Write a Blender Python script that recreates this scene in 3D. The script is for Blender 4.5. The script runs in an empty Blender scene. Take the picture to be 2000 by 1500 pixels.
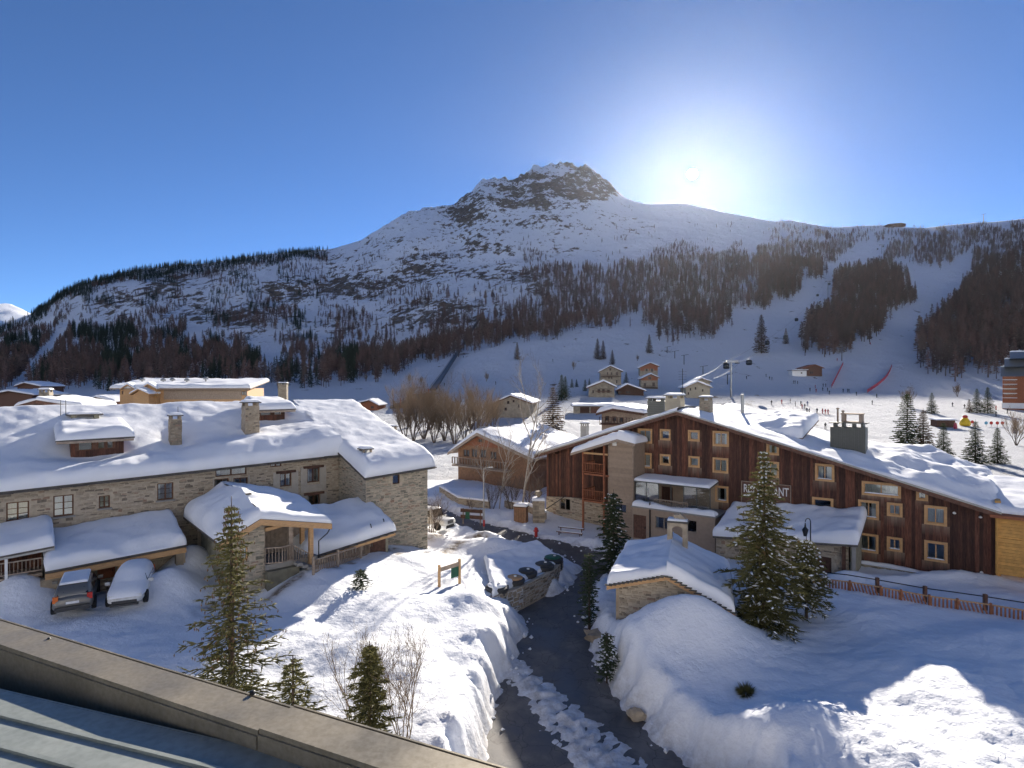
import bpy, bmesh, math, random
import numpy as np
from mathutils import Vector, Matrix, Quaternion
random.seed(7); RNG = np.random.default_rng(11)
sc = bpy.context.scene
COL = sc.collection
F = 1150.0; CZ = 14.0            # focal length in photo pixels, camera height
# ---------------------------------------------------------------- camera
cam_d = bpy.data.cameras.new('camera'); cam = bpy.data.objects.new('camera', cam_d); COL.objects.link(cam)
cam.location = (0, 0, CZ); cam.rotation_euler = (math.radians(90), 0, 0)
cam_d.sensor_width = 36; cam_d.lens = F/2000*36; cam_d.clip_start = 0.1; cam_d.clip_end = 30000
sc.camera = cam
# ---------------------------------------------------------------- sky and sun
SUN = Vector((352, 1150, 410)).normalized()
SUN_EL = math.asin(SUN.z); SUN_AZ = math.atan2(SUN.x, SUN.y)
w = bpy.data.worlds.new('World'); sc.world = w; w.use_nodes = True
wn = w.node_tree; bg = wn.nodes['Background']
sky = wn.nodes.new('ShaderNodeTexSky'); sky.sky_type = 'NISHITA'; sky.sun_disc = False
sky.sun_elevation = SUN_EL; sky.sun_rotation = SUN_AZ
sky.altitude = 3500; sky.air_density = 0.8; sky.dust_density = 0.02; sky.ozone_density = 6.5
wn.links.new(sky.outputs[0], bg.inputs[0]); bg.inputs[1].default_value = 0.08
sl = bpy.data.lights.new('sun', 'SUN'); sl.energy = 5.0; sl.angle = math.radians(0.53); sl.color = (1.0, 0.94, 0.86)
so = bpy.data.objects.new('sun', sl); COL.objects.link(so); so.location = (300, 900, 500)
so.rotation_euler = SUN.to_track_quat('Z', 'Y').to_euler()
sc.view_settings.view_transform = 'Standard'; sc.view_settings.look = 'None'
sc.view_settings.gamma = 1.0; sc.view_settings.use_curve_mapping = False
sc.view_settings.exposure = 1.15
sc.view_settings.use_white_balance = True; sc.view_settings.white_balance_temperature = 6900
sc.cycles.use_denoising = True
sc.cycles.max_bounces = 6; sc.cycles.diffuse_bounces = 4; sc.cycles.glossy_bounces = 2
sc.cycles.transmission_bounces = 3; sc.cycles.transparent_max_bounces = 12; sc.cycles.volume_bounces = 0
sc.cycles.caustics_reflective = False; sc.cycles.caustics_refractive = False
# ---------------------------------------------------------------- helpers
def P(px, py, Y):
    return Vector(((px-1000)/F*Y, Y, CZ-(py-750)/F*Y))
def PZ(px, py, zc):                       # pixel and height relative to camera
    return P(px, py, -zc*F/(py-750))
def sstep(a, b, x):
    t = np.clip((x-a)/(b-a), 0, 1); return t*t*(3-2*t)
_perm = np.random.default_rng(5).permutation(512).astype(np.int64)
def _h(ix, iy):
    return _perm[(_perm[ix & 511] + iy) & 511]
_ga = np.random.default_rng(6).uniform(0, 2*np.pi, 512); _gx = np.cos(_ga); _gy = np.sin(_ga)
def pn(x, y):
    x = np.asarray(x, float); y = np.asarray(y, float)
    xi = np.floor(x).astype(np.int64); yi = np.floor(y).astype(np.int64)
    xf = x-xi; yf = y-yi
    u = xf**3*(xf*(xf*6-15)+10); v = yf**3*(yf*(yf*6-15)+10)
    def g(a, b, dx, dy):
        k = _h(a, b); return _gx[k]*dx+_gy[k]*dy
    n00 = g(xi, yi, xf, yf); n10 = g(xi+1, yi, xf-1, yf)
    n01 = g(xi, yi+1, xf, yf-1); n11 = g(xi+1, yi+1, xf-1, yf-1)
    return ((n00*(1-u)+n10*u)*(1-v)+(n01*(1-u)+n11*u)*v)*1.5
def fbm(x, y, o=4, g=0.5):
    s = 0; a = 1
    for i in range(o):
        s = s+a*pn(x*2**i+17.3*i, y*2**i+9.1*i); a *= g
    return s
def ridged(x, y, o=4, g=0.5):
    s = 0; a = 1
    for i in range(o):
        s = s+a*(1-2*np.abs(pn(x*2**i+31.7*i, y*2**i+5.9*i))); a *= g
    return s/2
# ---------------------------------------------------------------- materials
MATS = {}
def nmat(name):
    m = bpy.data.materials.new(name); m.use_nodes = True; MATS[name] = m
    nt = m.node_tree; return m, nt, nt.nodes['Principled BSDF']
def N(nt, t, **kw):
    n = nt.nodes.new('ShaderNode'+t)
    for k, v in kw.items():
        if k.startswith('i_'): n.inputs[k[2:].replace('_', ' ')].default_value = v
        else: setattr(n, k, v)
    return n
def ramp(nt, src, stops):
    r = N(nt, 'ValToRGB'); el = r.color_ramp.elements
    while len(el) < len(stops): el.new(0.5)
    for e, (p, c) in zip(el, stops):
        e.position = p; e.color = tuple(c)+((1,) if len(c) == 3 else ())
    nt.links.new(src, r.inputs[0]); return r.outputs[0]
def mixc(nt, fac, a, b, mode='MIX'):
    m = N(nt, 'Mix', data_type='RGBA', blend_type=mode)
    for s, v in ((m.inputs[0], fac), (m.inputs[6], a), (m.inputs[7], b)):
        if hasattr(v, 'links') or isinstance(v, bpy.types.NodeSocket): nt.links.new(v, s)
        elif isinstance(v, (int, float)): s.default_value = v
        else: s.default_value = tuple(v)+((1,) if len(v) == 3 else ())
    return m.outputs[2]
def coords(nt, kind='Object', scale=(1, 1, 1)):
    tc = N(nt, 'TexCoord'); mp = N(nt, 'Mapping'); mp.inputs['Scale'].default_value = scale
    nt.links.new(tc.outputs[kind], mp.inputs[0]); return mp.outputs[0]
def noise(nt, vec, scale, detail=4, rough=0.55):
    n = N(nt, 'TexNoise'); n.inputs['Scale'].default_value = scale; n.inputs['Detail'].default_value = detail
    n.inputs['Roughness'].default_value = rough; nt.links.new(vec, n.inputs['Vector']); return n.outputs[0]
def bump(nt, b, h, strength, dist):
    n = N(nt, 'Bump'); n.inputs['Strength'].default_value = strength; n.inputs['Distance'].default_value = dist
    nt.links.new(h, n.inputs['Height']); nt.links.new(n.outputs[0], b.inputs['Normal']); return n
def simple(name, col, rough=0.7, var=0.25, scale=6, bumpd=0.0, metal=0, spec=0.4, stretch=(1, 1, 1), rnd=0.0):
    m, nt, b = nmat(name)
    v = coords(nt, 'Object', stretch); f = noise(nt, v, scale, 5)
    c0 = tuple(max(0, c*(1-var)) for c in col); c1 = tuple(min(1, c*(1+var)) for c in col)
    c = ramp(nt, f, [(0.25, c0), (0.75, c1)])
    if rnd:
        oi = N(nt, 'ObjectInfo'); r = ramp(nt, oi.outputs['Random'], [(0, (1-rnd,)*3), (1, (1+rnd*0.4,)*3)])
        c = mixc(nt, 1.0, c, r, 'MULTIPLY')
    nt.links.new(c, b.inputs['Base Color'])
    b.inputs['Roughness'].default_value = rough; b.inputs['Metallic'].default_value = metal
    b.inputs['Specular IOR Level'].default_value = spec
    if bumpd: bump(nt, b, f, 0.6, bumpd)
    return m
def snow_mat(name, fine=9.0, bd=0.02, tint=(0.86, 0.88, 0.91), dirt=False):
    m, nt, b = nmat(name)
    v = coords(nt, 'Object'); f1 = noise(nt, v, fine, 5, 0.6); f2 = noise(nt, v, 0.7, 4)
    c = ramp(nt, f2, [(0.3, tuple(t*0.95 for t in tint)), (0.7, tint)])
    if dirt:
        at = N(nt, 'Attribute', attribute_name='dirt')
        mu = N(nt, 'Math', operation='MULTIPLY'); nt.links.new(at.outputs['Fac'], mu.inputs[0])
        sp = ramp(nt, noise(nt, v, 2.2, 8, 0.7), [(0.35, (0.25,)*3), (0.62, (1,)*3)])
        nt.links.new(sp, mu.inputs[1])
        c = mixc(nt, mu.outputs[0], c, (0.21, 0.165, 0.12))
    nt.links.new(c, b.inputs['Base Color'])
    b.inputs['Roughness'].default_value = 0.75; b.inputs['Specular IOR Level'].default_value = 0.25
    bump(nt, b, f1, 0.7, bd); return m
snow_mat('snow', 3.0, 0.03); snow_mat('snow_ground', 4.0, 0.08, dirt=True)
# ---------------------------------------------------------------- mesh building
class MB:
    def __init__(s): s.v = []; s.f = []
    def add(s, vs, fs):
        o = len(s.v); s.v += [tuple(a) for a in vs]; s.f += [tuple(i+o for i in f) for f in fs]
    def box(s, c, h, ax=None):            # centre, half sizes, axes
        a = ax or (Vector((1, 0, 0)), Vector((0, 1, 0)), Vector((0, 0, 1)))
        c = Vector(c); vs = []
        for i in (-1, 1):
            for j in (-1, 1):
                for k in (-1, 1): vs.append(c+a[0]*h[0]*i+a[1]*h[1]*j+a[2]*h[2]*k)
        fs = [(0, 1, 3, 2), (4, 6, 7, 5), (0, 4, 5, 1), (2, 3, 7, 6), (0, 2, 6, 4), (1, 5, 7, 3)]
        if a[0].cross(a[1]).dot(a[2]) < 0: fs = [f[::-1] for f in fs]
        s.add(vs, fs); return s
    def bar(s, p, q, w, h, up=Vector((0, 0, 1))):    # rectangular beam p..q
        p = Vector(p); q = Vector(q); d = q-p; L = d.length
        if L < 1e-6: return s
        d /= L; u = up-d*up.dot(d)
        if u.length < 1e-4: u = Vector((1, 0, 0))-d*d.x
        u.normalize(); return s.box((p+q)/2, (L/2, w/2, h/2), (d, u.cross(d), u))
    def prism(s, poly, ex):               # planar polygon extruded by vector
        n = len(poly); ex = Vector(ex); poly = [Vector(p) for p in poly]
        vs = poly+[p+ex for p in poly]
        nr = sum(((poly[i]-poly[0]).cross(poly[(i+1) % n]-poly[0]) for i in range(1, n-1)), Vector())
        fs = [tuple(range(n))[::-1], tuple(range(n, 2*n))]+[(i, (i+1) % n, (i+1) % n+n, i+n) for i in range(n)]
        if nr.dot(ex) < 0: fs = [f[::-1] for f in fs]
        s.add(vs, fs); return s
    def tube(s, pts, rad, n=6, cap=True):
        pts = [Vector(p) for p in pts]; o = len(s.v)
        if not hasattr(rad, '__len__'): rad = [rad]*len(pts)
        d0 = (pts[1]-pts[0]).normalized()
        u = d0.orthogonal().normalized()
        for i, p in enumerate(pts):
            d = (pts[min(i+1, len(pts)-1)]-pts[max(i-1, 0)]).normalized()
            u = (u-d*u.dot(d)).normalized(); w_ = d.cross(u)
            for k in range(n):
                a = 2*math.pi*k/n; s.v.append(tuple(p+(u*math.cos(a)+w_*math.sin(a))*rad[i]))
        for i in range(len(pts)-1):
            for k in range(n):
                a = o+i*n+k; b = o+i*n+(k+1) % n; s.f.append((a, b, b+n, a+n))
        if cap:
            s.f.append(tuple(range(o, o+n))[::-1]); e = o+(len(pts)-1)*n; s.f.append(tuple(range(e, e+n)))
        return s
    def lathe(s, c, prof, n=16, ax=None):  # profile list (r, z)
        a = ax or (Vector((1, 0, 0)), Vector((0, 1, 0)), Vector((0, 0, 1))); c = Vector(c); o = len(s.v)
        for r, z in prof:
            for k in range(n):
                t = 2*math.pi*k/n; s.v.append(tuple(c+a[0]*r*math.cos(t)+a[1]*r*math.sin(t)+a[2]*z))
        for i in range(len(prof)-1):
            for k in range(n):
                p = o+i*n+k; q = o+i*n+(k+1) % n; s.f.append((p, q, q+n, p+n))
        s.f.append(tuple(range(o, o+n))[::-1]); e = o+(len(prof)-1)*n; s.f.append(tuple(range(e, e+n)))
        return s
    def mesh(s, name, mat, smooth=False):
        me = bpy.data.meshes.new(name); me.from_pydata(s.v, [], s.f)
        if mat: me.materials.append(MATS[mat] if isinstance(mat, str) else mat)
        if smooth: me.polygons.foreach_set('use_smooth', [True]*len(me.polygons))
        me.update(); return me
    def build(s, name, mat, parent=None, smooth=False):
        return link(name, s.mesh(name, mat, smooth), parent)
def link(name, me, parent=None, loc=None, rotz=0, scale=1):
    o = bpy.data.objects.new(name, me); COL.objects.link(o)
    if parent: o.parent = parent
    if loc is not None:
        o.location = loc; o.rotation_euler = (0, 0, rotz)
        o.scale = (scale,)*3 if not hasattr(scale, '__len__') else scale
    return o
def tag(o, label, cat, group=None):
    o['label'] = label; o['category'] = cat
    if group: o['group'] = group
    return o
def thing(name, label, cat, group=None, loc=None, rotz=0):
    o = link(name, None, None, loc, rotz); o.empty_display_size = 0.3; return tag(o, label, cat, group)
def struct(o): o['kind'] = 'structure'; return o
def stuff(o): o['kind'] = 'stuff'; return o
def np_mesh(name, V, Fq, mat, smooth=True, attrs=None):
    me = bpy.data.meshes.new(name); V = np.asarray(V, np.float32); Fq = np.asarray(Fq, np.int32)
    me.vertices.add(len(V)); me.vertices.foreach_set('co', V.ravel())
    k = Fq.shape[1]; me.loops.add(Fq.size); me.loops.foreach_set('vertex_index', Fq.ravel())
    me.polygons.add(len(Fq)); me.polygons.foreach_set('loop_start', np.arange(0, Fq.size, k, dtype=np.int32))
    me.polygons.foreach_set('loop_total', np.full(len(Fq), k, np.int32))
    me.polygons.foreach_set('use_smooth', np.full(len(Fq), smooth))
    for an, av in (attrs or {}).items():
        a = me.attributes.new(an, 'FLOAT', 'POINT'); a.data.foreach_set('value', np.asarray(av, np.float32).ravel())
    me.materials.append(MATS[mat]); me.update(calc_edges=True); return me
def grid_faces(nr, nc):
    i = np.arange(nr-1)[:, None]*nc+np.arange(nc-1)[None, :]
    return np.stack([i, i+1, i+nc+1, i+nc], -1).reshape(-1, 4)
# ---------------------------------------------------------------- near ground
# control points: photo pixel and height relative to the camera
GC = [(150,1215,-11.6),(260,1195,-11.6),(40,1150,-11.5),(600,1128,-11.1),(680,1102,-11.5),(480,1180,-12.0),(750,1082,-11.9),(100,1330,-12.2),
 (300,1230,-11.9),(600,1200,-12.0),(700,1250,-12.2),(850,1150,-12.5),(900,1250,-12.8),(800,1400,-13.0),(600,1350,-12.6),(300,1400,-12.4),
 (1000,1110,-13.5),(1150,1490,-15.0),(1050,1300,-14.7),(1080,1200,-14.5),(1130,1110,-14.4),(1000,1045,-13.8),(880,1005,-13.1),
 (1100,1040,-14.0),(1300,1060,-13.9),(1690,1130,-13.4),(1900,1180,-12.8),(1700,1200,-12.8),(1950,1250,-12.4),(1500,1300,-12.9),(1600,1450,-12.9),(1850,1330,-12.3),(1600,1210,-13.1),
 (1300,1250,-13.4),(1700,1400,-12.5),(1950,1490,-12.4),(1400,1450,-13.5),(1250,1180,-13.3),(900,945,-12.6),(1000,930,-12.8),(700,900,-12.4)]
_cp = np.array([tuple(PZ(*g)) for g in GC])
_cp = np.vstack([_cp, [(-60,30,2.2),(-60,60,2),(60,20,1.4),(60,45,1.2),(40,75,1),(0,80,1.2),(-50,80,1.5),(0,10,-.9),(-20,12,1.2),(25,10,1.2)]])
def base_z(X, Y):
    sh = np.shape(X); X = np.ravel(X).astype(float); Y = np.ravel(Y).astype(float)
    num = np.zeros_like(X); den = np.zeros_like(X)
    for cx, cy, cz in _cp:
        w_ = 1/((X-cx)**2+(Y-cy)**2+2.5)**1.6; num += w_*cz; den += w_
    return (num/den).reshape(sh)
_ry = [0, 20, 31, 38, 47, 55, 61, 75]; _rz = [-1.6, -1.2, -.95, -.75, -.6, 0.05, .6, 1.0]
def road_z(Y): return np.interp(Y, _ry, _rz)
def px_road(px, py):
    Y = 40.0
    for _ in range(40): Y = 0.5*Y+0.5*(CZ-float(road_z(Y)))*F/(py-750)
    return ((px-1000)/F*Y, Y)
ROADP = [(930,1600),(957,1454),(969,1394),(985,1337),(1008,1305),(1018,1250),(1035,1229),(1012,1199),(1040,1169),(1092,1160),(1128,1133),
 (1140,1108),(1100,1087),(1050,1073),(1000,1062),(970,1053),(940,1040),(905,1034),(850,1024),(820,1005),(835,985),(862,994),(896,1010),(948,1024),
 (1000,1036),(1050,1051),(1100,1061),(1170,1077),(1270,1096),(1275,1128),(1165,1134),(1138,1184),(1149,1256),(1173,1316),(1200,1358),(1248,1412),(1305,1466),(1350,1500),(1480,1600)]
RP = np.array([px_road(*p) for p in ROADP])
def poly_sd(X, Y, poly):                  # signed distance, negative inside
    d = np.full(np.shape(X), 1e9); ins = np.zeros(np.shape(X), bool); n = len(poly)
    for i in range(n):
        a = poly[i]; b = poly[(i+1) % n]; e = b-a
        t = np.clip(((X-a[0])*e[0]+(Y-a[1])*e[1])/(e@e), 0, 1)
        d = np.minimum(d, np.hypot(X-a[0]-t*e[0], Y-a[1]-t*e[1]))
        c = (a[1] > Y) != (b[1] > Y)
        xi = a[0]+(Y-a[1])/np.where(abs(b[1]-a[1]) < 1e-9, 1e-9, b[1]-a[1])*e[0]
        ins ^= c & (X < xi)
    return np.where(ins, -d, d)
def seg_d(X, Y, pts):
    d = np.full(np.shape(X), 1e9)
    for a, b in zip(pts[:-1], pts[1:]):
        a = np.array(a[:2]); b = np.array(b[:2]); e = b-a
        t = np.clip(((X-a[0])*e[0]+(Y-a[1])*e[1])/(e@e), 0, 1)
        d = np.minimum(d, np.hypot(X-a[0]-t*e[0], Y-a[1]-t*e[1]))
    return d
def gpt(px, py, zc): p = PZ(px, py, zc); return (p.x, p.y)
SLUSH = [px_road(*p) for p in [(985,1290),(1045,1345),(1100,1400),(1150,1450),(1215,1530)]]
LANE = [gpt(440,1190,-12), gpt(560,1150,-12), gpt(700,1112,-12.2), gpt(830,1075,-12.6), gpt(930,1050,-13.2)]
BUMPS = []                                 # (x, y, radius x, radius y, height)
def bump_at(px, py, zc, rx, ry, h): p = gpt(px, py, zc); BUMPS.append((p[0], p[1], rx, ry, h))
bump_at(40,1180,-11.5,2.4,1.7,1.7); bump_at(330,1160,-11.7,1.6,1.6,1.3); bump_at(370,1120,-11.7,1.5,2.0,1.7)
bump_at(860,1063,-13,4.2,1.3,0.75); bump_at(940,1045,-13.3,1.5,.9,0.7); bump_at(700,1095,-12.2,5,1.1,.5)
bump_at(800,1200,-12.6,4,3,.6); bump_at(930,1190,-12.8,1.5,1.6,1.0); bump_at(950,1230,-12.8,1.2,1.2,.5); bump_at(620,1300,-12.4,5,3,.4)
bump_at(1000,1085,-13.5,3.2,2.4,1.1); BUMPS.append((8.9,29.9,3.2,1.9,2.3)); bump_at(1280,1300,-13.9,3,3.5,.5); bump_at(1050,1010,-13.6,6,2,.7)
bump_at(610,1122,-11.4,1.6,1.3,.45); bump_at(660,1106,-11.6,1.8,1.3,.45); bump_at(710,1092,-11.8,1.8,1.3,.45); bump_at(1800,1140,-13.3,6,1.0,.75); bump_at(1650,1135,-13.3,1.2,.8,.5); bump_at(930,965,-12.6,5,3,.6); bump_at(1560,1420,-13.2,1.6,1.2,.3); bump_at(1500,1470,-14,2,1.5,.6)
_r2 = np.random.default_rng(3)
PRINTS = []
for k in range(11):
    a = np.array(gpt(1585+k*8, 1340+k*14, -12.7))
    for j in range(9): PRINTS.append((a[0]+j*.55+_r2.normal(0, .12), a[1]-j*.12+_r2.normal(0, .18)+(k % 2)*.1))
for k in range(60):
    PRINTS.append(tuple(np.array(gpt(_r2.uniform(1640, 1990), _r2.uniform(1390, 1500), -12.6))))
def ground_z(X, Y, fine=True):
    X = np.asarray(X, float); Y = np.asarray(Y, float)
    z = base_z(X, Y)
    for bx, by, rx, ry, h in BUMPS:
        z = z+h*np.exp(-(((X-bx)/rx)**2+((Y-by)/ry)**2))
    z = z+0.22*fbm(X*.18, Y*.18, 3)
    sd = poly_sd(X, Y, RP)+0.35*fbm(X*.9+3, Y*.9, 3)
    rz = road_z(Y)
    if fine:
        lump = np.clip(ridged(X*.75, Y*.75, 4, .6), -.2, 1.2)
        z = z+np.exp(-(np.maximum(sd, 0)/1.6)**2)*(0.42*lump+.12)
        z = z+0.05*fbm(X*1.7, Y*1.7, 3)+.018*fbm(X*6, Y*6, 2)
        for x, y in PRINTS:
            m = (np.abs(X-x) < .8) & (np.abs(Y-y) < .8)
            if m.any(): z[m] = z[m]-.10*np.exp(-(((X[m]-x)/.2)**2+((Y[m]-y)/.16)**2))+.05*np.exp(-(((X[m]-x)/.38)**2+((Y[m]-y)/.32)**2))
    t = sstep(-0.15, 1.25, sd)
    z = (rz-0.10)*(1-t)+np.maximum(z, rz+.12)*t
    ds = seg_d(X, Y, SLUSH)
    wv = .85+.5*sstep(30, 24, Y)
    sl_ = np.exp(-(ds/wv)**2)*(0.15+.2*np.clip(fbm(X*2.2, Y*2.2, 3)+.25, -.3, 1))
    z = np.where(sd < .6, np.maximum(z, rz-.1+sl_*1.15), z)
    dl = seg_d(X, Y, LANE)
    z = z-0.3*np.exp(-(dl/1.3)**2)
    return z
def gz(x, y): return float(ground_z(np.array([x]), np.array([y]), False)[0])
xs = np.concatenate([np.linspace(-95, -46, 35), np.arange(-45.6, 45.6, .2), np.linspace(46, 95, 35)])
ys = np.concatenate([np.linspace(-30, 13, 26), np.arange(13.4, 62, .2), np.arange(62, 78, .5)])
GX, GY = np.meshgrid(xs, ys); GZ = ground_z(GX, GY)
dl = seg_d(GX, GY, LANE); sdr = poly_sd(GX, GY, RP)
dirt = 1.3*np.exp(-((dl-.9)/.45)**2)*sstep(.1, -.2, fbm(GX*.5, GY*.5, 2)-.1)+.55*np.exp(-(np.maximum(sdr, 0)/.55)**2)
g = np_mesh('snow_ground', np.stack([GX, GY, GZ], -1).reshape(-1, 3), grid_faces(len(ys), len(xs)), 'snow_ground', True, {'dirt': dirt})
struct(link('snow_ground', g))
# asphalt road sheet
m, nt, b = nmat('asphalt')
v = coords(nt, 'Object'); n1 = noise(nt, v, .5, 6, .65); n2 = noise(nt, v, 30, 3)
c = ramp(nt, n1, [(.32, (.045, .044, .045)), (.48, (.10, .093, .088)), (.62, (.19, .175, .16))])
vo = N(nt, 'TexVoronoi', feature='DISTANCE_TO_EDGE'); vo.inputs['Scale'].default_value = .8
wv_ = N(nt, 'VectorMath', operation='ADD'); nz = N(nt, 'TexNoise'); nz.inputs['Scale'].default_value = 1.3; nz.inputs['Detail'].default_value = 5
nt.links.new(v, nz.inputs['Vector']); nt.links.new(v, wv_.inputs[0]); nt.links.new(nz.outputs[1], wv_.inputs[1]); nt.links.new(wv_.outputs[0], vo.inputs['Vector'])
cr = ramp(nt, vo.outputs[0], [(0.0, (.5,)*3), (.022, (1,)*3)])
c = mixc(nt, 1, c, cr, 'MULTIPLY'); nt.links.new(c, b.inputs['Base Color'])
r = ramp(nt, n1, [(.35, (.3,)*3), (.6, (.85,)*3)]); nt.links.new(r, b.inputs['Roughness']); bump(nt, b, n2, .4, .01)
rx = np.arange(-12, 20, .5); ry = np.arange(14, 76, .5); RX, RY = np.meshgrid(rx, ry)
struct(link('road', np_mesh('road', np.stack([RX, RY, road_z(RY)+.02*pn(RX*.3, RY*.3)], -1).reshape(-1, 3), grid_faces(len(ry), len(rx)), 'asphalt')))
# ---------------------------------------------------------------- valley and mountain
COLS = {-700:[(330,772),(600,740),(900,700),(1100,660)], 0:[(330,764),(600,722),(900,672),(1150,640)], 80:[(330,763),(600,716),(900,655),(1170,603)],
 120:[(330,762),(600,714),(900,648),(1180,572)], 176:[(330,762),(600,712),(900,640),(1200,549)], 280:[(330,761),(620,702),(950,612),(1300,525)],
 400:[(330,760),(640,694),(1000,605),(1330,516)], 480:[(330,759),(650,690),(1000,600),(1350,501)], 576:[(340,758),(650,690),(1050,592),(1400,491)],
 640:[(350,754),(650,690),(1100,580),(1450,487)], 700:[(350,750),(650,690),(1100,570),(1480,470)], 760:[(350,747),(650,685),(1130,552),(1520,436)],
 800:[(350,745),(650,680),(1150,540),(1550,413)], 890:[(350,735),(650,662),(1150,520),(1600,400)], 940:[(345,733),(640,650),(1130,515),(1620,354)],
 1010:[(340,730),(620,640),(1100,508),(1650,350)], 1045:[(335,728),(610,632),(1100,503),(1650,326)], 1110:[(330,725),(600,622),(1100,497),(1650,320)],
 1150:[(325,725),(600,618),(1080,494),(1640,331)], 1185:[(325,725),(600,614),(1070,492),(1620,355)], 1225:[(320,727),(600,610),(1050,490),(1590,390)],
 1260:[(318,730),(590,610),(1030,488),(1565,399)], 1340:[(310,738),(580,610),(1000,490),(1505,398)], 1422:[(305,744),(570,612),(980,494),(1450,416)],
 1510:[(300,750),(560,618),(950,503),(1390,433)], 1545:[(297,752),(560,618),(940,508),(1370,431)], 1625:[(290,758),(555,622),(900,520),(1330,445)],
 1720:[(280,766),(540,632),(860,535),(1300,440)], 1807:[(275,772),(530,645),(820,545),(1240,446)], 1850:[(270,776),(520,650),(800,550),(1200,440)],
 1930:[(265,780),(500,652),(780,555),(1170,434)], 2000:[(260,783),(480,655),(760,560),(1150,428)], 2700:[(250,785),(450,660),(700,560),(1000,420)]}
_ck = sorted(COLS)
def _ci(j, i): return np.array([COLS[k][j][i] for k in _ck], float)
def col_prof(px):
    out = []
    for j in range(4):
        Yj = np.interp(px, _ck, _ci(j, 0)); pj = np.interp(px, _ck, _ci(j, 1))
        out.append((Yj, -(pj-750)/F*Yj))
    return out
def far_base(px, Y):                       # height above camera
    pr = col_prof(px); X = (px-1000)/F*Y
    z = np.full(np.shape(Y), -13.0)
    knots = [(np.full(np.shape(Y), 140.0), np.full(np.shape(Y), -12.9))]+pr
    for (Ya, za), (Yb, zb) in zip(knots[:-1], knots[1:]):
        t = np.clip((Y-Ya)/(Yb-Ya), 0, 1); z = np.where(Y >= Ya, za+(zb-za)*t, z)
    Yr, zr = pr[3]; z = np.where(Y > Yr, zr-(Y-Yr)*.10, z)
    return z
def zones(px, py):
    def g(cx, cy, rx, ry): return np.exp(-(((px-cx)/rx)**2+((py-cy)/ry)**2)**2)
    rock = 0.95*g(900, 390, 180, 55)+.6*g(860, 560, 260, 110)+.55*g(330, 570, 300, 60)+.35*g(1130, 450, 150, 60)+.8*g(1090, 328, 120, 20)+.5*g(1080, 345, 160, 55)+.35*g(560, 620, 200, 50)
    cliff = g(1145, 368, 82, 28)
    return rock, cliff
def far_z(px, Y, detail=True):
    b = far_base(px, Y); X = (px-1000)/F*Y; py = 750-b/Y*F
    Yr, zr = col_prof(px)[3]
    hgt = sstep(10, 120, b)
    rock, cliff = zones(px, py)
    pist = sstep(1000, 1150, px)*sstep(480, 520, py)
    amp = hgt*(1-.8*pist)*(1-.75*sstep(1260, 1420, px))
    edge = np.clip((Yr-Y)/250, 0, 1)*.75+.25
    z = b+amp*edge*(9*fbm(X/140, Y/170, 4)+4*rock*ridged(X/50, b/38+Y/160, 4))
    z = z+hgt*rock*(5.0*np.abs(fbm(X/22, b/16, 3)))*np.where(Y > Yr-260, 1, .6)
    z = z+cliff*8*ridged(X/30, b/30, 3)
    pk = np.exp(-(((px-1050)/170)**2)**2)*sstep(Yr*.80, Yr*.99, Y)
    z = z+pk*(17*ridged(X/34, Y/120, 4, .6)-6)+np.exp(-(((px-850)/140)**2)**2)*sstep(Yr*.85, Yr, Y)*(6*ridged(X/25, Y/90, 3)-3)
    z = z+1.2*sstep(-12, 20, b)*fbm(X/35, Y/45, 3)
    return z, rock, cliff, py
NC, NR = 980, 330
pxs = np.linspace(-620, 2620, NC); tt = np.linspace(0, 1, NR)
PX, TT = np.meshgrid(pxs, tt); YR = col_prof(PX)[3][0]
FY = 77.0*(YR/77.0)**TT
for k, dy in enumerate((40, 150, 400, 900)):
    PX = np.vstack([PX, pxs[None]]); FY = np.vstack([FY, (YR[0]+dy)[None]])
fz, frock, fcliff, fpy = far_z(PX, FY); FX = (PX-1000)/F*FY
near = ground_z(FX[:60], FY[:60], False)-CZ-.03
bl = sstep(78, 130, FY[:60]); fz[:60] = near*(1-bl)+fz[:60]*bl
fb_ = fz
patch = .5+.75*fbm(FX/150, fz/70+FX/240, 3)
rockv = np.clip(.08*sstep(60, 160, fz)*(1-sstep(950, 1050, PX))+1.25*np.clip(frock, 0, 1)*np.clip(patch, .15, 1.1)*(1-.8*sstep(1230, 1330, PX)), 0, 1)*sstep(15, 60, fz)
rockv = np.maximum(rockv, .8*sstep(.28, .55, fcliff+.25*fbm(FX/30, fz/20, 3)))
m, nt, b = nmat('mountain')
at = N(nt, 'Attribute', attribute_name='rock'); v = coords(nt, 'Object')
v2 = coords(nt, 'Object', (1.1, .55, 1.25)); n1 = noise(nt, v2, .06, 12, .74); n2 = noise(nt, v, .035, 4)
ad = N(nt, 'Math', operation='MULTIPLY_ADD'); nt.links.new(at.outputs['Fac'], ad.inputs[0]); ad.inputs[1].default_value = .25; nt.links.new(n1, ad.inputs[2])
mk = ramp(nt, ad.outputs[0], [(.62, (0,)*3), (.66, (1,)*3)])
rc = ramp(nt, noise(nt, v2, .11, 8, .7), [(.35, (.07, .058, .05)), (.5, (.15, .12, .095)), (.65, (.25, .195, .145))])
c = mixc(nt, mk, (.84, .87, .92), rc); nt.links.new(c, b.inputs['Base Color']); b.inputs['Roughness'].default_value = .85
b.inputs['Specular IOR Level'].default_value = .2; bump(nt, b, n1, 1.0, 9.0)
mm = np_mesh('mountain', np.stack([FX, FY, fz+CZ], -1).reshape(-1, 3), grid_faces(FX.shape[0], NC), 'mountain', True, {'rock': rockv})
struct(link('mountain', mm))
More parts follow.
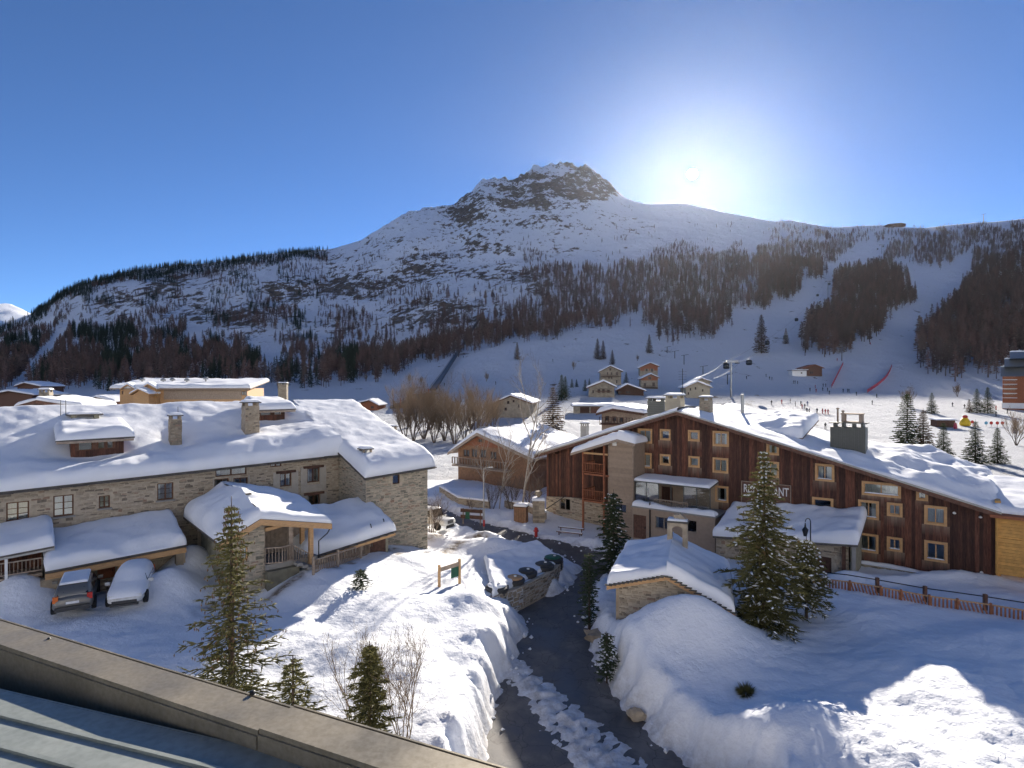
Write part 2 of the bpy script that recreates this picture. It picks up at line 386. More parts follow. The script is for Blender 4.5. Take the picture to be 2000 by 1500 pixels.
def far_ground(px, Y):                    # world height of the far terrain
    px = np.asarray(px, float); Y = np.asarray(Y, float)
    z = far_z(px, Y)[0]; bl = sstep(78, 130, Y)
    if np.any(Y < 130):
        X = (px-1000)/F*Y; z = (ground_z(X, Y, False)-CZ)*(1-bl)+z*bl
    return z+CZ
def far_hit(px, py, y0=80, y1=1600):      # first visible far point under a pixel
    Y = np.linspace(y0, y1, 3000); z = far_ground(np.full(3000, float(px)), Y)-CZ
    pp = 750-z/Y*F; k = np.argmax(pp <= py); return Vector(((px-1000)/F*Y[k], Y[k], z[k]+CZ))
def ridge_pt(px):
    Y = float(col_prof(np.array([float(px)]))[3][0][0])-12; return Vector(((px-1000)/F*Y, Y, float(far_ground(np.array([float(px)]), np.array([Y]))[0])))
# unseen valley side added behind the viewer, large and sunward to bounce fill light
ox = np.linspace(-3400, 3400, 200); oy = np.concatenate([np.linspace(-29, -120, 14), np.linspace(-130, -1750, 90)]); OX, OY = np.meshgrid(ox, oy); od = -OY-29
OZ = -2.5+.02*od+.52*np.maximum(od-70, 0)*sstep(40, 260, od)+sstep(60, 300, od)*(40*fbm(OX/260, OY/220, 4)+10*ridged(OX/80, OY/80, 3))
struct(link('unseen_fill_slope', np_mesh('unseen_fill_slope', np.stack([OX, OY, OZ], -1).reshape(-1, 3), grid_faces(len(oy), 200)[:, ::-1], 'mountain', True, {'rock': np.clip(.25+.4*fbm(OX/200, OY/150, 3), 0, 1)})))
# far sunlit range beyond the valley
dx = np.linspace(-5200, -3000, 90); dyy = np.linspace(0, 1, 40); DX, DT = np.meshgrid(dx, dyy)
DY = 3600+1200*DT; dpx = 1000+DX/DY*F
hr = np.interp(DX/(3600+1200), np.array([-1.1, -.9, -.86, -.83, -.81, -.79, -.65]), [500, 560, 600, 610, 600, 555, 300])
DZ = hr*np.sin(np.clip(DT*1.25, 0, 1)*math.pi/2)-np.where(DT > .8, (DT-.8)*900, 0)+50*ridged(DX/420, DY/420, 4)*DT
struct(link('distant_mountain', np_mesh('distant_mountain', np.stack([DX, DY, DZ+CZ], -1).reshape(-1, 3), grid_faces(40, 90), 'mountain', True, {'rock': np.clip(ridged(DX/90, DZ/60, 3)-.75, 0, .5)})))
# ---------------------------------------------------------------- larch and spruce woods on the slopes
simple('larch_bark', (.11, .086, .08), .9, .35, 3, rnd=.35)
simple('larch_red', (.15, .10, .09), .9, .35, 3, rnd=.3)
simple('dark_needles', (.03, .045, .032), .9, .4, 3, rnd=.35)
def in_poly(px, py, poly):
    return poly_sd(px, py, np.array(poly, float)) < 0
POLY = [([(1010,480),(1060,505),(1150,530),(1250,505),(1330,482),(1400,492),(1500,480),(1600,458),(1668,475),(1655,500),(1560,560),(1540,590),(1480,602),(1430,618),(1385,668),(1330,672),(1282,650),(1262,605),(1180,642),(1110,640),(1060,590)], .95),
 ([(1700,505),(1735,520),(1782,560),(1772,592),(1722,640),(1692,680),(1640,697),(1572,690),(1568,655),(1618,592),(1645,545)], 1.0),
 ([(1895,525),(1935,485),(2000,475),(2620,470),(2620,735),(1965,735),(1880,752),(1800,735),(1795,700),(1802,650),(1852,612),(1885,565)], .8),
 ([(1752,452),(1830,447),(1950,437),(2620,432),(2620,482),(1930,480),(1880,502),(1840,522),(1742,517)], .8),
 ([(480,742),(620,722),(760,690),(880,640),(980,610),(1080,590),(1180,600),(1180,640),(1090,652),(1000,668),(900,694),(850,706),(740,738),(600,757),(480,760)], 1.0),
 ([(-620,690),(0,670),(100,640),(200,640),(330,660),(470,690),(520,740),(480,762),(-620,770)], .8),
 ([(560,700),(640,660),(720,640),(760,640),(720,690),(600,735)], .3),
 ([(880,590),(1010,560),(1100,590),(980,640),(880,650)], .22)]
def density(px, py, ridge):
    d = np.zeros(np.shape(px)); qx = px+26*fbm(px/55, py/40, 3); qy = py+16*fbm(px/45+7, py/38, 3)
    for poly, w_ in POLY: d = np.maximum(d, np.where(in_poly(qx, qy, poly), w_, 0))
    d = np.maximum(d, np.where((px > 60) & (px < 640) & (py < ridge+26), .75, 0))
    band = (px < 900) & (py > 500) & (py < 700)
    d = np.maximum(d, np.where(band, 0.65*sstep(-.15, .45, fbm(px/70, py/40, 3)+.15), 0))
    d = np.maximum(d, np.where((px > 700) & (px < 1500) & (py > 440) & (py < 640), .12*sstep(.05, .5, fbm(px/50+9, py/30, 3)), 0))
    d = np.maximum(d, np.where((px > 1500) & (px < 1760) & (py < 475), .25, 0))
    chute = np.abs(px-(150-(py-610)*.75)) < 9+(py-600)*.05          # open avalanche gully on the left
    d = np.where(chute & (py > 600) & (px < 200), 0, d)
    d = d*sstep(-.55, .05, fbm(px/33+2, py/22, 3)+.25)
    return d
NT = 90000
tpx = RNG.uniform(-420, 2420, NT); tYr = col_prof(tpx)[3][0]
tY = 300*(tYr/300)**np.sqrt(RNG.uniform(0, 1, NT)); tz, _, tcl, _ = far_z(tpx, tY)
tpy = 750-far_base(tpx, tY)/tY*F; trp = 750-col_prof(tpx)[3][1]/tYr*F
dens = density(tpx, tpy, trp)*np.where(tcl > .3, .05, 1)
keep = RNG.uniform(0, 1, NT) < dens*.62
ex = RNG.uniform(70, 640, 1900); eYr = col_prof(ex)[3][0]; eY = eYr-RNG.uniform(-10, 130, 1900)*(.5+.5*np.sin(ex/37)**2); ez = far_z(ex, eY)[0]
tpx = np.concatenate([tpx[keep], ex]); tY = np.concatenate([tY[keep], eY]); tz = np.concatenate([tz[keep], ez]); tpy = 750-far_base(tpx, tY)/tY*F; trp = 750-col_prof(tpx)[3][1]/col_prof(tpx)[3][0]*F; tx = (tpx-1000)/F*tY
def larch_mesh(name, seed, mat, n=64, spread=.15, droop=-.12, low=.18):
    r = random.Random(seed); mb = MB()
    mb.tube([(0, 0, -.04), (r.uniform(-.01, .01), 0, .5), (0, 0, 1)], [.016, .010, .002], 4, False)
    for i in range(n):
        z = low+(1-low)*(i/n)**.9*.97; a = r.uniform(0, 6.283); L = spread*(1-z)**.7*r.uniform(.55, 1.15)+.012
        d = Vector((math.cos(a), math.sin(a), 0)); s = Vector((-d.y, d.x, 0)); w_ = r.uniform(.003, .006)
        tip = d*L+Vector((0, 0, z+droop*L*3*r.uniform(.3, 1)+L*.1))
        b0 = Vector((0, 0, z)); mid = (b0+tip)/2+Vector((0, 0, -.012))
        mb.add([b0, mid+s*w_*1.6, tip, mid-s*w_*1.6, mid+Vector((0, 0, -w_*2.5))], [(0, 1, 2, 3), (0, 4, 2)])
    return mb.mesh(name, mat)
LARCH = [larch_mesh('larch', 1, 'larch_bark', 110, .2), larch_mesh('larch', 2, 'larch_red', 120, .17, -.1, .22), larch_mesh('larch', 3, 'larch_bark', 90, .22, -.2, .3),
         larch_mesh('larch', 5, 'larch_red', 140, .24, .02, .28), larch_mesh('larch', 7, 'larch_bark', 100, .26, -.1, .35), larch_mesh('larch', 8, 'larch_red', 90, .15, -.15, .15)]
SPRF = [larch_mesh('spruce', 4, 'dark_needles', 110, .17, -.5, .08)]
hts = np.where(tpx > 1480, RNG.uniform(11, 22, len(tpx)), RNG.uniform(7, 17, len(tpx)))*np.where(tY > 900, .65, 1)*np.where((tpy < trp+14) & (tpx > 640), .6, 1)*np.where((tpx < 640) & (tY > 900), 1.3, 1)
vis = hts/tY*((tpx > -20) & (tpx < 2020))
order = np.argsort(-vis); NI = 290
evg = ((fbm(tpx/90+40, tpy/40, 2) > .15) & (tpx < 700)) | ((tpx < 640) & (tpy < trp+20))
def wood_label(px, py):
    if px < 900: return 'bare larch at the foot of the wooded slope beyond the stone house', 'larches at the mountain foot'
    if px < 1540: return 'bare reddish larch on the wooded slope below the pale ridge', 'larches under the pale ridge'
    if px < 1788: return 'bare brown larch in the wooded clump between the two ski runs', 'larches between the ski runs'
    return 'tall thin larch on the steep bank right of the wide ski run', 'larches right of the wide ski run'
for i in order[:NI]:
    me = LARCH[int(RNG.integers(0, 6))]
    o = link('larch_tree', me, None, (tx[i], tY[i], tz[i]+CZ-.2), RNG.uniform(0, 6.28), (hts[i]*RNG.uniform(.9, 1.3),)*2+(hts[i],))
    lb, gr = wood_label(tpx[i], tpy[i]); tag(o, lb, 'tree', gr)
rest = order[NI:]
def scatter(name, pts, meshes, hs, label=None):    # one wood: points carrying instances of the tree meshes
    ng = bpy.data.node_groups.new(name, 'GeometryNodeTree')
    ng.interface.new_socket('Geometry', in_out='INPUT', socket_type='NodeSocketGeometry'); ng.interface.new_socket('Geometry', in_out='OUTPUT', socket_type='NodeSocketGeometry')
    gi = ng.nodes.new('NodeGroupInput'); go = ng.nodes.new('NodeGroupOutput'); ip = ng.nodes.new('GeometryNodeInstanceOnPoints')
    gj = ng.nodes.new('GeometryNodeGeometryToInstance')
    for me in meshes[::-1]:
        oi = bpy.data.objects.new('tree_source', me); mi = ng.nodes.new('GeometryNodeObjectInfo'); mi.inputs['Object'].default_value = oi
        ng.links.new(mi.outputs['Geometry'], gj.inputs[0])
    ng.links.new(gi.outputs[0], ip.inputs['Points']); ng.links.new(gj.outputs[0], ip.inputs['Instance']); ip.inputs['Pick Instance'].default_value = True
    for nm, ty, sk in (('pick', 'INT', 'Instance Index'), ('scl', 'FLOAT_VECTOR', 'Scale'), ('rot', 'FLOAT_VECTOR', 'Rotation')):
        na = ng.nodes.new('GeometryNodeInputNamedAttribute'); na.data_type = ty; na.inputs[0].default_value = nm
        ng.links.new(na.outputs[0], ip.inputs[sk])
    ng.links.new(ip.outputs[0], go.inputs[0])
    me = bpy.data.meshes.new(name); n = len(pts); me.vertices.add(n); me.vertices.foreach_set('co', np.asarray(pts, np.float32).ravel())
    a = me.attributes.new('pick', 'INT', 'POINT'); a.data.foreach_set('value', RNG.integers(0, len(meshes), n).astype(np.int32))
    s = np.stack([hs*RNG.uniform(.9, 1.35, n)]*2+[hs], -1).astype(np.float32); a = me.attributes.new('scl', 'FLOAT_VECTOR', 'POINT'); a.data.foreach_set('vector', s.ravel())
    rt = np.zeros((n, 3), np.float32); rt[:, 2] = RNG.uniform(0, 6.28, n); a = me.attributes.new('rot', 'FLOAT_VECTOR', 'POINT'); a.data.foreach_set('vector', rt.ravel())
    o = link(name, me); md = o.modifiers.new('scatter', 'NODES'); md.node_group = ng; return stuff(o)
e = evg[rest]; R1 = rest[~e]; R2 = rest[e]
pt = lambda R: np.stack([tx[R], tY[R], tz[R]+CZ-.2], -1)
tag(scatter('larch_wood', pt(R1), LARCH, hts[R1]), 'brown bare larch wood covering the mountain slopes', 'woodland')
tag(scatter('spruce_wood', pt(R2), SPRF, hts[R2]), 'dark evergreen wood mixed into the left mountain slope', 'woodland')
# ---------------------------------------------------------------- building kit
simple('timber_light', (.52, .31, .15), .7, .25, 4, .004, stretch=(1, 1, 6))
simple('timber_dark', (.12, .06, .04), .75, .45, 5, .006, rnd=.45)
simple('timber_red', (.27, .095, .045), .7, .3, 5, .004)
simple('timber_grey', (.33, .26, .2), .8, .3, 5, .004)
simple('window_frame', (.56, .33, .15), .55, .15, 5)
simple('window_brown', (.13, .06, .03), .6, .2, 5)
simple('tan_cladding', (.34, .255, .185), .75, .12, 4, rnd=.15)
simple('golden_cladding', (.62, .33, .09), .65, .2, 4, rnd=.18)
simple('grey_metal', (.115, .12, .11), .5, .1, 8, metal=.3, rnd=.15)
simple('zinc', (.32, .33, .33), .4, .15, 6, metal=.7)
simple('dark_metal', (.03, .032, .035), .45, .2, 6, metal=.5)
simple('plaster', (.42, .38, .32), .9, .12, 3, .004)
simple('plaster_cream', (.40, .35, .26), .9, .12, 1)
simple('slate', (.10, .09, .08), .75, .4, 3, .01, rnd=.3)
simple('stone', (.36, .295, .215), .85, .35, 2.5, .012, rnd=.5)
simple('stone_green', (.27, .255, .19), .85, .35, 2.5, .012, rnd=.45)
simple('stone_far', (.30, .26, .20), .9, .35, 1.2, .02)
simple('mortar', (.44, .37, .28), .95, .2, 5, .006)
simple('concrete', (.30, .29, .27), .9, .15, 2, .004)
simple('curtain', (.75, .74, .70), .9, .06, 12)
simple('interior', (.05, .045, .04), .9, .2, 1)
simple('fence_orange', (.31, .12, .055), .7, .25, 5)
simple('timber_brown', (.25, .135, .075), .75, .3, 4, .004)
simple('red_paint', (.45, .03, .025), .5, .15, 5)
simple('green_paint', (.02, .10, .06), .5, .2, 5)
simple('white_paint', (.75, .75, .73), .5, .06, 6)
# rubble wall colour: each joined stone carries its own tone in the attribute "tone"
for nm, lo, mi, hi in (('rubble', (.17, .13, .09), (.39, .31, .215), (.50, .41, .295)), ('rubble_green', (.15, .14, .10), (.30, .275, .20), (.42, .38, .285))):
    m, nt, b = nmat(nm); at = N(nt, 'Attribute', attribute_name='tone')
    c = ramp(nt, at.outputs['Fac'], [(0, lo), (.14, lo), (.24, mi), (.9, hi), (.95, (.33, .19, .12))])
    f = noise(nt, coords(nt), 7, 5); c = mixc(nt, .35, c, ramp(nt, f, [(.3, (.08,)*3), (.7, (.42, .38, .31))])); nt.links.new(c, b.inputs['Base Color'])
    b.inputs['Roughness'].default_value = .9; bump(nt, b, f, .6, .015)
# weathered vertical boards
m, nt, b = nmat('old_boards')
v = coords(nt, 'Object', (3, 3, .35)); f = noise(nt, v, 4, 7, .7); oi = N(nt, 'ObjectInfo')
c = ramp(nt, f, [(.25, (.028, .013, .010)), (.5, (.10, .042, .028)), (.72, (.185, .092, .06))])
c = mixc(nt, 1, c, ramp(nt, oi.outputs['Random'], [(0, (.45,)*3), (.5, (.9, .85, .8)), (1, (1.5, 1.3, 1.15))]), 'MULTIPLY')
at = N(nt, 'Attribute', attribute_name='worn'); c = mixc(nt, at.outputs['Fac'], c, (.34, .25, .18)); nt.links.new(c, b.inputs['Base Color'])
b.inputs['Roughness'].default_value = .85; bump(nt, b, f, .5, .008)
m, nt, b = nmat('pane_dark'); nn_ = noise(nt, coords(nt), .8, 2); nt.links.new(ramp(nt, nn_, [(.35, (.012, .014, .018)), (.65, (.05, .05, .055))]), b.inputs['Base Color']); b.inputs['Roughness'].default_value = .12
m, nt, b = nmat('glass')
nt.nodes.remove(b); out = nt.nodes['Material Output']
tr = N(nt, 'BsdfTransparent'); tr.inputs[0].default_value = (.88, .91, .92, 1); gl = N(nt, 'BsdfGlossy'); gl.inputs['Roughness'].default_value = .03
gl.inputs['Color'].default_value = (.8, .85, .9, 1)
fr = N(nt, 'Fresnel'); fr.inputs[0].default_value = 1.9; ms = N(nt, 'MixShader')
nt.links.new(fr.outputs[0], ms.inputs[0]); nt.links.new(tr.outputs[0], ms.inputs[1]); nt.links.new(gl.outputs[0], ms.inputs[2]); nt.links.new(ms.outputs[0], out.inputs[0])
Zv = Vector((0, 0, 1))
class Fr:                                  # facade frame: u along the wall, d outward, z up
    def __init__(s, O, U):
        s.O = Vector((O[0], O[1], 0)); s.U = Vector((U[0], U[1], 0)).normalized(); s.Nn = Vector((s.U.y, -s.U.x, 0))
    def p(s, u, d, z): return s.O+s.U*u+s.Nn*d+Zv*z
    def hit(s, px, py, d=0):
        r = Vector(((px-1000)/F, 1, -(py-750)/F)); t = (s.O+s.Nn*d-Vector((0, 0, 0))).dot(s.Nn)/Vector((r.x, r.y, 0)).dot(s.Nn)
        q = r*t; return ((q-s.O).dot(s.U), q.z+CZ)
    def u(s, px, d=0): return s.hit(px, 750, d)[0]
    def rect(s, x0, y0, x1, y1, d=0):
        a = s.hit(x0, (y0+y1)/2, d)[0]; b_ = s.hit(x1, (y0+y1)/2, d)[0]; xm = (x0+x1)/2
        return (a, b_, s.hit(xm, y1, d)[1], s.hit(xm, y0, d)[1])
    def ax(s): return (s.U, s.Nn, Zv)
    def sub(s, d, u=0):
        q = s.p(u, d, 0); return Fr((q.x, q.y), (s.U.x, s.U.y))
    def turn(s, u, d=0):                   # frame of the side wall facing +U, running away from the viewer
        q = s.p(u, d, 0); n = -s.Nn; return Fr((q.x, q.y), (n.x, n.y))
def lin(pts):
    xs_ = [p[0] for p in pts]; zs_ = [p[1] for p in pts]
    return lambda u: float(np.interp(u, xs_, zs_))
def spans(z0, z1, us, rects):              # free vertical intervals on the strip us
    cuts = sorted((max(r[2], z0), min(r[3], z1)) for r in rects if r[0] < us[1]-1e-6 and r[1] > us[0]+1e-6)
    out = []; z = z0
    for a, b_ in cuts:
        if a > z: out.append((z, a))
        z = max(z, b_)
    if z < z1: out.append((z, z1))
    return out
def wall(fr, u0, u1, z0, ztop, rects=(), name='wall', mat='mortar', parent=None, th=.4, d=0, knots=()):
    zt = ztop if callable(ztop) else (lambda u: ztop)
    ks = sorted(set([u0, u1]+[k for k in knots if u0 < k < u1]+[k for r in rects for k in r[:2] if u0 < k < u1])); mb = MB()
    for a, b_ in zip(ks[:-1], ks[1:]):
        za, zb = zt(a+1e-6), zt(b_-1e-6); top = max(za, zb)
        for lo, hi in spans(z0, top+1, (a, b_), rects):
            ha, hb = (za, zb) if hi > top else (hi, hi)
            if ha <= lo and hb <= lo: continue
            ha = max(ha, lo); hb = max(hb, lo)
            mb.add([fr.p(a, d, lo), fr.p(b_, d, lo), fr.p(b_, d, hb), fr.p(a, d, ha), fr.p(a, d-th, lo), fr.p(b_, d-th, lo), fr.p(b_, d-th, hb), fr.p(a, d-th, ha)],
                   [(0, 1, 2, 3), (5, 4, 7, 6), (4, 5, 1, 0), (3, 2, 6, 7), (4, 0, 3, 7), (1, 5, 6, 2)])
    return mb.build(name, mat, parent)
def stones(fr, u0, u1, z0, ztop, rects, parent, seed=1, mat='rubble', w=(.18, .5), h=(.09, .2), d=0, big=0, proud=.04):
    """irregular rubble stones laid in rough courses; the largest are parts of their own"""
    r = random.Random(seed); zt = ztop if callable(ztop) else (lambda u: ztop); V = []; Q = []; T = []; bigs = []
    z = z0; zmax = max(zt(u0), zt(u1), zt((u0+u1)/2))
    while z < zmax:
        hh = r.uniform(*h); u = u0-r.uniform(0, .2)
        while u < u1:
            ww = r.uniform(*w)*(1 if r.random() > .1 else 1.5); a, b_ = max(u, u0), min(u+ww, u1); u += ww+.02
            if b_-a < .06: continue
            if r.random() < .1: continue
            zz = z+r.uniform(-.07, .07); z1 = min(zz+hh*r.uniform(.45, 1.15), zt((a+b_)/2)-.03)
            if z1-zz < .04: continue
            if any(q[0] < b_+.02 and q[1] > a-.02 and q[2] < z1+.02 and q[3] > zz-.02 for q in rects): continue
            g_ = .012; k = .03; e = r.uniform(.4, 1)*proud; jit = lambda s_=.02: r.uniform(-s_, s_)
            ou = [(a+g_+jit(), zz+g_), (b_-g_, zz+g_+jit()), (b_-g_+jit(), z1-g_), (a+g_, z1-g_+jit())]
            cu = (a+b_)/2; cz = (zz+z1)/2
            inn = [(x+(cu-x)*.18+jit(.01), y+(cz-y)*.25) for x, y in ou]
            vs = [fr.p(x, d+.004, y) for x, y in ou]+[fr.p(x, d+e, y) for x, y in inn]
            fs = [(4, 5, 6, 7), (0, 1, 5, 4), (1, 2, 6, 5), (2, 3, 7, 6), (3, 0, 4, 7)]
            if (b_-a)*(z1-zz) > .075 and len(bigs) < big: bigs.append((vs, fs)); continue
            o = len(V); V += [tuple(q) for q in vs]; Q += [tuple(i+o for i in f) for f in fs]; T += [r.random()]*8
        z += hh
    if V:
        me = np_mesh('rubble_stones', V, Q, mat, False, {'tone': T}); stuff(link('rubble_stones', me, parent))
    for vs, fs in bigs:
        mb = MB(); mb.add(vs, fs); mb.build('stone', 'stone_green' if 'green' in mat else 'stone', parent)
def boards(fr, u0, u1, z0, ztop, rects, parent, w=.19, mat='old_boards', d=0, seed=3, name='board', worn=True, th=.03):
    r = random.Random(seed); u = u0; zt = ztop if callable(ztop) else (lambda u: ztop); zb_ = z0 if callable(z0) else (lambda u: z0)
    while u < u1-.02:
        b_ = min(u+w*r.uniform(.8, 1.25), u1); e = d+th*r.uniform(.6, 1.1)
        for lo, hi in spans(zb_((u+b_)/2), max(zt(u), zt(b_)), (u, b_), rects):
            V = []; Q = []; W = []; g_ = .006; ha = min(hi, zt(u)); hb = min(hi, zt(b_))
            if ha-lo < .05 and hb-lo < .05: continue
            below = worn and any(abs(q[2]-hi) < .02 and q[0] < b_ and q[1] > u for q in rects)
            zm = max(lo, hi-.75) if below else None
            segs = [(lo, zm, zm), (zm, ha, hb)] if below and zm > lo+.02 else [(lo, max(ha, lo), max(hb, lo))]
            for k, (l_, a1, b1) in enumerate(segs):
                o = len(V); V += [tuple(q) for q in (fr.p(u+g_, e, l_), fr.p(b_-g_, e, l_), fr.p(b_-g_, e, b1), fr.p(u+g_, e, a1), fr.p(u+g_, d-.01, l_), fr.p(b_-g_, d-.01, l_), fr.p(b_-g_, d-.01, b1), fr.p(u+g_, d-.01, a1))]
                Q += [tuple(i+o for i in f) for f in ((0, 1, 2, 3), (4, 0, 3, 7), (1, 5, 6, 2), (3, 2, 6, 7), (5, 4, 0, 1)[::-1])]
                wa = r.uniform(.2, .75) if below else 0
                top = wa if (below and k == len(segs)-1) else 0
                W += [0, 0, top, top, 0, 0, top, top] if below else [0]*8
            if V: link(name, np_mesh(name, V, Q, mat, False, {'worn': W}), parent)
        u = b_
def hboards(fr, u0, u1, z0, z1, rects, parent, h=.2, mat='golden_cladding', d=0, name='plank', seed=2):
    r = random.Random(seed); z = z0
    while z < z1-.03:
        zt = min(z+h, z1); cuts = sorted((q[0], q[1]) for q in rects if q[2] < zt-.01 and q[3] > z+.01); a = u0
        for c0, c1 in cuts+[(u1, u1)]:
            if c0 > a+.02: MB().box(fr.p((a+c0)/2, d+.015, (z+zt)/2), ((c0-a)/2, .015, (zt-z)/2-.008), fr.ax()).build(name, mat, parent)
            a = max(a, c1)
        z = zt
def window(fr, rc, parent, fmat='window_frame', fw=.09, rec=.12, leaves=2, bars=0, curtain=0, sill='', d=0, outer=0, glass='glass', seed=0):
    """window part with its own frame ring, panes, curtain and sill as sub-parts"""
    u0, u1, z0, z1 = rc; mb = MB(); ax = fr.ax(); uc = (u0+u1)/2; zc = (z0+z1)/2; dd = d-rec
    if outer:                              # broad trim around the opening, proud of the wall
        o = outer; e = d+.05
        for (a, b_, c_, f_) in ((u0-o, u1+o, z1, z1+o), (u0-o, u1+o, z0-o, z0), (u0-o, u0, z0, z1), (u1, u1+o, z0, z1)):
            mb.box(fr.p((a+b_)/2, d+.015, (c_+f_)/2), ((b_-a)/2, .05, (f_-c_)/2), ax)
    for (a, b_, c_, f_) in ((u0, u1, z1-fw, z1), (u0, u1, z0, z0+fw), (u0, u0+fw, z0+fw, z1-fw), (u1-fw, u1, z0+fw, z1-fw)):
        mb.box(fr.p((a+b_)/2, dd, (c_+f_)/2), ((b_-a)/2, .04, (f_-c_)/2), ax)
    wo = mb.build('window', fmat, parent)
    a0, a1 = u0+fw, u1-fw; pw = (a1-a0)/leaves
    m2 = MB()
    for k in range(1, leaves): m2.box(fr.p(a0+pw*k, dd+.006, zc), (fw*.55, .045, (z1-z0)/2-fw), ax)
    for k in range(leaves):
        for j in range(1, bars+1): m2.box(fr.p(a0+pw*(k+.5), dd+.012, z0+fw+(z1-z0-2*fw)*j/(bars+1)), (pw/2, .02, .014), ax)
    if m2.v: m2.build('mullion', fmat, wo)
    for k in range(leaves):
        ml = a0+pw*k+(fw*.55 if k else 0); mr = a0+pw*(k+1)-(fw*.55 if k < leaves-1 else 0)
        m3 = MB().box(fr.p((ml+mr)/2, dd-.02, zc), ((mr-ml)/2, .006, (z1-z0)/2-fw), ax); m3.build('pane', glass, wo)
    if curtain:
        r = random.Random(int(abs(u0*100)+seed)); m4 = MB(); n = 14; vs = []; W_ = (a1-a0); full = curtain >= 1
        for s_, (ca, cb) in enumerate([(a0, a0+W_*min(curtain*.5, .5)), (a1-W_*min(curtain*.5, .5), a1)]):
            vs = []
            for i in range(n+1):
                q = ca+(cb-ca)*i/n; wv = .02*math.sin(i*2.4+s_)
                vs += [fr.p(q, dd-.06+wv, z0+fw), fr.p(q, dd-.06+wv, z1-fw)]
            m4.add(vs, [(2*i, 2*i+2, 2*i+3, 2*i+1) for i in range(n)])
        m4.build('curtain', 'curtain', wo)
    if sill: MB().box(fr.p(uc, d+.06, z0-.05), ((u1-u0)/2+.08, .12, .045), ax).build('sill', sill, wo)
    return wo
def door(fr, rc, parent, mat='timber_dark', rec=.1, d=0):
    u0, u1, z0, z1 = rc; ax = fr.ax()
    o = MB().box(fr.p((u0+u1)/2, d-rec, (z0+z1)/2), ((u1-u0)/2, .03, (z1-z0)/2), ax)
    for k in range(1, 5): o.box(fr.p(u0+(u1-u0)*k/5, d-rec+.035, (z0+z1)/2), (.012, .012, (z1-z0)/2-.05), ax)
    o = o.build('door', mat, parent); MB().box(fr.p(u1-.12, d-rec+.07, z0+(z1-z0)*.48), (.015, .04, .07), ax).build('handle', 'dark_metal', o); return o
def snow_slab(name, c00, c10, c11, c01, T, parent=None, res=.3, r=None, mat='snow', nz=.12, seed=0, up=None, hfun=None, over=.12, edge=(1, 1, 1, 1), lip=0.):
    """rounded blanket of snow on the quad c00-c10-c11-c01 (c00-c10 is the eave)"""
    c00, c10, c11, c01 = map(Vector, (c00, c10, c11, c01)); r = r or T*1.1
    L = max((c10-c00).length, (c11-c01).length); D = max((c01-c00).length, (c11-c10).length)
    def ticks(length):
        n = max(6, int(length/res)); t = np.linspace(0, length, n)
        e = np.array([0, .03, .1, .22, .4, .65, .95])*r; e = e[e < length*.4]
        return np.unique(np.concatenate([t[(t > e[-1]*1.05) & (t < length-e[-1]*1.05)], e, length-e]))
    s = ticks(L)/L; t = ticks(D)/D; S, Tt = np.meshgrid(s, t)
    A = [np.array(c) for c in (c00, c10, c11, c01)]
    B = (A[0][None, None]*((1-S)*(1-Tt))[..., None]+A[1]*(S*(1-Tt))[..., None]+A[2]*(S*Tt)[..., None]+A[3]*((1-S)*Tt)[..., None])
    nrm = np.array((c10-c00).cross(c01-c00).normalized())
    if nrm[2] < 0: nrm = -nrm
    up_ = np.array([0, 0, 1.]) if up is None else np.array(up)
    def rd(x, on): x = np.clip(x/r, 0, 1); return np.sqrt(np.clip(1-(1-x)**2, 0, 1)) if on else np.ones_like(x)
    prof = rd(S*L, edge[3])*rd((1-S)*L, edge[1])*rd(Tt*D, edge[0])*rd((1-Tt)*D, edge[2])
    wx, wy = B[..., 0]+seed*13.7, B[..., 1]+seed*7.1
    h = T*(1+nz*3*fbm(wx*.22, wy*.22, 2)+nz*fbm(wx*.9, wy*.9, 2))
    if hfun is not None: h = hfun(S*L, Tt*D, h, L, D)
    h = np.maximum((h+(.035*fbm(wx*1.6, wy*1.6, 3)+.05*(np.clip(ridged(wx*.45, wy*.45, 4, .55), 0, 1)-.5))*min(1, T/.5))*prof, 0.0)
    # bulge outward over the edges
    eu = np.array((c10-c00).normalized()); ev = np.array((c01-c00).normalized())
    bl = lambda x: np.exp(-(x/(r*.8))**2)
    k = np.clip(h/T, 0, 1)*(1-np.clip(h/T, 0, 1)*.35)*over*(1+1.1*fbm(wx*1.1, wy*1.1, 3))
    B = B+(eu*((bl((1-S)*L)*edge[1]-bl(S*L)*edge[3])*k)[..., None])+ev*((bl((1-Tt)*D)*edge[2]-bl(Tt*D)*edge[0])*k)[..., None]
    B = B+up_*h[..., None]
    nr, nc = S.shape; return link(name, np_mesh(name, B.reshape(-1, 3), grid_faces(nr, nc), mat, True), parent)
def roof_slab(c00, c10, c11, c01, th, parent, mat='slate', name='roof'):
    c = [Vector(q) for q in (c00, c10, c11, c01)]; return MB().prism([q-Zv*th for q in c], Zv*th).build(name, mat, parent)
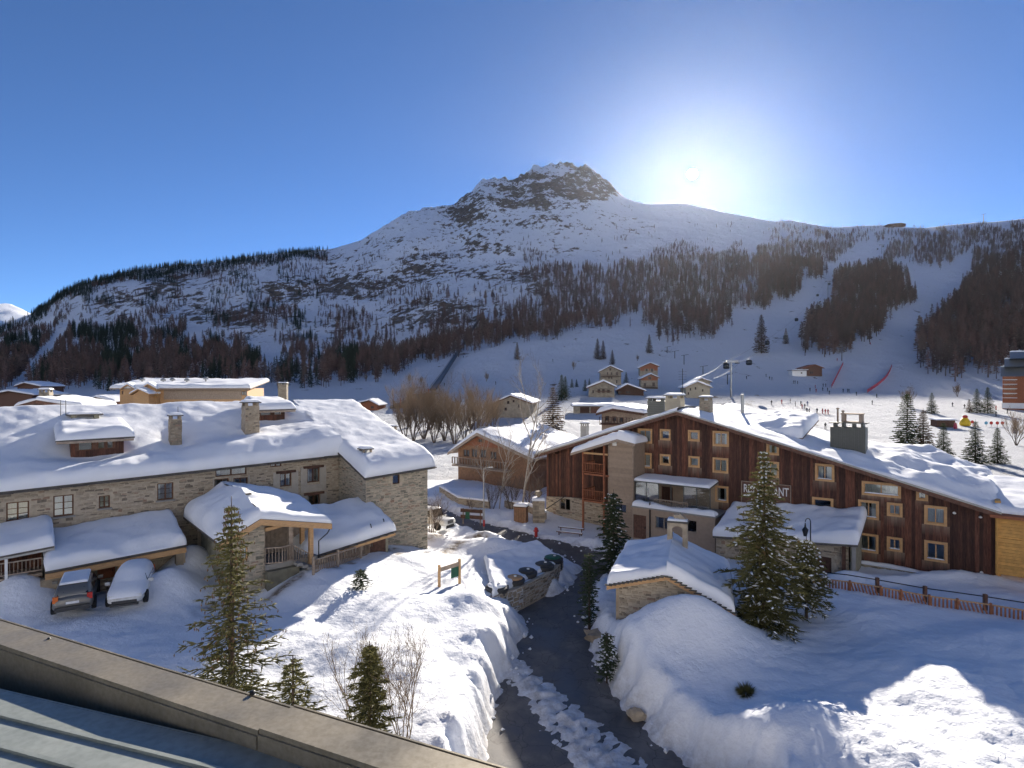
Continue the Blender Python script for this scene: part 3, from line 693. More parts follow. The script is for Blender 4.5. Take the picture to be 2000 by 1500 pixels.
def gable_roof(fr, uL, uR, dF, dB, zL, zR, uP, zP, th, parent, smat='snow', T=.5, mat='slate', fascia='timber_grey', sn=(1, 1), seed=0, eave=0.):
    """ridge runs away from the viewer; slopes fall to +u and -u"""
    out = []
    for k, (ue, ze) in enumerate(((uL, zL), (uR, zR))):
        a = fr.p(ue, dF, ze); b_ = fr.p(ue, dB, ze); c_ = fr.p(uP, dB, zP); e = fr.p(uP, dF, zP)
        q = (a, b_, c_, e) if k else (b_, a, e, c_)
        rf = roof_slab(*q, th, parent, mat)
        MB().prism([fr.p(ue, dF+.03, ze-th-.06), fr.p(uP, dF+.03, zP-th-.06), fr.p(uP, dF+.03, zP+.01), fr.p(ue, dF+.03, ze+.01)], fr.Nn*.05).build('fascia', fascia, rf)
        if sn[k]:
            up = Zv*.004; snow_slab('roof_snow', q[0]+up, q[1]+up, q[2]+up, q[3]+up, T, rf, seed=seed+k, edge=(1, 1, 0, 1))
        out.append(rf)
    return out
def chimney(fr, u, d, z0, z1, hw, hd, parent, mat='stone', cap=True, name='chimney', snow=True):
    ax = fr.ax(); rr = random.Random(int(u*31+z0*17)); mb = MB(); z = z0
    while z < z1-.01:
        zz = min(z+.24, z1); mb.box(fr.p(u, d, (z+zz)/2), (hw*rr.uniform(.94, 1.02), hd*rr.uniform(.94, 1.02), (zz-z)/2-.004), ax); z = zz
    o = mb.build(name, mat, parent)
    if mat in ('stone', 'stone_green', 'stone_far'): stones(fr.sub(d+hd), u-hw*.97, u+hw*.97, z0, z1-.02, [], o, int(abs(u)*9), 'rubble_green' if 'green' in mat else 'rubble', w=(.14, .36), h=(.09, .18), proud=.05)
    if cap:
        for i in (-1, 1):
            for j in (-1, 1): MB().box(fr.p(u+i*hw*.75, d+j*hd*.75, z1+.12), (hw*.18, hd*.18, .12), ax).build('cap_leg', mat, o)
        MB().box(fr.p(u, d, z1+.275), (hw*1.2, hd*1.2, .035), ax).build('cap_slab', 'slate', o)
        if snow: q = [fr.p(u+i*hw*1.1, d+j*hd*1.1, z1+.312) for i, j in ((-1, 1), (1, 1), (1, -1), (-1, -1))]; snow_slab('cap_snow', *q, .16, o, res=.2, over=.03)
    return o
def balustrade(p, q, h, parent, mat='timber_red', n=None, name='balustrade', gap=.16, w=.06):
    p = Vector(p); q = Vector(q); mb = MB().bar(p+Zv*h, q+Zv*h, .09, .06).bar(p+Zv*.12, q+Zv*.12, .06, .06)
    o = mb.build(name, mat, parent); L = (q-p).length; n = n or max(2, int(L/gap))
    for i in range(n+1):
        a = p.lerp(q, i/n); MB().bar(a+Zv*.15, a+Zv*(h-.03), w, .03, (q-p).normalized()).build('baluster', mat, o)
    return o
# ---------------------------------------------------------------- long stone house
L = Fr(tuple(P(33, 750, 33.2))[:2], (1350/F, 1))
def ray_plane(px, py, p0, n):
    r = Vector(((px-1000)/F, 1, -(py-750)/F)); o = Vector((0, 0, CZ)); return o+r*((p0-o).dot(n)/r.dot(n))
house = thing('stone_house', 'long snow-covered stone house with slate roof, dormers and brown windows', 'house', loc=L.p(10, 0, 1.5))
house.location = (0, 0, 0)
uA = L.u(-170); uW = L.u(662); dW = 4.6; uE = L.u(835, dW)
zE = lambda u: float(np.interp(u, [L.u(0), L.u(660)], [8.2, 8.8])); zR = 11.9; dR = -9.1
wins = {'w1': (12,980,57,1017), 'w2': (104,967,144,1008), 'w3': (193,968,215,992), 'w4': (307,943,339,976), 'w5': (272,1013,306,1041),
        'b0': (421,912,482,929), 'b1': (419,935,447,966), 'b2': (456,933,484,963), 's1': (528,903,550,912), 'a1': (547,924,569,950), 'a2': (600,914,624,942),
        'a3': (601,966,625,990), 'a4': (546,975,570,996)}
R = {k: L.rect(*v) for k, v in wins.items()}
wall(L, uA, uW, .5, lambda u: zE(u)+.05, list(R.values()), 'front_wall', 'mortar', house)
stones(L, uA, uW, 3.0, zE, list(R.values()), house, 1, big=70)
for k, rc in R.items():
    kw = dict(fmat='window_brown', leaves=2, bars=2 if k in ('w1', 'w2', 'w4') else 1 if k == 'w3' else 0, curtain={'w1': .9, 'w2': 1, 'w3': .8, 'w4': .3, 'w5': .5}.get(k, .25), sill='concrete' if k[0] == 'w' else '', fw=.07)
    wo = window(L, rc, house, **kw)
    if k in ('a1', 'a2', 'a3', 'a4', 'b1', 'b2'):
        u0, u1, z0, z1 = rc; mb = MB()
        sw_ = .11 if k[0] == 'b' else .5
        for q in ((u0-sw_, u0-.02, z0-.15, z1+.1), (u1+.02, u1+sw_, z0-.15, z1+.1), (u0-sw_, u1+sw_, z0-.5*(k[0] == 'a')-.18, z0-.16)):
            mb.box(L.p((q[0]+q[1])/2, .035, (q[2]+q[3])/2), ((q[1]-q[0])/2, .03, (q[3]-q[2])/2), L.ax())
        mb.build('plaster_surround', 'plaster', wo)
        if k[0] == 'a': MB().box(L.p((u0+u1)/2, .06, z1+.1), ((u1-u0)/2+.3, .07, .09), L.ax()).build('lintel', 'timber_dark', wo)
# wing
Wf = L.sub(dW); Ws = Fr(tuple(L.p(uW, 0, 0))[:2], tuple(L.Nn)[:2])     # side of the wing, runs toward the viewer
zwl, zwr = 7.55, 7.85; zw = lambda u: float(np.interp(u, [uW, uE], [zwl, zwr])); wslope = (zR-7.7)/(dW-dR)
rw = Wf.rect(767, 927, 781, 945)
wall(Wf, uW, uE, .5, lambda u: zw(u)+.05, [rw], 'wing_wall', 'mortar', house)
stones(Wf, uW, uE, .9, zw, [rw], house, 5, 'rubble_green', big=25)
window(Wf, rw, house, 'window_brown', leaves=1, fw=.06)
MB().prism([L.p(uW-.02, 0, .5), L.p(uW-.02, dW, .5), L.p(uW-.02, dW, zwl), L.p(uW-.02, 0, zwl+wslope*dW)], L.U*.4).build('wing_side_wall', 'mortar', house)
Fs = Fr(tuple(L.p(uW-.02, 0, 0))[:2], tuple(L.Nn)[:2])
Fs.Nn = -L.U; stones(Fs, 0, dW, 1.5, lambda d_: zwl+wslope*(dW-d_), [], house, 8, 'rubble_green', big=10)
MB().box(Wf.p(uE+.06, -.9, 6.4), (.05, .7, .9), L.ax()).build('shutter', 'dark_metal', house)
# back walls close the volume
MB().box(L.p((uA+uE)/2, dR-.3, 6.2), ((uE-uA)/2, .2, 6.0), L.ax()).build('back_wall', 'mortar', house)
MB().prism([L.p(uE-.4, dW-.4, .5), L.p(uE-.4, dR, .5), L.p(uE-.4, dR, zR-.1), L.p(uE-.4, dW-.4, zwr)], L.U*.35).build('end_wall', 'mortar', house)
# roofs
def scoop(S, T_, h, L_, D):
    h = h*(1+.35*np.exp(-((T_-1.9)/1.3)**2)*sstep(0, 6, S)-.15*np.exp(-((T_-4.4)/1.2)**2))
    h = h+.62*np.clip(1-T_/D, 0, 1)*sstep(L_-4, L_, S)
    for (su, st, ru, rt, k) in SCO: h = h*(1-k*np.exp(-(((S-su)/ru)**2+((T_-st)/rt)**2)))
    return h
over = .55
q = [L.p(uA, over, zE(uA)-.22), L.p(uW, over, zE(uW)-.22), L.p(uW, dR, zR), L.p(uA, dR, zR)]
pn_ = (q[1]-q[0]).cross(q[3]-q[0]).normalized(); p0_ = q[0]
rp = lambda px, py, up=.5: ray_plane(px, py, p0_+Zv*up, pn_)
def st(p): return ((p-L.O).dot(L.U)-uA, over-(p-L.O).dot(L.Nn))
d1 = rp(190, 880); d2 = rp(545, 812); c1 = rp(342, 850); c2 = rp(489, 838); v1 = rp(165, 812)
SCO = [st(d1)+(4.2, 1.6, .75), st(c1)+(1.0, 1.2, .6), (st(c2)[0]-2.4, st(c2)[1]+.4, 2.0, 1.6, .55), st(d2)+(3, 1.2, .5), (st(d1)[0]+4.5, st(d1)[1]+1.5, 1.5, 2.5, .55)]
rf = roof_slab(*q, .16, house); snow_slab('roof_snow', *[a+Zv*.004 for a in q], .72, rf, .22, edge=(1, 0, 1, 1), hfun=scoop, over=.22, nz=.05, r=.34)
r_ = random.Random(4); u = uA                                        # ragged slate edge under the snow
while u < uW-.2:
    w_ = r_.uniform(.35, .8); MB().box(L.p(u+w_/2, over+r_.uniform(-.02, .1), zE(u)-.25+r_.uniform(-.03, .03)), (w_/2-.01, .12, .03), L.ax()).build('slate', 'slate', rf); u += w_
def wing_h(S, T_, h, L_, D):
    e = np.where(T_ < 5.0, np.sqrt(np.clip(1-(1-np.clip(S/.6, 0, 1))**2, 0, 1)), 1); return h*e*(1+.25*np.exp(-((T_-1.5)/1.5)**2))
q2 = [L.p(uW-.35, dW+.5, zwl-.18), L.p(uE+.4, dW+.5, zwr-.18), L.p(uE+.4, dR, zR), L.p(uW-.35, dR, zR)]
rf2 = roof_slab(*[a-Zv*.003 for a in q2], .16, house); snow_slab('roof_snow', *[a+Zv*.006 for a in q2], .78, rf2, .25, edge=(1, 1, 1, 0), hfun=wing_h, over=.22, seed=3, r=.4, nz=.03)
for k in range(8):
    a = uW-.35+(uE-uW+.7)*k/8; MB().box(L.p(a+.4, dW+.55+.03*(k % 3), zw(a)-.22), (.38, .12, .03), L.ax()).build('slate', 'slate', rf2)
# back slope of the ridge
q3 = [L.p(uE+.4, dR, zR), L.p(uA, dR, zR), L.p(uA, dR-7, zR-2.6), L.p(uE+.4, dR-7, zR-2.6)]
rf3 = roof_slab(q3[0], q3[1], q3[2], q3[3], .16, house)
snow_slab('roof_snow', q3[2]+Zv*.004, q3[3]+Zv*.004, q3[0]+Zv*.004, q3[1]+Zv*.004, .6, rf3, .6, edge=(1, 1, 0, 1), r=.6)
def ud(p): return ((p-L.O).dot(L.U), (p-L.O).dot(L.Nn))
def dormer(p, x0, y0, x1, y1, wins_, roofpx, depth, T):
    u_, d_ = ud(p); f = L.sub(d_); u0, u1, z0, z1 = f.rect(x0, y0, x1, y1); rs = [f.rect(*w_) for w_ in wins_]
    dm = wall(f, u0, u1, z0-.6, z1, rs, 'dormer', 'timber_dark', house, .15)
    boards(f, u0, u1, z0-.6, z1, rs, dm, .25, worn=False)
    for s_ in (u0, u1-.15): MB().box(f.p(s_+.075, -depth/2-.15, (z0+z1)/2-.2), (.07, depth/2, (z1-z0)/2+.35), f.ax()).build('cheek', 'timber_dark', dm)
    a0, a1 = f.u(roofpx[0], .7), f.u(roofpx[1], .7)
    qq = [f.p(a0, .75, z1+.02), f.p(a1, .75, z1+.06), f.p(a1-.1, -depth, z1+.62), f.p(a0+.1, -depth, z1+.6)]
    MB().prism([a-Zv*.1 for a in qq], Zv*.1).build('dormer_roof', 'slate', dm)
    MB().box(f.p((a0+a1)/2, .70, z1-.13), ((a1-a0)/2-.05, .05, .07), f.ax()).build('dormer_fascia', 'timber_grey', dm)
    snow_slab('dormer_snow', *[a+Zv*.004 for a in qq], T, dm, .25, over=.08, seed=int(x0), r=T*.9)
    for rc in rs: window(f, rc, house, 'window_brown', fw=.06, rec=.05, leaves=1, curtain=.2)
dormer(d1, 138, 856, 242, 880, [(152,862,181,880), (190,862,206,877), (208,860,222,876)], (108, 263), 3.2, .55)
dormer(d2, 503, 800, 556, 814, [(508,803,530,812), (535,803,551,811)], (497, 578), 2.6, .45)
u_, d_ = ud(c2); chimney(L, u_, d_, c2.z-1, L.hit(487, 793, d_)[1], .52, .5, house)
u_, d_ = ud(c1); chimney(L, u_, d_, c1.z-1, L.hit(342, 819, d_)[1], .36, .36, house)
u_, d_ = ud(v1); chimney(L, u_, d_, v1.z-1, L.hit(165, 817, d_)[1], .85, .55, house, 'stone_green')
w1_ = ray_plane(714, 893, q2[0]+Zv*.5, (q2[1]-q2[0]).cross(q2[3]-q2[0]).normalized()); u_, d_ = ud(w1_); chimney(L, u_, d_, w1_.z-1, w1_.z+.35, .38, .38, house)
chimney(L, L.u(762, dR-3), dR-3, 9, L.hit(762, 838, dR-3)[1], .55, .5, house)
for px_ in (127, 134):
    a = L.p(*ud(v1), v1.z-.4); a = a+L.U*((px_-160)*.04); MB().tube([a, a+Zv*1.5], .02, 5).build('aerial', 'dark_metal', house)
u_, d_ = ud(c1); MB().tube([L.p(u_+.2, d_-.1, c1.z+.5), L.p(u_+.2, d_-.1, c1.z+2.0)], .018, 5).build('aerial', 'dark_metal', house)
# ---------------------------------------------------------------- porch house with snow dome
dA = 8.3; A = L.sub(dA)
porch = thing('porch_house', 'stone porch house under a thick snow dome with timber entrance posts', 'house', loc=(0, 0, 0))
uL, zL_ = A.hit(440, 1053); uP, zP = A.hit(502, 1015); uR_, zR_ = A.hit(632, 1023); u2 = A.u(517); uR2 = A.u(618)
topA = lin([(uL, zL_), (uP, zP), (uR_, zR_)]); zB = 1.0
uL += .35; wrA = [A.rect(470, 1068, 484, 1095)]
wall(A, uL, u2, zB, topA, wrA, 'gable_wall', 'mortar', porch, knots=(uP,)); stones(A, uL, u2, 1.4, lambda u: topA(u)-.05, wrA, porch, 12, 'rubble_green', big=25)
window(A, wrA[0], porch, 'timber_light', leaves=1, fw=.07, curtain=.9)
MB().box(A.p(u2-.2, -2.2, (zB+topA(u2))/2), (.2, 1.85, (topA(u2)-zB)/2-.05), A.ax()).build('porch_cheek_wall', 'stone_green', porch)
bw = A.sub(-2.2); wall(bw, u2, uR2+.5, zB, topA(uR2)-.1, [], 'porch_back_wall', 'timber_dark', porch, .2)
boards(bw, u2, uR2+.5, zB+.8, topA(uR2)-.15, [], porch, .22, 'timber_grey', worn=False, name='board')
MB().box(A.p((uL+uR2)/2, -7.9, (zL_+.8)/2), ((uR2-uL)/2, .1, (zL_-1)/2), A.ax()).build('rear_wall', 'mortar', porch)
MB().box(A.p(uL+.2, -3.6, (zB+zL_)/2), (.2, 3.4, (zL_-zB)/2), A.ax()).build('left_wall', 'stone_green', porch)
for px_, d_ in ((567, 0), (590, -1.2), (607, .25)):
    u_ = A.u(px_, d_); MB().box(A.p(u_, d_, (zB+topA(u_))/2-.1), (.12, .12, (topA(u_)-zB)/2-.1), A.ax()).build('post', 'timber_light' if px_ > 580 else 'timber_grey', porch)
MB().bar(A.p(u2, .05, topA(u2)-.55), A.p(A.u(567), .05, topA(u2)-.35), .16, .2).build('tie_beam', 'timber_light', porch)
zf = A.hit(545, 1098)[1]
MB().box(A.p((u2+uR2)/2, -1.0, zf-.15), ((uR2-u2)/2, 1.15, .15), A.ax()).build('porch_floor', 'concrete', porch)
MB().box(A.p((u2+A.u(572))/2+.1, .2, (zf+zB)/2-.3), ((A.u(572)-u2)/2+.1, .3, (zf-zB)/2), A.ax()).build('stair_wall', 'stone_green', porch)
for k in range(7):
    MB().box(A.p(A.u(575)+k*.32, .4, zf-.12-k*.17), (.17, .5, .085), A.ax()).build('step', 'concrete', porch)
balustrade(A.p(u2, .15, zf), A.p(A.u(545), .55, zf), 1.0, porch, 'timber_grey'); balustrade(A.p(A.u(545), .55, zf), A.p(A.u(567), .3, zf), 1.0, porch, 'timber_grey')
balustrade(A.p(A.u(570), .3, zf-.1), A.p(A.u(607), .25, zf-.9), 1.0, porch, 'timber_grey')
gr = []
uLo = uL-.8; sl1 = (zP-topA(uL))/(uP-uL)
for k, (ue, ze) in enumerate(((uLo, zP-sl1*(uP-uLo)), (uR_+.25, zR_-.05))):
    a = A.p(ue, .6, ze); b_ = A.p(ue, -8.1, ze); c_ = A.p(uP, -8.1, zP); e = A.p(uP, .6, zP); qq = (a, b_, c_, e) if k else (b_, a, e, c_)
    rf = roof_slab(*[x+Zv*.14 for x in qq], .14, porch)
    MB().prism([A.p(ue, .62, ze-.2), A.p(uP, .62, zP-.2), A.p(uP, .62, zP+.13), A.p(ue, .62, ze+.13)], A.Nn*.06).build('bargeboard', 'timber_light', rf)
    snow_slab('roof_snow', *[x+Zv*.145 for x in qq], .75, rf, .22, edge=(1, 1, 0, 1), over=.2, seed=20+k, r=.5,
              hfun=(lambda S, T_, h, L_, D: h*(.75+.5*sstep(0, 4, S))) if k else (lambda S, T_, h, L_, D: h*(.75+.5*sstep(0, 4, L_-S))))
MB().tube([A.p(uR_+.3, .5, zR_-.05), A.p(uR_+.05, .45, zR_-.5), A.p(uR2, .35, zR_-.9), A.p(uR2, .35, 2)], .04, 6).build('downpipe', 'dark_metal', porch)
pv = A.p(A.u(480, -3), -3, zP+.5); chimney(A, A.u(480, -3), -3, zP-.2, A.hit(480, 973, -3)[1], .22, .22, porch, 'stone', True, 'chimney', False)
# ---------------------------------------------------------------- low restaurant wing with a strip of windows
low = thing('low_wing', 'low wing with deep snow roof and a dark strip of windows beside the porch', 'building', loc=(0, 0, 0))
dB_ = 7.2; B = L.sub(dB_); ub0, zb0 = B.hit(585, 1090); ub1, zb1 = B.hit(765, 1034); zbt = lambda u: float(np.interp(u, [ub0, ub1], [zb0, zb1])); ub0 = B.u(590)
rs = []
strip = [(590,1094,612,1112), (616,1090,640,1106), (645,1082,665,1098), (668,1077,680,1090), (686,1070,700,1082), (704,1065,720,1076), (722,1060,730,1070)]
rs = [B.rect(*w_, -.3) for w_ in strip]; B2 = B.sub(-.3)
wall(B2, ub0, ub1-.3, .5, lambda u: zbt(u)-.02, rs, 'front_wall', 'timber_dark', low, .25)
for rc in rs: window(B2, rc, low, 'timber_dark', leaves=2, fw=.05, rec=.05, curtain=.3)
zt0 = zbt(ub0)+1.3; qq = [B.p(ub0-.2, .45, zbt(ub0-.2)), B.p(ub1+.1, .45, zb1), B.p(ub1+.1, -4.2, zb1+1.25), B.p(ub0-.2, -4.2, zbt(ub0)+1.5)]
rf = roof_slab(*qq, .15, low); snow_slab('roof_snow', *[x+Zv*.004 for x in qq], .7, rf, .22, over=.15, seed=30, edge=(1, 1, 1, 1), nz=.12, r=.4)
MB().bar(B.p(ub0, .5, zbt(ub0)-.22), B.p(ub1, .5, zb1-.22), .06, .16).build('fascia', 'timber_light', rf)
r_ = random.Random(9); u = ub0
while u < ub1-.2:
    w_ = r_.uniform(.35, .7); MB().box(B.p(u+w_/2, .5+r_.uniform(-.02, .08), zbt(u+w_/2)-.06), (w_/2-.01, .1, .03), B.ax()).build('slate', 'slate', rf); u += w_
MB().prism([B.p(ub1-.1, -.3, .8), B.p(ub1-.1, -4, .8), B.p(ub1-.1, -4, zb1+1.1), B.p(ub1-.1, -.3, zb1-.1)], -L.U*.2).build('end_wall', 'stone_green', low)
for px_, py_ in ((722, 1030), (747, 1020)):       # bent snow guards standing out of the snow
    p = ray_plane(px_, py_, qq[0]+Zv*.62, (qq[1]-qq[0]).cross(qq[3]-qq[0]).normalized())
    MB().tube([p+L.U*(.12*math.cos(t))+Zv*(.35*math.sin(t)-.1) for t in np.linspace(-1.2, 1.2, 8)], .035, 6).build('snow_guard', 'dark_metal', low)
# picket fence in front of the low wing
pf = thing('picket_fence', 'weathered timber picket fence half buried in snow beside the low wing', 'fence', loc=(0, 0, 0))
fp = [P(612, 1118, 34.2), P(660, 1103, 36.4), P(705, 1088, 38.8), P(750, 1074, 41.4)]
for a in fp: a.z = gz(a.x, a.y)+.1
for a, b_ in zip(fp[:-1], fp[1:]):
    balustrade(a-Zv*.1, b_-Zv*.1, .85, pf, 'timber_grey', name='fence_panel'); MB().bar(a-Zv*.4, a+Zv*.95, .12, .12, L.U).build('post', 'timber_grey', pf)
# ---------------------------------------------------------------- open garages
gar = thing('garage_row', 'low stone garages with timber lintel and snow roof behind the parked cars', 'garage', loc=(0, 0, 0))
dG = 4.2; G = L.sub(dG); ug0, zg0 = G.hit(88, 1114); ug1, zg1 = G.hit(362, 1062); zgt = lambda u: float(np.interp(u, [ug0, ug1], [zg0, zg1]))
qq = [G.p(ug0, .3, zg0), G.p(ug1, .3, zg1), G.p(ug1, -4.1, zg1+1.05), G.p(ug0, -4.1, zg0+.95)]
rf = roof_slab(*qq, .12, gar); snow_slab('roof_snow', *[x+Zv*.004 for x in qq], .5, rf, .22, seed=40, nz=.12, r=.3, hfun=lambda S, T_, h, L_, D: h*(1-.8*np.exp(-((T_-.1)/.4)**2)*sstep(.4, .55, S/L_)*sstep(.95, .85, S/L_)))
MB().bar(G.p(ug0, .2, zg0-.3), G.p(ug1, .2, zg1-.3), .18, .3).build('lintel', 'timber_light', gar)
for px_, hw in ((100, .45), (235, .14), (350, .2)):
    u_ = G.u(px_); MB().box(G.p(u_, 0, (zgt(u_)-.45+1.2)/2), (hw, .2, (zgt(u_)-.45-1.2)/2), G.ax()).build('pillar', 'timber_light' if px_ == 235 else 'stone', gar)
bk = G.sub(-1.2); drs = [bk.rect(120, 1125, 170, 1160), bk.rect(240, 1085, 262, 1125), bk.rect(190, 1100, 225, 1130)]
wall(bk, ug0, ug1, .8, lambda u: zgt(u)+.05, drs, 'back_wall', 'mortar', gar, .3); stones(bk, ug0, ug1, 1.6, zgt, drs, gar, 15, big=8)
for rc, mt in zip(drs, ('green_paint', 'green_paint', 'timber_red')): door(bk, rc, gar, mt)
MB().prism([G.p(ug1, 0, 1), G.p(ug1, -4.1, 1), G.p(ug1, -4.1, zg1+.9), G.p(ug1, 0, zg1-.15)], -L.U*.2).build('end_wall', 'stone', gar)
# ---------------------------------------------------------------- balcony shed at the left
sh = thing('balcony_shed', 'dark timber balcony shed with white railing and snow roof left of the garages', 'shed', loc=(0, 0, 0))
S_ = L.sub(3.2); us0 = S_.u(-120); us1, zs1 = S_.hit(106, 1064); zs0 = zs1-.3
qq = [S_.p(us0, .3, zs0), S_.p(us1, .3, zs1), S_.p(us1, -3.1, zs1+.75), S_.p(us0, -3.1, zs0+.75)]
rf = roof_slab(*qq, .12, sh); snow_slab('roof_snow', *[x+Zv*.004 for x in qq], .5, rf, .22, seed=50, r=.3)
MB().bar(S_.p(us0, .32, zs0-.14), S_.p(us1, .32, zs1-.14), .05, .1).build('gutter', 'zinc', rf)
sb = S_.sub(-1.3); wall(sb, us0, us1-.5, .8, zs1-.05, [], 'back_wall', 'timber_dark', sh, .2); boards(sb, us0, us1-.5, 1.6, zs1-.1, [], sh, .2, worn=False)
for px_ in (12, 104):
    u_ = S_.u(px_, .2); MB().box(S_.p(u_, .2, zs1-1.5), (.06, .06, 1.4), S_.ax()).build('post', 'white_paint', sh)
zb_ = S_.hit(50, 1122, .2)[1]; MB().box(S_.p((S_.u(-120)+S_.u(82))/2, -.5, zb_-.12), ((S_.u(82)-S_.u(-120))/2, .75, .08), S_.ax()).build('balcony_floor', 'timber_grey', sh)
balustrade(S_.p(S_.u(-100), .2, zb_), S_.p(S_.u(82, .2), .2, zb_), .75, sh, 'timber_grey')
# ---------------------------------------------------------------- restaurant chalet
Cx = P(1070, 750, 95530/1570); C = Fr((Cx.x, Cx.y), (1500/F, -1))
ch = thing('restaurant_chalet', 'large dark timber chalet with many orange window frames and RESTAURANT sign', 'chalet', loc=(0, 0, 0))
ul, zl = C.hit(1068, 886); up_, zp = C.hit(1330, 806); ur, zr = C.hit(1945, 1000)
top = lin([(ul, zl), (up_, zp), (ur, zr)]); un = C.u(1140); u16 = C.u(1672)
OW = [(1246,837,1274,866), (1289,838,1310,860), (1344,840,1367,862), (1392,842,1424,872), (1246,884,1273,914), (1289,887,1310,909), (1345,891,1367,913), (1392,894,1423,924),
 (1397,949,1423,981), (1497,865,1522,889), (1487,901,1522,932), (1592,906,1630,940), (1586,972,1628,1007), (1683,942,1760,970), (1676,977,1717,1014), (1732,982,1763,1009),
 (1789,958,1813,978), (1805,988,1850,1026), (1676,1042,1716,1079), (1732,1049,1763,1077), (1805,1057,1851,1097)]
CU = [1, 0, 0, .4, .9, .2, 1, .9, .5, .6, .9, .7, 0, 1, .6, .8, .5, .9, .2, 0, .1]
tr_ = .15; IR = []
for k, w_ in enumerate(OW):
    a = C.rect(*w_); t_ = min(tr_, (a[1]-a[0])*.18); IR.append((a[0]+t_, a[1]-t_, a[2]+t_, a[3]-t_))
ORc = [C.rect(*w_) for w_ in OW]
wall(C, ul, ur, -1, top, IR, 'facade_wall', 'timber_dark', ch, .3, knots=(up_,))
base = lambda u: float(np.interp(u, [ul, un, C.u(1690), ur], [C.hit(1075, 970)[1], C.hit(1137, 972)[1], C.hit(1690, 1100)[1], C.hit(1935, 1138)[1]]))
boards(C, ul, u16, base, lambda u: top(u)-.03, ORc, ch, .2, seed=5); boards(C, u16+.1, ur, base, lambda u: top(u)-.03, ORc, ch, .2, seed=6)
MB().bar(C.p(u16+.05, .03, base(u16)), C.p(u16+.05, .03, top(u16)), .1, .06, C.U).build('corner_board', 'timber_dark', ch)
for k, (rc, w_) in enumerate(zip(IR, OW)):
    wd = w_[2]-w_[0]; t_ = min(tr_, (ORc[k][1]-ORc[k][0])*.18)
    lv = 2 if wd > 26 and k not in (12,) else 1
    wo = window(C, rc, ch, 'window_frame', leaves=lv, fw=.055, curtain=CU[k], outer=t_-.005, rec=.08)
    if k in (12, 13, 14, 18, 19, 20, 4, 8, 11):
        z0 = rc[2]+.055; snow_slab('sill_snow', C.p(rc[0]+.02, .04, z0-.03), C.p(rc[1]-.02, .04, z0-.03), C.p(rc[1]-.02, -.06, z0-.03), C.p(rc[0]+.02, -.06, z0-.03), .07, wo, .1, over=.01)
# stone base left and plinth right
sbw = [C.rect(1092, 975, 1114, 998)]
bs = C.sub(.25); stw = [bs.rect(1093, 973, 1114, 997)]
wall(bs, ul+.1, C.u(1186), -1.2, lambda u: base(min(u, un))+.0, stw, 'stone_base', 'mortar', ch, .3); stones(bs, ul+.1, C.u(1186), -.8, lambda u: base(min(u, un)), stw, ch, 21, w=(.25, .6), h=(.15, .32), big=30, proud=.06)
window(bs, stw[0], ch, 'timber_grey', leaves=2, fw=.09)
ps = C.sub(.3); wall(ps, C.u(1672), ur, -1, lambda u: base(u)-.03, [], 'plinth', 'mortar', ch, .28); stones(ps, C.u(1672), ur, .2, lambda u: base(u)-.05, [], ch, 22, 'rubble_green', w=(.25, .55), h=(.12, .25), big=30, proud=.06)
qq = [C.p(C.u(1672), .42, base(C.u(1672))-.03), C.p(ur, .42, base(ur)-.03), C.p(ur, .04, base(ur)-.03), C.p(C.u(1672), .04, base(C.u(1672))-.03)]; snow_slab('plinth_snow', *qq, .12, ch, .2, over=.03, nz=.4)
# the volume behind the facade
DB = -15
for uu in (ul, ur-.3): MB().box(C.p(uu+.15, DB/2, (top(uu)-1)/2-.1), (.15, -DB/2-.3, (top(uu)+1)/2-.1), C.ax()).build('side_wall', 'timber_dark', ch)
wall(C.sub(DB), ul, ur, -1, lambda u: top(u)-.1, [], 'back_wall', 'timber_dark', ch, .3, knots=(up_,))
# roof
oF = .95; zroof = lambda u: top(u)+.22
eL, eR = ul-.9, ur+.25; zeL = zl-(zp-zl)/(up_-ul)*.9; zeR = zr-.06
for k, (ue, ze) in enumerate(((eL, zeL), (eR, zeR))):
    a = C.p(ue, oF, ze+.22); b_ = C.p(ue, DB-.5, ze+.22); c_ = C.p(up_, DB-.5, zp+.22); e = C.p(up_, oF, zp+.22); qq = (a, b_, c_, e) if k else (b_, a, e, c_)
    rf = roof_slab(*qq, .2, ch, 'timber_grey')
    MB().prism([C.p(ue, oF+.01, ze-.16), C.p(up_, oF+.01, zp-.16), C.p(up_, oF+.01, zp+.12), C.p(ue, oF+.01, ze+.12)], C.Nn*.06).build('bargeboard', 'timber_dark', rf)
    MB().prism([C.p(ue, oF+.08, ze+.13), C.p(up_, oF+.08, zp+.13), C.p(up_, oF+.08, zp+.24), C.p(ue, oF+.08, ze+.24)], C.Nn*.04).build('verge_flashing', 'zinc', rf)
    if k:
        hf = lambda S, T_, h, L_, D: h*(.35+1.5*sstep(D*.55, D*.12, T_))*(.35+.65*sstep(0.3, 2.6, S))*(1+.35*np.exp(-((S-4-.25*T_)/1.3)**2)*sstep(3, 8, T_))
        snow_slab('roof_snow', *[x+Zv*.004 for x in (C.p(eR, oF-.1, ze+.22), b_, c_, C.p(up_, oF-.1, zp+.22))], .62, rf, .3, edge=(1, 1, 0, 1), hfun=hf, over=.15, seed=60, nz=.18)
    else: snow_slab('roof_snow', *[x+Zv*.004 for x in (b_, C.p(ue, oF-.05, ze+.22), C.p(up_, oF-.05, zp+.22), c_)], .3, rf, .35, edge=(1, 1, 0, 1), over=.06, seed=61)
# purlin ends below the verge
for px_, py_ in ((1090, 888), (1330, 815)):
    u_, z_ = C.hit(px_, py_); MB().bar(C.p(u_, -.1, top(u_)-.22), C.p(u_, oF-.15, top(u_)-.22), .18, .22).build('purlin', 'timber_dark', ch)
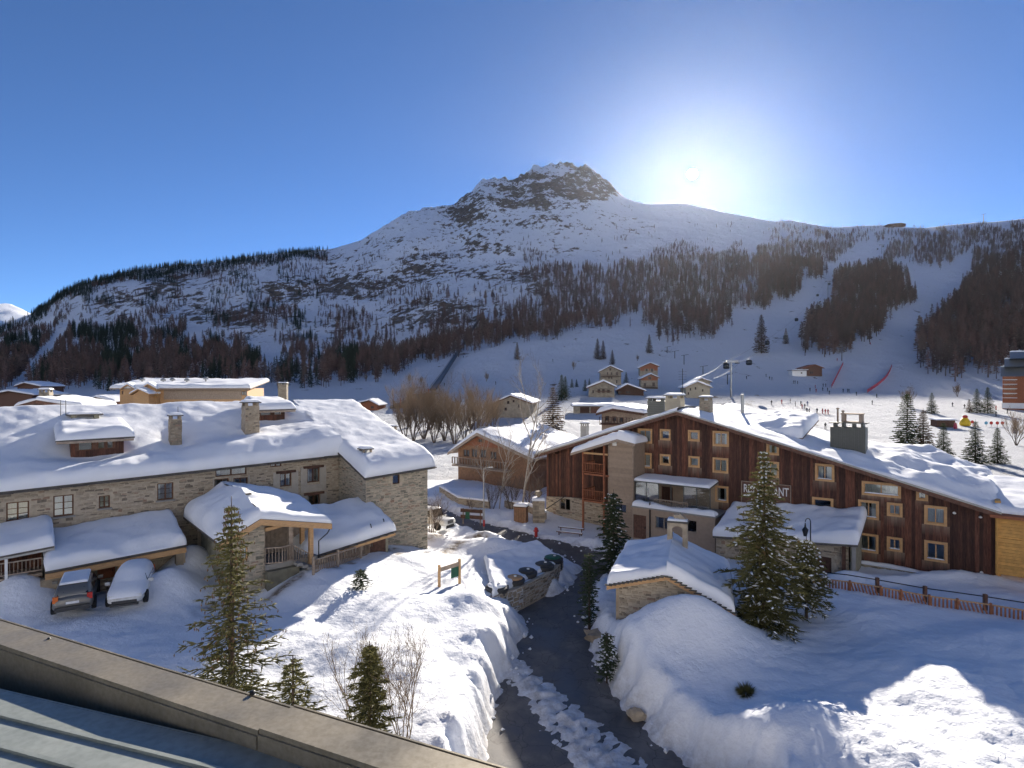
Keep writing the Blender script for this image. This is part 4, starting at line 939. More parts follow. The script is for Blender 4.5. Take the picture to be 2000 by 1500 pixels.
# raised roof lantern behind the verge with deep snow
dl_ = -4.0; rl = C.sub(dl_); a0, zt_ = rl.hit(1392, 842); a1, zt2 = rl.hit(1560, 852); zt_ = zt2
qq = [rl.p(a0, .6, zt_-.1), rl.p(a1+.4, .6, zt2-.1), rl.p(a1+.4, -6.5, zt2+1.1), rl.p(a0, -6.5, zt_+1.1)]
dm = MB().box(rl.p((a0+a1)/2, -3.2, zt_-1.6), ((a1-a0)/2-.2, 3.1, 1.5), rl.ax()).build('roof_lantern', 'golden_cladding', ch)
MB().prism([x-Zv*.12 for x in qq], Zv*.12).build('lantern_roof', 'timber_dark', dm); snow_slab('lantern_snow', *[x+Zv*.004 for x in qq], .8, dm, .25, seed=62, over=.15, r=.4, nz=.12)
# chimneys and vents
def chp(px, py, d_): u_, z_ = C.hit(px, py, d_); return u_, z_
u0, z0 = chp(1622, 832, -3.5); u1, z1 = chp(1690, 838, -3.5); uc = (u0+u1)/2; zc_ = (z0+z1)/2
ck = MB().box(C.p(uc, -4.3, zc_-1.6), ((u1-u0)/2, .8, 1.6), C.ax()).build('chimney_block', 'grey_metal', ch)
n = 16
for k in range(n+1): MB().box(C.p(u0+(u1-u0)*k/n, -3.485, zc_-1.6), (.02, .02, 1.58), C.ax()).build('seam', 'grey_metal', ck)
MB().box(C.p(uc, -4.3, zc_+.35), ((u1-u0)/2+.12, .9, .03), C.ax()).build('cap_slab', 'grey_metal', ck)
for k in (-.8, -.3, .3, .8): MB().box(C.p(uc+k*(u1-u0)/2, -4.3, zc_+.16), (.08, .6, .16), C.ax()).build('cap_leg', 'grey_metal', ck)
hb = MB()
for k in (-1, 1): hb.box(C.p(uc+.25+k*.62, -4.3, zc_+.72), (.12, .5, .33), C.ax())
hb.box(C.p(uc+.25, -4.3, zc_+1.08), (.78, .55, .05), C.ax()).box(C.p(uc+.25, -4.3, zc_+.42), (.5, .5, .04), C.ax()); hb.build('vent_hood', 'timber_grey', ck)
for k in (0, 1):
    p = C.p(u0+.42+k*.38, -4.2, zc_+.2); MB().tube([p, p+Zv*(1.25-.2*k)], .075, 8).build('flue', 'timber_grey', ck); MB().lathe(p+Zv*(1.25-.2*k), [(.14, 0), (.14, .05), (.05, .1)], 8).build('flue_cap', 'timber_grey', ck)
for (px_, y0_, y1_, d_, hw, mt) in ((1286, 783, 800, -9, .95, 'grey_metal'), (1318, 778, 800, -4, .75, 'plaster_cream'), (1379, 782, 810, -3, .5, 'stone_far'), (1142, 832, 850, -3, .35, 'concrete')):
    u_, zt1 = C.hit(px_, y0_, d_); z2 = C.hit(px_, y1_, d_)[1]-1.0; chimney(C, u_, d_, z2, zt1, hw, hw*.8, ch, mt, True)
u_, z_ = C.hit(1450, 770, -9); MB().tube([C.p(u_, -9, z_-3), C.p(u_, -9, z_)], .16, 10).build('flue', 'zinc', ch)
u_, z_ = C.hit(1333, 720, -5); p = C.p(u_, -5, z_); mb = MB().tube([p-Zv*5.5, p], .035, 5)
for k in range(4): mb.bar(p-Zv*(.3+.25*k)-C.U*.4, p-Zv*(.3+.25*k)+C.U*.4, .02, .02)
mb.build('aerial', 'dark_metal', ch)
# stair bay with balconies on its left
dBy = 2.3; By = C.sub(dBy); b0, zb0 = By.hit(1188, 862); b1, zb1 = By.hit(1238, 862); zbot = By.hit(1210, 1060)[1]-1
pk, zpk = By.hit(1210, 857); yb0 = By.hit(1138, 884); eaL, zaL = By.hit(1120, 884, 0); eaR, zaR = By.hit(1245, 866, 0)
topB = lin([(eaL, zaL-.15), (pk, zpk-.15), (eaR, zaR-.15)])
bwr = [By.rect(1201, 985, 1223, 1000)]
wall(By, b0, b1, zbot, topB, bwr, 'bay_wall', 'tan_cladding', ch, .2, knots=(pk,)); hboards(By, b0, b1, zbot+.5, min(topB(b0), topB(b1))-.05, bwr, ch, .26, 'tan_cladding')
window(By, bwr[0], ch, 'dark_metal', leaves=2, fw=.05)
MB().box(By.p(b1-.1, -dBy/2, (zbot+zb1)/2), (.1, dBy/2-.02, (zb1-zbot)/2-.2), By.ax()).build('bay_side', 'tan_cladding', ch); MB().box(By.p(b0+.1, -dBy/2, (zbot+zb0)/2), (.1, dBy/2-.02, (zb0-zbot)/2-.2), By.ax()).build('bay_side', 'timber_dark', ch)
for x in (b0+.06, b1-.06): MB().bar(By.p(x, .04, zbot), By.p(x, .04, topB(x)-.05), .12, .06, By.U).build('corner_board', 'timber_grey', ch)
for k, (ue, ze) in enumerate(((eaL, zaL), (eaR, zaR))):
    a = By.p(ue, .5, ze); b_ = By.p(ue, -2.25, ze+.02); c_ = By.p(pk, -2.25, zpk+.02); e = By.p(pk, .5, zpk); qq = (a, b_, c_, e) if k else (b_, a, e, c_)
    rf = roof_slab(*qq, .12, ch, 'timber_grey', 'bay_roof'); MB().prism([By.p(ue, .51, ze-.22), By.p(pk, .51, zpk-.22), By.p(pk, .51, zpk+.0), By.p(ue, .51, ze+.0)], By.Nn*.05).build('bargeboard', 'timber_grey', rf)
    snow_slab('roof_snow', *[x+Zv*.004 for x in qq], .65, rf, .2, edge=(1, 1, 0, 1), seed=70+k, r=.4, over=.1)
MB().box(By.p((b0+b1)/2-.6, .06, By.hit(1199, 866)[1]), (.2, .04, .2), By.ax()).build('wall_lamp', 'white_paint', ch)
p0, p1 = By.u(1140), By.u(1181)
for x in (p0, p1): MB().bar(By.p(x, .1, zbot), By.p(x, .1, topB(x)-.05), .16, .16, By.U).build('post', 'timber_red', ch)
MB().bar(By.p(p0, .1, By.hit(1165, 886)[1]), By.p(b0, .1, By.hit(1165, 886)[1]), .14, .16).build('tie_beam', 'timber_light', ch)
for yy in (925, 978):
    z_ = By.hit(1160, yy)[1]; MB().box(By.p((p0+b0)/2, -1.05, z_-.08), ((b0-p0)/2+.1, 1.2, .08), By.ax()).build('balcony_floor', 'timber_red', ch)
    balustrade(By.p(p0, .16, z_), By.p(p1+.1, .16, z_), .95, ch, 'timber_red', gap=.17, w=.08)
    balustrade(By.p(p0, .16, z_), By.p(p0, -2.0, z_), .95, ch, 'timber_red', gap=.3, w=.08)
# glazed terrace and ground floor
dT = 3.0; T0 = C.sub(dT); t0, t1 = T0.u(1236), T0.u(1397); zt1 = T0.hit(1310, 1000)[1]; zg_ = -1.0
tr = [T0.rect(1237, 1006, 1262, 1052), T0.rect(1279, 1010, 1314, 1034), T0.rect(1341, 1016, 1361, 1040)]
wall(T0, t0, t1, zg_, zt1, tr, 'ground_floor_wall', 'tan_cladding', ch, .25)
door(T0, tr[0], ch, 'timber_dark'); window(T0, tr[1], ch, 'timber_grey', leaves=2, fw=.07, curtain=.3); window(T0, tr[2], ch, 'timber_grey', leaves=1, fw=.07)
MB().box(T0.p(t1-.1, -dT/2, (zg_+zt1)/2), (.1, dT/2-.02, (zt1-zg_)/2), T0.ax()).build('side_wall', 'tan_cladding', ch)
MB().box(T0.p((t0+t1)/2, -dT/2+.1, zt1+.06), ((t1-t0)/2+.1, dT/2+.05, .06), T0.ax()).build('terrace_floor', 'concrete', ch)
qq = [T0.p(t0, .15, zt1+.125), T0.p(t1, .15, zt1+.125), T0.p(t1, -.75, zt1+.125), T0.p(t0, -.75, zt1+.125)]; snow_slab('terrace_snow', *qq, .3, ch, .2, seed=80, nz=.35, over=.1)
G2 = C.sub(2.1); g0, g1 = G2.u(1240), G2.u(1387); zq = G2.hit(1310, 945)[1]
qq = [G2.p(g0, .2, zq), G2.p(g1, .2, zq), G2.p(g1, -2.05, zq+.25), G2.p(g0, -2.05, zq+.25)]; rf = roof_slab(*qq, .1, ch, 'grey_metal', 'terrace_roof'); snow_slab('roof_snow', *[x+Zv*.004 for x in qq], .2, rf, .2, seed=81, over=.04)
tw = C.sub(.05); wall(tw, g0, g1, zt1, zq+.1, [tw.rect(1292, 951, 1314, 985), tw.rect(1250, 952, 1268, 985)], 'terrace_back_wall', 'tan_cladding', ch, .03)
n = 6
for k in range(n+1):
    u_ = g0+(g1-g0)*k/n; MB().bar(G2.p(u_, 0, zt1+.1), G2.p(u_, 0, zq-.08), .07, .07, G2.U).build('glazing_post', 'grey_metal', ch)
    if k in (0, 1, 4, 5): MB().box(G2.p(u_+(g1-g0)/n/2, 0, (zt1+zq)/2), ((g1-g0)/n/2-.04, .008, (zq-zt1)/2-.12), G2.ax()).build('pane', 'glass', ch)
balustrade(T0.p(T0.u(1275), -.3, zt1+.12), T0.p(T0.u(1340), -.3, zt1+.12), .75, ch, 'timber_grey', gap=.14)
MB().tube([T0.p(T0.u(1270), .08, zg_), T0.p(T0.u(1270), .08, zt1+.6)], .06, 6).build('downpipe', 'dark_metal', ch)
# low stone front with deep snow roof under the sign
dS = 4.6; Sf = C.sub(dS); s0, s1 = Sf.u(1395), Sf.u(1672); zs0 = Sf.hit(1395, 1045)[1]; zs1 = Sf.hit(1672, 1062)[1]; zst = lambda u: float(np.interp(u, [s0, s1], [zs0, zs1]))
srw = [Sf.rect(1592, 1090, 1622, 1130)]
wall(Sf, s0, s1-.5, -1, lambda u: zst(u)-.05, srw, 'front_stone_wall', 'mortar', ch, .35, d=-.4); stones(Sf, s0, s1-.5, 0, lambda u: zst(u)-.05, srw, ch, 25, w=(.25, .6), h=(.14, .3), d=-.4, big=30, proud=.06)
MB().box(Sf.p((srw[0][0]+srw[0][1])/2, -.72, 1.2), ((srw[0][1]-srw[0][0])/2+.1, .03, 1.6), Sf.ax()).build('store_door', 'timber_dark', ch)
for x in (s1-.15, s1-.75): MB().bar(Sf.p(x, -.15, -.5), Sf.p(x, -.15, zs1-.1), .22 if x > s1-.3 else .14, .22, Sf.U).build('post', 'concrete' if x > s1-.3 else 'timber_dark', ch)
qq = [Sf.p(s0, .35, zs0), Sf.p(s1+.15, .35, zs1), Sf.p(s1+.15, -dS+.05, zs1+1.15), Sf.p(s0, -dS+.05, zs0+1.15)]
rf = roof_slab(*qq, .15, ch, 'slate', 'front_roof'); snow_slab('roof_snow', *[x+Zv*.004 for x in qq], .7, rf, .22, seed=82, over=.14, r=.38)
MB().box(Sf.p(s1-.3, -2.4, (zs1-1)/2+.4), (.1, 2.0, (zs1+1)/2), Sf.ax()).build('side_wall', 'stone_green', ch)
# RESTAURANT sign
r4 = C.rect(1449, 943, 1546, 992); sg = C.sub(.12)
sb_ = MB().box(sg.p((r4[0]+r4[1])/2, 0, (r4[2]+r4[3])/2), ((r4[1]-r4[0])/2, .03, (r4[3]-r4[2])/2), sg.ax()).build('sign_board', 'timber_dark', ch)
mb = MB()
for (a, b_, c_, e) in ((r4[0], r4[1], r4[3]-.05, r4[3]), (r4[0], r4[1], r4[2], r4[2]+.05), (r4[0], r4[0]+.05, r4[2]+.05, r4[3]-.05), (r4[1]-.05, r4[1], r4[2]+.05, r4[3]-.05)):
    mb.box(sg.p((a+b_)/2, .035, (c_+e)/2), ((b_-a)/2, .03, (e-c_)/2), sg.ax())
mb.build('sign_frame', 'timber_grey', sb_)
def lettering(text, size, p, xdir, parent, mat, width=None):
    cu = bpy.data.curves.new('lettering', 'FONT'); cu.body = text; cu.size = size; cu.extrude = .012; cu.offset = size*.006; cu.align_x = 'CENTER'; cu.align_y = 'CENTER'
    to = bpy.data.objects.new('tmp', cu); COL.objects.link(to); dg = bpy.context.evaluated_depsgraph_get(); me = bpy.data.meshes.new_from_object(to.evaluated_get(dg)); bpy.data.objects.remove(to)
    x = Vector(xdir).normalized(); k = 1
    if width:
        xs_ = [v.co.x for v in me.vertices]; k = width/(max(xs_)-min(xs_))
    for v in me.vertices: c_ = v.co.copy(); v.co = p+x*c_.x*k+Zv*c_.y+Vector((x.y, -x.x, 0))*c_.z
    me.materials.clear(); me.materials.append(MATS[mat]); return link('lettering', me, parent)
lettering('RESTAURANT', .95, sg.p((r4[0]+r4[1])/2, .045, r4[3]-.62), sg.U, sb_, 'white_paint', (r4[1]-r4[0])*.9)
for px_, py_ in ((1864, 1002), (1915, 1010), (1917, 1118)):
    u_, z_ = C.hit(px_, py_); MB().lathe(C.p(u_, .1, z_-.06), [(.05, 0), (.1, .04), (.1, .1), (.04, .16)], 8).build('wall_lamp', 'white_paint', ch)
# ---------------------------------------------------------------- golden timber annexe
an = thing('golden_annexe', 'golden horizontal board annexe butting the end of the dark chalet', 'building', loc=(0, 0, 0))
Yf = C.sub(.5); y0, zy = Yf.hit(1944, 1004); zy2 = Yf.hit(1944, 1120)[1]; y1 = y0+9
wall(Yf, y0, y1, zy2, zy, [], 'wall', 'golden_cladding', an, .3); hboards(Yf, y0, y1, zy2, zy-.1, [], an, .21, 'golden_cladding')
for z_ in (Yf.hit(1970, 1056)[1],): MB().box(Yf.p((y0+y1)/2, .06, z_), ((y1-y0)/2, .05, .12), Yf.ax()).build('band', 'golden_cladding', an)
for k in (0, 1.9, 3.8): MB().bar(Yf.p(y0+.1+k, .05, zy2), Yf.p(y0+.1+k, .05, zy-.05), .2, .08, Yf.U).build('corner_board', 'golden_cladding', an)
wall(Yf.sub(-1.2), y0, y1, -1, zy2+.1, [], 'basement_wall', 'timber_red', an, .3); MB().box(Yf.p(y0+1.1, -1.15, 1.5), (.6, .05, 1.2), Yf.ax()).build('door', 'timber_red', an)
MB().box(Yf.p(y0+.15, -4, zy/2), (.15, 3.5, zy/2+.8), Yf.ax()).build('side_wall', 'golden_cladding', an)
qq = [Yf.p(y0-.3, .6, zy+.05), Yf.p(y1, .6, zy+.05), Yf.p(y1, -8, zy+1.2), Yf.p(y0-.3, -8, zy+1.2)]; rf = roof_slab(*qq, .2, an, 'timber_red'); snow_slab('roof_snow', *[qq[0]+Zv*.004-Yf.Nn*.5, qq[1]+Zv*.004-Yf.Nn*.5, qq[2]+Zv*.004, qq[3]+Zv*.004], .5, rf, .3, seed=90)
# ---------------------------------------------------------------- small stone hut with arched stone chimney
hut = thing('stone_hut', 'small stone hut deep in snow with arched stone chimney on its roof', 'hut', loc=(0, 0, 0))
hp = P(1330, 1140, 31.0); Hh = Fr((hp.x, hp.y), (1, -.33))
hl, hzl = Hh.hit(1185, 1147); hpk, hzp = Hh.hit(1302, 1128); hr, hzr = Hh.hit(1436, 1203); topH = lin([(hl, hzl), (hpk, hzp), (hr, hzr)])
w0, w1 = Hh.u(1207), Hh.u(1420)
wall(Hh, w0, w1, -1, lambda u: topH(u)-.05, [], 'gable_wall', 'mortar', hut, .4, d=-.4, knots=(hpk,)); stones(Hh, w0, w1, .2, lambda u: topH(u)-.05, [], hut, 33, 'rubble', d=-.4, big=30, w=(.2, .5), h=(.1, .22))
DH = -7.5
for x in (w0, w1): MB().box(Hh.p(x, DH/2-.3, (topH(x)-1)/2-.05), (.2, -DH/2-.3, (topH(x)+1)/2-.05), Hh.ax()).build('side_wall', 'stone', hut)
wall(Hh.sub(DH), w0, w1, -1, lambda u: topH(u)-.1, [], 'rear_wall', 'mortar', hut, .3, knots=(hpk,))
for k, (ue, ze) in enumerate(((hl, hzl), (hr, hzr))):
    a = Hh.p(ue, 0, ze+.1); b_ = Hh.p(ue, DH, ze+.1); c_ = Hh.p(hpk, DH, hzp+.1); e = Hh.p(hpk, 0, hzp+.1); qq = (a, b_, c_, e) if k else (b_, a, e, c_)
    rf = roof_slab(*qq, .1, hut); MB().prism([Hh.p(ue, .02, ze-.12), Hh.p(hpk, .02, hzp-.12), Hh.p(hpk, .02, hzp+.08), Hh.p(ue, .02, ze+.08)], Hh.Nn*.05).build('bargeboard', 'timber_light', rf)
    snow_slab('roof_snow', *[x+Zv*.004 for x in qq], .62, rf, .2, edge=(1, 1, 0, 1), seed=95+k, r=.36, over=.1,
              hfun=(lambda S, T_, h, L_, D: h*(1-.25*np.exp(-((S-1.0)/.6)**2))) )
    if k: MB().bar(b_-Zv*.05, a-Zv*.05, .12, .1).build('gutter', 'zinc', rf)
    n_ = 14
    for j in range(n_):
        p = (e if k else a).lerp(a if k else e, (j+.5)/n_); MB().box(p+Hh.Nn*.05+Zv*.01, (.2, .09, .02), Hh.ax()).build('slate', 'slate', rf)
hc = Hh.sub(-5.4); c0, cz0 = hc.hit(1304, 1052); c1, cz1 = hc.hit(1343, 1022); cw = (c1-c0)/2; cu_ = (c0+c1)/2
arch = MB()
arch.box(hc.p(c0+.14, 0, (cz0+cz1)/2-.3), (.15, .35, (cz1-cz0)/2+.3), hc.ax()); arch.box(hc.p(c1-.14, 0, (cz0+cz1)/2-.3), (.15, .35, (cz1-cz0)/2+.3), hc.ax())
ca = arch.build('chimney_leg', 'stone', hut)
pts = [(c0, cz1)]+[(cu_-math.cos(t)*(cw-.28), cz1-.42+math.sin(t)*.3) for t in np.linspace(0, math.pi, 9)]+[(c1, cz1), (c1, cz1+.02)]
mb = MB()
for t0_, t1_ in zip(np.linspace(0, math.pi, 8)[:-1], np.linspace(0, math.pi, 8)[1:]):
    x0, x1 = cu_-math.cos(t0_)*(cw-.26), cu_-math.cos(t1_)*(cw-.26); h0, h1 = cz1-.42+math.sin(t0_)*.28, cz1-.42+math.sin(t1_)*.28
    mb.prism([hc.p(x0, -.33, h0), hc.p(x1, -.33, h1), hc.p(x1, -.33, cz1+.05), hc.p(x0, -.33, cz1+.05)], hc.Nn*.66)
mb.build('chimney_arch', 'stone', hut); MB().box(hc.p(cu_, 0, cz1+.1), (cw+.06, .42, .05), hc.ax()).build('chimney_slab', 'slate', hut)
MB().box(hc.p(cu_-.05, 0, cz1+.32), (.16, .14, .18), hc.ax()).build('finial_stone', 'stone', hut)
MB().prism([hc.p(cu_, -.2, cz1+.15), hc.p(c1+.05, -.2, cz1+.15), hc.p(cu_+.15, -.2, cz1+.6)], hc.Nn*.4).build('finial_stone', 'stone', hut)
qq = [hc.p(cu_+i*cw, j*.36, cz1+.152) for i, j in ((-1, 1), (1, 1), (1, -1), (-1, -1))]; snow_slab('cap_snow', *qq, .12, hut, .15, over=.02)
# ---------------------------------------------------------------- conifers and bare trees near by
simple('cone_brown', (.16, .085, .035), .7, .3, 9)
simple('bark', (.085, .06, .045), .9, .35, 8, .01, stretch=(1, 1, .3))
simple('birch_bark', (.36, .32, .27), .8, .3, 3, .005, stretch=(1, 1, 3))
simple('twig', (.27, .195, .125), .85, .3, 6, rnd=.3)
simple('twig_grey', (.14, .11, .09), .85, .3, 6)
for nm_, c0_, c1_ in (('spruce_needles', (.09, .09, .03), (.23, .21, .085)), ('spruce_dark', (.04, .06, .034), (.10, .125, .06)), ('spruce_brown', (.075, .05, .03), (.15, .10, .06))):
    m, nt, b = nmat(nm_); f = noise(nt, coords(nt), 9, 4); c = ramp(nt, f, [(.3, c0_), (.7, c1_)]); nt.links.new(c, b.inputs['Base Color']); b.inputs['Roughness'].default_value = .7; b.inputs['Specular IOR Level'].default_value = .25
    tl = N(nt, 'BsdfTranslucent'); nt.links.new(c, tl.inputs[0]); mx = N(nt, 'MixShader'); mx.inputs[0].default_value = .4; nt.links.new(b.outputs[0], mx.inputs[1]); nt.links.new(tl.outputs[0], mx.inputs[2]); nt.links.new(mx.outputs[0], nt.nodes['Material Output'].inputs[0])
class Acc:
    def __init__(s): s.V = []; s.Q = []; s.n = 0
    def spindle(s, p, q, r, k=3, bulge=.35):
        d = q-p; L_ = np.linalg.norm(d)
        if L_ < 1e-5: return
        d = d/L_; a = np.cross(d, [0, 0, 1.]) if abs(d[2]) < .9 else np.cross(d, [1., 0, 0]); a = a/np.linalg.norm(a); b_ = np.cross(d, a); m_ = p+(q-p)*bulge
        ring = [m_+(a*math.cos(6.2832*i/k)+b_*math.sin(6.2832*i/k))*r for i in range(k)]
        s.V += [p]+ring+[q]; o = s.n
        for i in range(k):
            j = (i+1) % k; s.Q.append((o, o+1+j, o+1+i)); s.Q.append((o+k+1, o+1+i, o+1+j))
        s.n += k+2
    def tri(s, a, b_, c_): s.V += [a, b_, c_]; s.Q.append((s.n, s.n+1, s.n+2)); s.n += 3
    def mesh(s, name, mat): return np_mesh(name, np.array(s.V), np.array(s.Q), mat, False)
def spruce_meshes(H, Rr, seed, whorls=26, nb=6, dens=1.0, tw=.05, needles=8, mat='spruce_needles', cones=0, snow=0, low=.06, powr=.8, droop=.35, asym=.25):
    r = np.random.default_rng(seed); cr = Acc(); cn = Acc(); sn = Acc()
    for i in range(whorls):
        f = low+(1-low)*(i/whorls)**.92; z = f*H; ell0 = Rr*(1-f)**powr+.12
        for j in range(nb):
            a = 6.2832*(j+r.uniform(-.35, .35))/nb+i*1.3; ell = ell0*r.uniform(1-asym*1.6, 1+asym*.6)
            d = np.array([math.cos(a), math.sin(a), 0]); sd_ = np.array([-d[1], d[0], 0]); nseg = max(3, int(ell/.28)); pts = []
            for t in np.linspace(0, 1, nseg+1):
                pts.append(np.array([0, 0, z])+d*ell*t+np.array([0, 0, ell*(.22*(f-.2)*t-droop*t*t+droop*.55*t**3)])+sd_*ell*.06*math.sin(t*3+i))
            for k in range(nseg):
                p, q = pts[k], pts[k+1]; cr.spindle(p, q+(q-p)*.25, tw*.8)
                t = (k+.5)/nseg
                for s_ in (-1, 1):
                    for m_ in range(max(1, int(2*dens))):
                        if r.random() > dens: continue
                        L_ = ell*.42*(1-t*.6)*r.uniform(.5, 1.1)+.1; b0 = p+(q-p)*r.random(); dirv = d*.75+sd_*s_*r.uniform(.5, .95)+np.array([0, 0, r.uniform(-.35, .12)]); dirv /= np.linalg.norm(dirv)
                        e_ = b0+dirv*L_; cr.spindle(b0, e_, tw*r.uniform(.7, 1.1))
                        for n_ in range(needles):
                            u_ = r.random(); c_ = b0+(e_-b0)*u_; nd = dirv*.5+r.normal(0, .6, 3); nd /= np.linalg.norm(nd); l_ = tw*r.uniform(1.6, 3.2); w_ = np.cross(nd, dirv)*tw*.35
                            cr.tri(c_+w_, c_-w_, c_+nd*l_)
                        if cones and f > .35 and r.random() < cones: cn.spindle(e_, e_+np.array([r.uniform(-.02, .02), r.uniform(-.02, .02), -r.uniform(.11, .17)]), .026, 5, .4)
                        if snow and r.random() < snow: c_ = (b0+e_)/2+np.array([0, 0, tw*.9]); sn.spindle(c_-dirv*L_*.35, c_+dirv*L_*.35, tw*1.15, 4, .5)
    for k in range(6):
        a = k*1.05; cr.spindle(np.array([0, 0, H*.965]), np.array([math.cos(a)*.12, math.sin(a)*.12, H*.99]), tw*.6)
    out = {'crown': cr.mesh('crown', mat)}
    if cn.n: out['cones'] = cn.mesh('cones', 'cone_brown')
    if sn.n: out['branch_snow'] = sn.mesh('branch_snow', 'snow')
    tk = MB().tube([(0, 0, -.5), (0, 0, H*.5), (0, 0, H*.9), (0, 0, H*1.03)], [H*.017+.02, H*.01+.01, .03, .012], 7)
    out['trunk'] = tk.mesh('trunk', 'bark'); return out
def put_tree(name, label, meshes, loc, rot=0, s=1, group=None, cat='tree'):
    o = thing(name, label, cat, group, loc, rot); o.scale = (s,)*3 if not hasattr(s, '__len__') else s
    for k, me in meshes.items():
        c_ = link(k, me, o)
        if k in ('cones', 'branch_snow', 'crown', 'foliage'): c_['kind'] = 'stuff'
    return o
def on_ground(x, y): return Vector((x, y, gz(x, y)-.05))
# foreground spruce full of cones
m1 = spruce_meshes(8.6, 2.3, 1, 33, 6, .95, .042, 9, 'spruce_needles', cones=.42, powr=.85, droop=.26, low=.05, asym=.4)
x, y = (452-1000)/F*22, 22.0; put_tree('spruce_tree', 'tall slender spruce hung with brown cones beside the metal roof edge', m1, Vector((x, y, .95+CZ-14)), .4)
m2 = spruce_meshes(3.6, 1.1, 2, 15, 6, 1.0, .04, 8, 'spruce_needles', powr=.7)
x, y = (722-1000)/F*19.5, 19.5; put_tree('spruce_tree', 'young olive spruce among bare twigs beside the metal roof edge', m2, Vector((x, y, CZ-(1470-750)/F*19.5)), 1)
m3 = spruce_meshes(2.6, 1.1, 3, 10, 6, .9, .04, 8, 'spruce_needles', powr=.7)
x, y = (572-1000)/F*18, 18.0; put_tree('spruce_tree', 'short spruce top peeping over the metal roof edge', m3, Vector((x, y, CZ-(1450-750)/F*18)), 2)
m4 = spruce_meshes(1.15, .6, 4, 9, 6, .9, .03, 8, 'spruce_dark', powr=.7)
p = PZ(704, 1166, -12.15); put_tree('spruce_sapling', 'tiny spruce sapling standing alone on the sunlit snow mound', m4, on_ground(p.x, p.y), 0)
# pair beside the stone hut
m5 = spruce_meshes(9.6, 2.9, 5, 34, 7, 1.0, .05, 8, 'spruce_needles', snow=.10, powr=.92, droop=.5, low=.03, cones=.12, asym=.35)
x, y = (1492-1000)/F*31.5, 31.5; put_tree('spruce_tree', 'large drooping spruce in front of the restaurant sign', m5, on_ground(x, y), .9)
m6 = spruce_meshes(4.5, 1.7, 6, 17, 6, 1.0, .05, 7, 'spruce_needles', snow=.2, powr=.6, droop=.6, low=.2)
x, y = (1575-1000)/F*33, 33.0; put_tree('spruce_tree', 'smaller snow-dusted spruce beside the orange fence', m6, on_ground(x, y), 2.1)
m7 = spruce_meshes(6.2, 1.5, 7, 22, 6, 1.0, .055, 7, 'spruce_dark', snow=.05, powr=.5, droop=.4, low=.03)
x, y = (1198-1000)/F*43, 43.0; put_tree('spruce_tree', 'dense dark spruce at the road corner by the chalet door', m7, on_ground(x, y), .2)
m8 = spruce_meshes(4.2, .65, 8, 16, 5, .9, .05, 7, 'spruce_dark', powr=.4, low=.02)
x, y = (1151-1000)/F*35.5, 35.5; put_tree('spruce_tree', 'thin narrow spruce leaning over the road bank left of the hut', m8, Vector((x, y, CZ-(1215-750)/F*35.5)), .2)
m9 = spruce_meshes(2.2, .55, 9, 11, 5, .9, .05, 7, 'spruce_dark', snow=.15, powr=.5)
x, y = (1185-1000)/F*29.5, 29.5; put_tree('spruce_sapling', 'small dark spruce on the snow bank above the cracked road', m9, Vector((x, y, CZ-(1322-750)/F*29.5)), .2)
# round tuft poking out of the snow field
ac = Acc(); r = np.random.default_rng(5)
for k in range(420):
    d = r.normal(0, 1, 3); d[2] = abs(d[2])*.8; d /= np.linalg.norm(d); ac.spindle(d*.1, d*r.uniform(.35, .62), .016)
p = PZ(1457, 1358, -13.2); put_tree('pine_tuft', 'round dwarf pine tuft poking from the shaded snow field', {'foliage': ac.mesh('foliage', 'spruce_needles')}, on_ground(p.x, p.y), 0, cat='shrub')
# brown conifer behind the wooden chalet
m10 = spruce_meshes(11.5, 3.2, 10, 34, 6, .9, .09, 3, 'spruce_brown', snow=.05, powr=.85, droop=.3, low=.1)
put_tree('fir_tree', 'tall brown fir behind the wooden gabled house', m10, Vector(((1080-1000)/F*88, 88, CZ-(905-750)/F*88)), .5)
# spruces on the beginner slope
m11 = [spruce_meshes(9, 2.6, 11, 32, 6, .9, .085, 3, 'spruce_dark', snow=.04, powr=.85, droop=.25), spruce_meshes(9, 2.4, 12, 32, 6, .9, .085, 3, 'spruce_dark', powr=.8, droop=.2), spruce_meshes(9, 2.5, 13, 32, 6, .9, .085, 3, 'spruce_brown', powr=.8, droop=.25)]
SL = [(1772,768,905,0,'dark spruce at the left of the row behind the chalet roof'), (1803,800,905,2,'brown-tinged spruce in the row behind the chalet roof'), (1843,825,908,1,'small spruce standing right of the brown-tinged one behind the roof'),
      (1905,822,915,0,'broad dark spruce left of the slim one behind the chalet roof'), (1948,835,915,1,'slim spruce standing right of the broad one behind the chalet roof')]
for px_, y0_, y1_, k, lb in SL:
    Y = 96; h = (y1_-y0_)/F*Y+.4; put_tree('spruce_tree', lb, m11[k], Vector(((px_-1000)/F*Y, Y, CZ-(y1_-750)/F*Y-.4)), px_, h/9, 'spruces behind the chalet roof')
for px_, y0_, y1_, k, lb in ((1820,765,808,0,'single dark spruce by the snow ramp on the play slope'), (1908,757,806,0,'spruce in the pair below the brick tower'), (1929,754,807,1,'tallest spruce of the pair below the brick tower'), (1893,778,806,2,'small rusty spruce beside the pair below the brick tower')):
    q = far_hit(px_, y1_); h = (y1_-y0_)/F*q.y; put_tree('spruce_tree', lb, m11[k], q-Zv*.3, px_, h/9, 'spruces on the play slope')
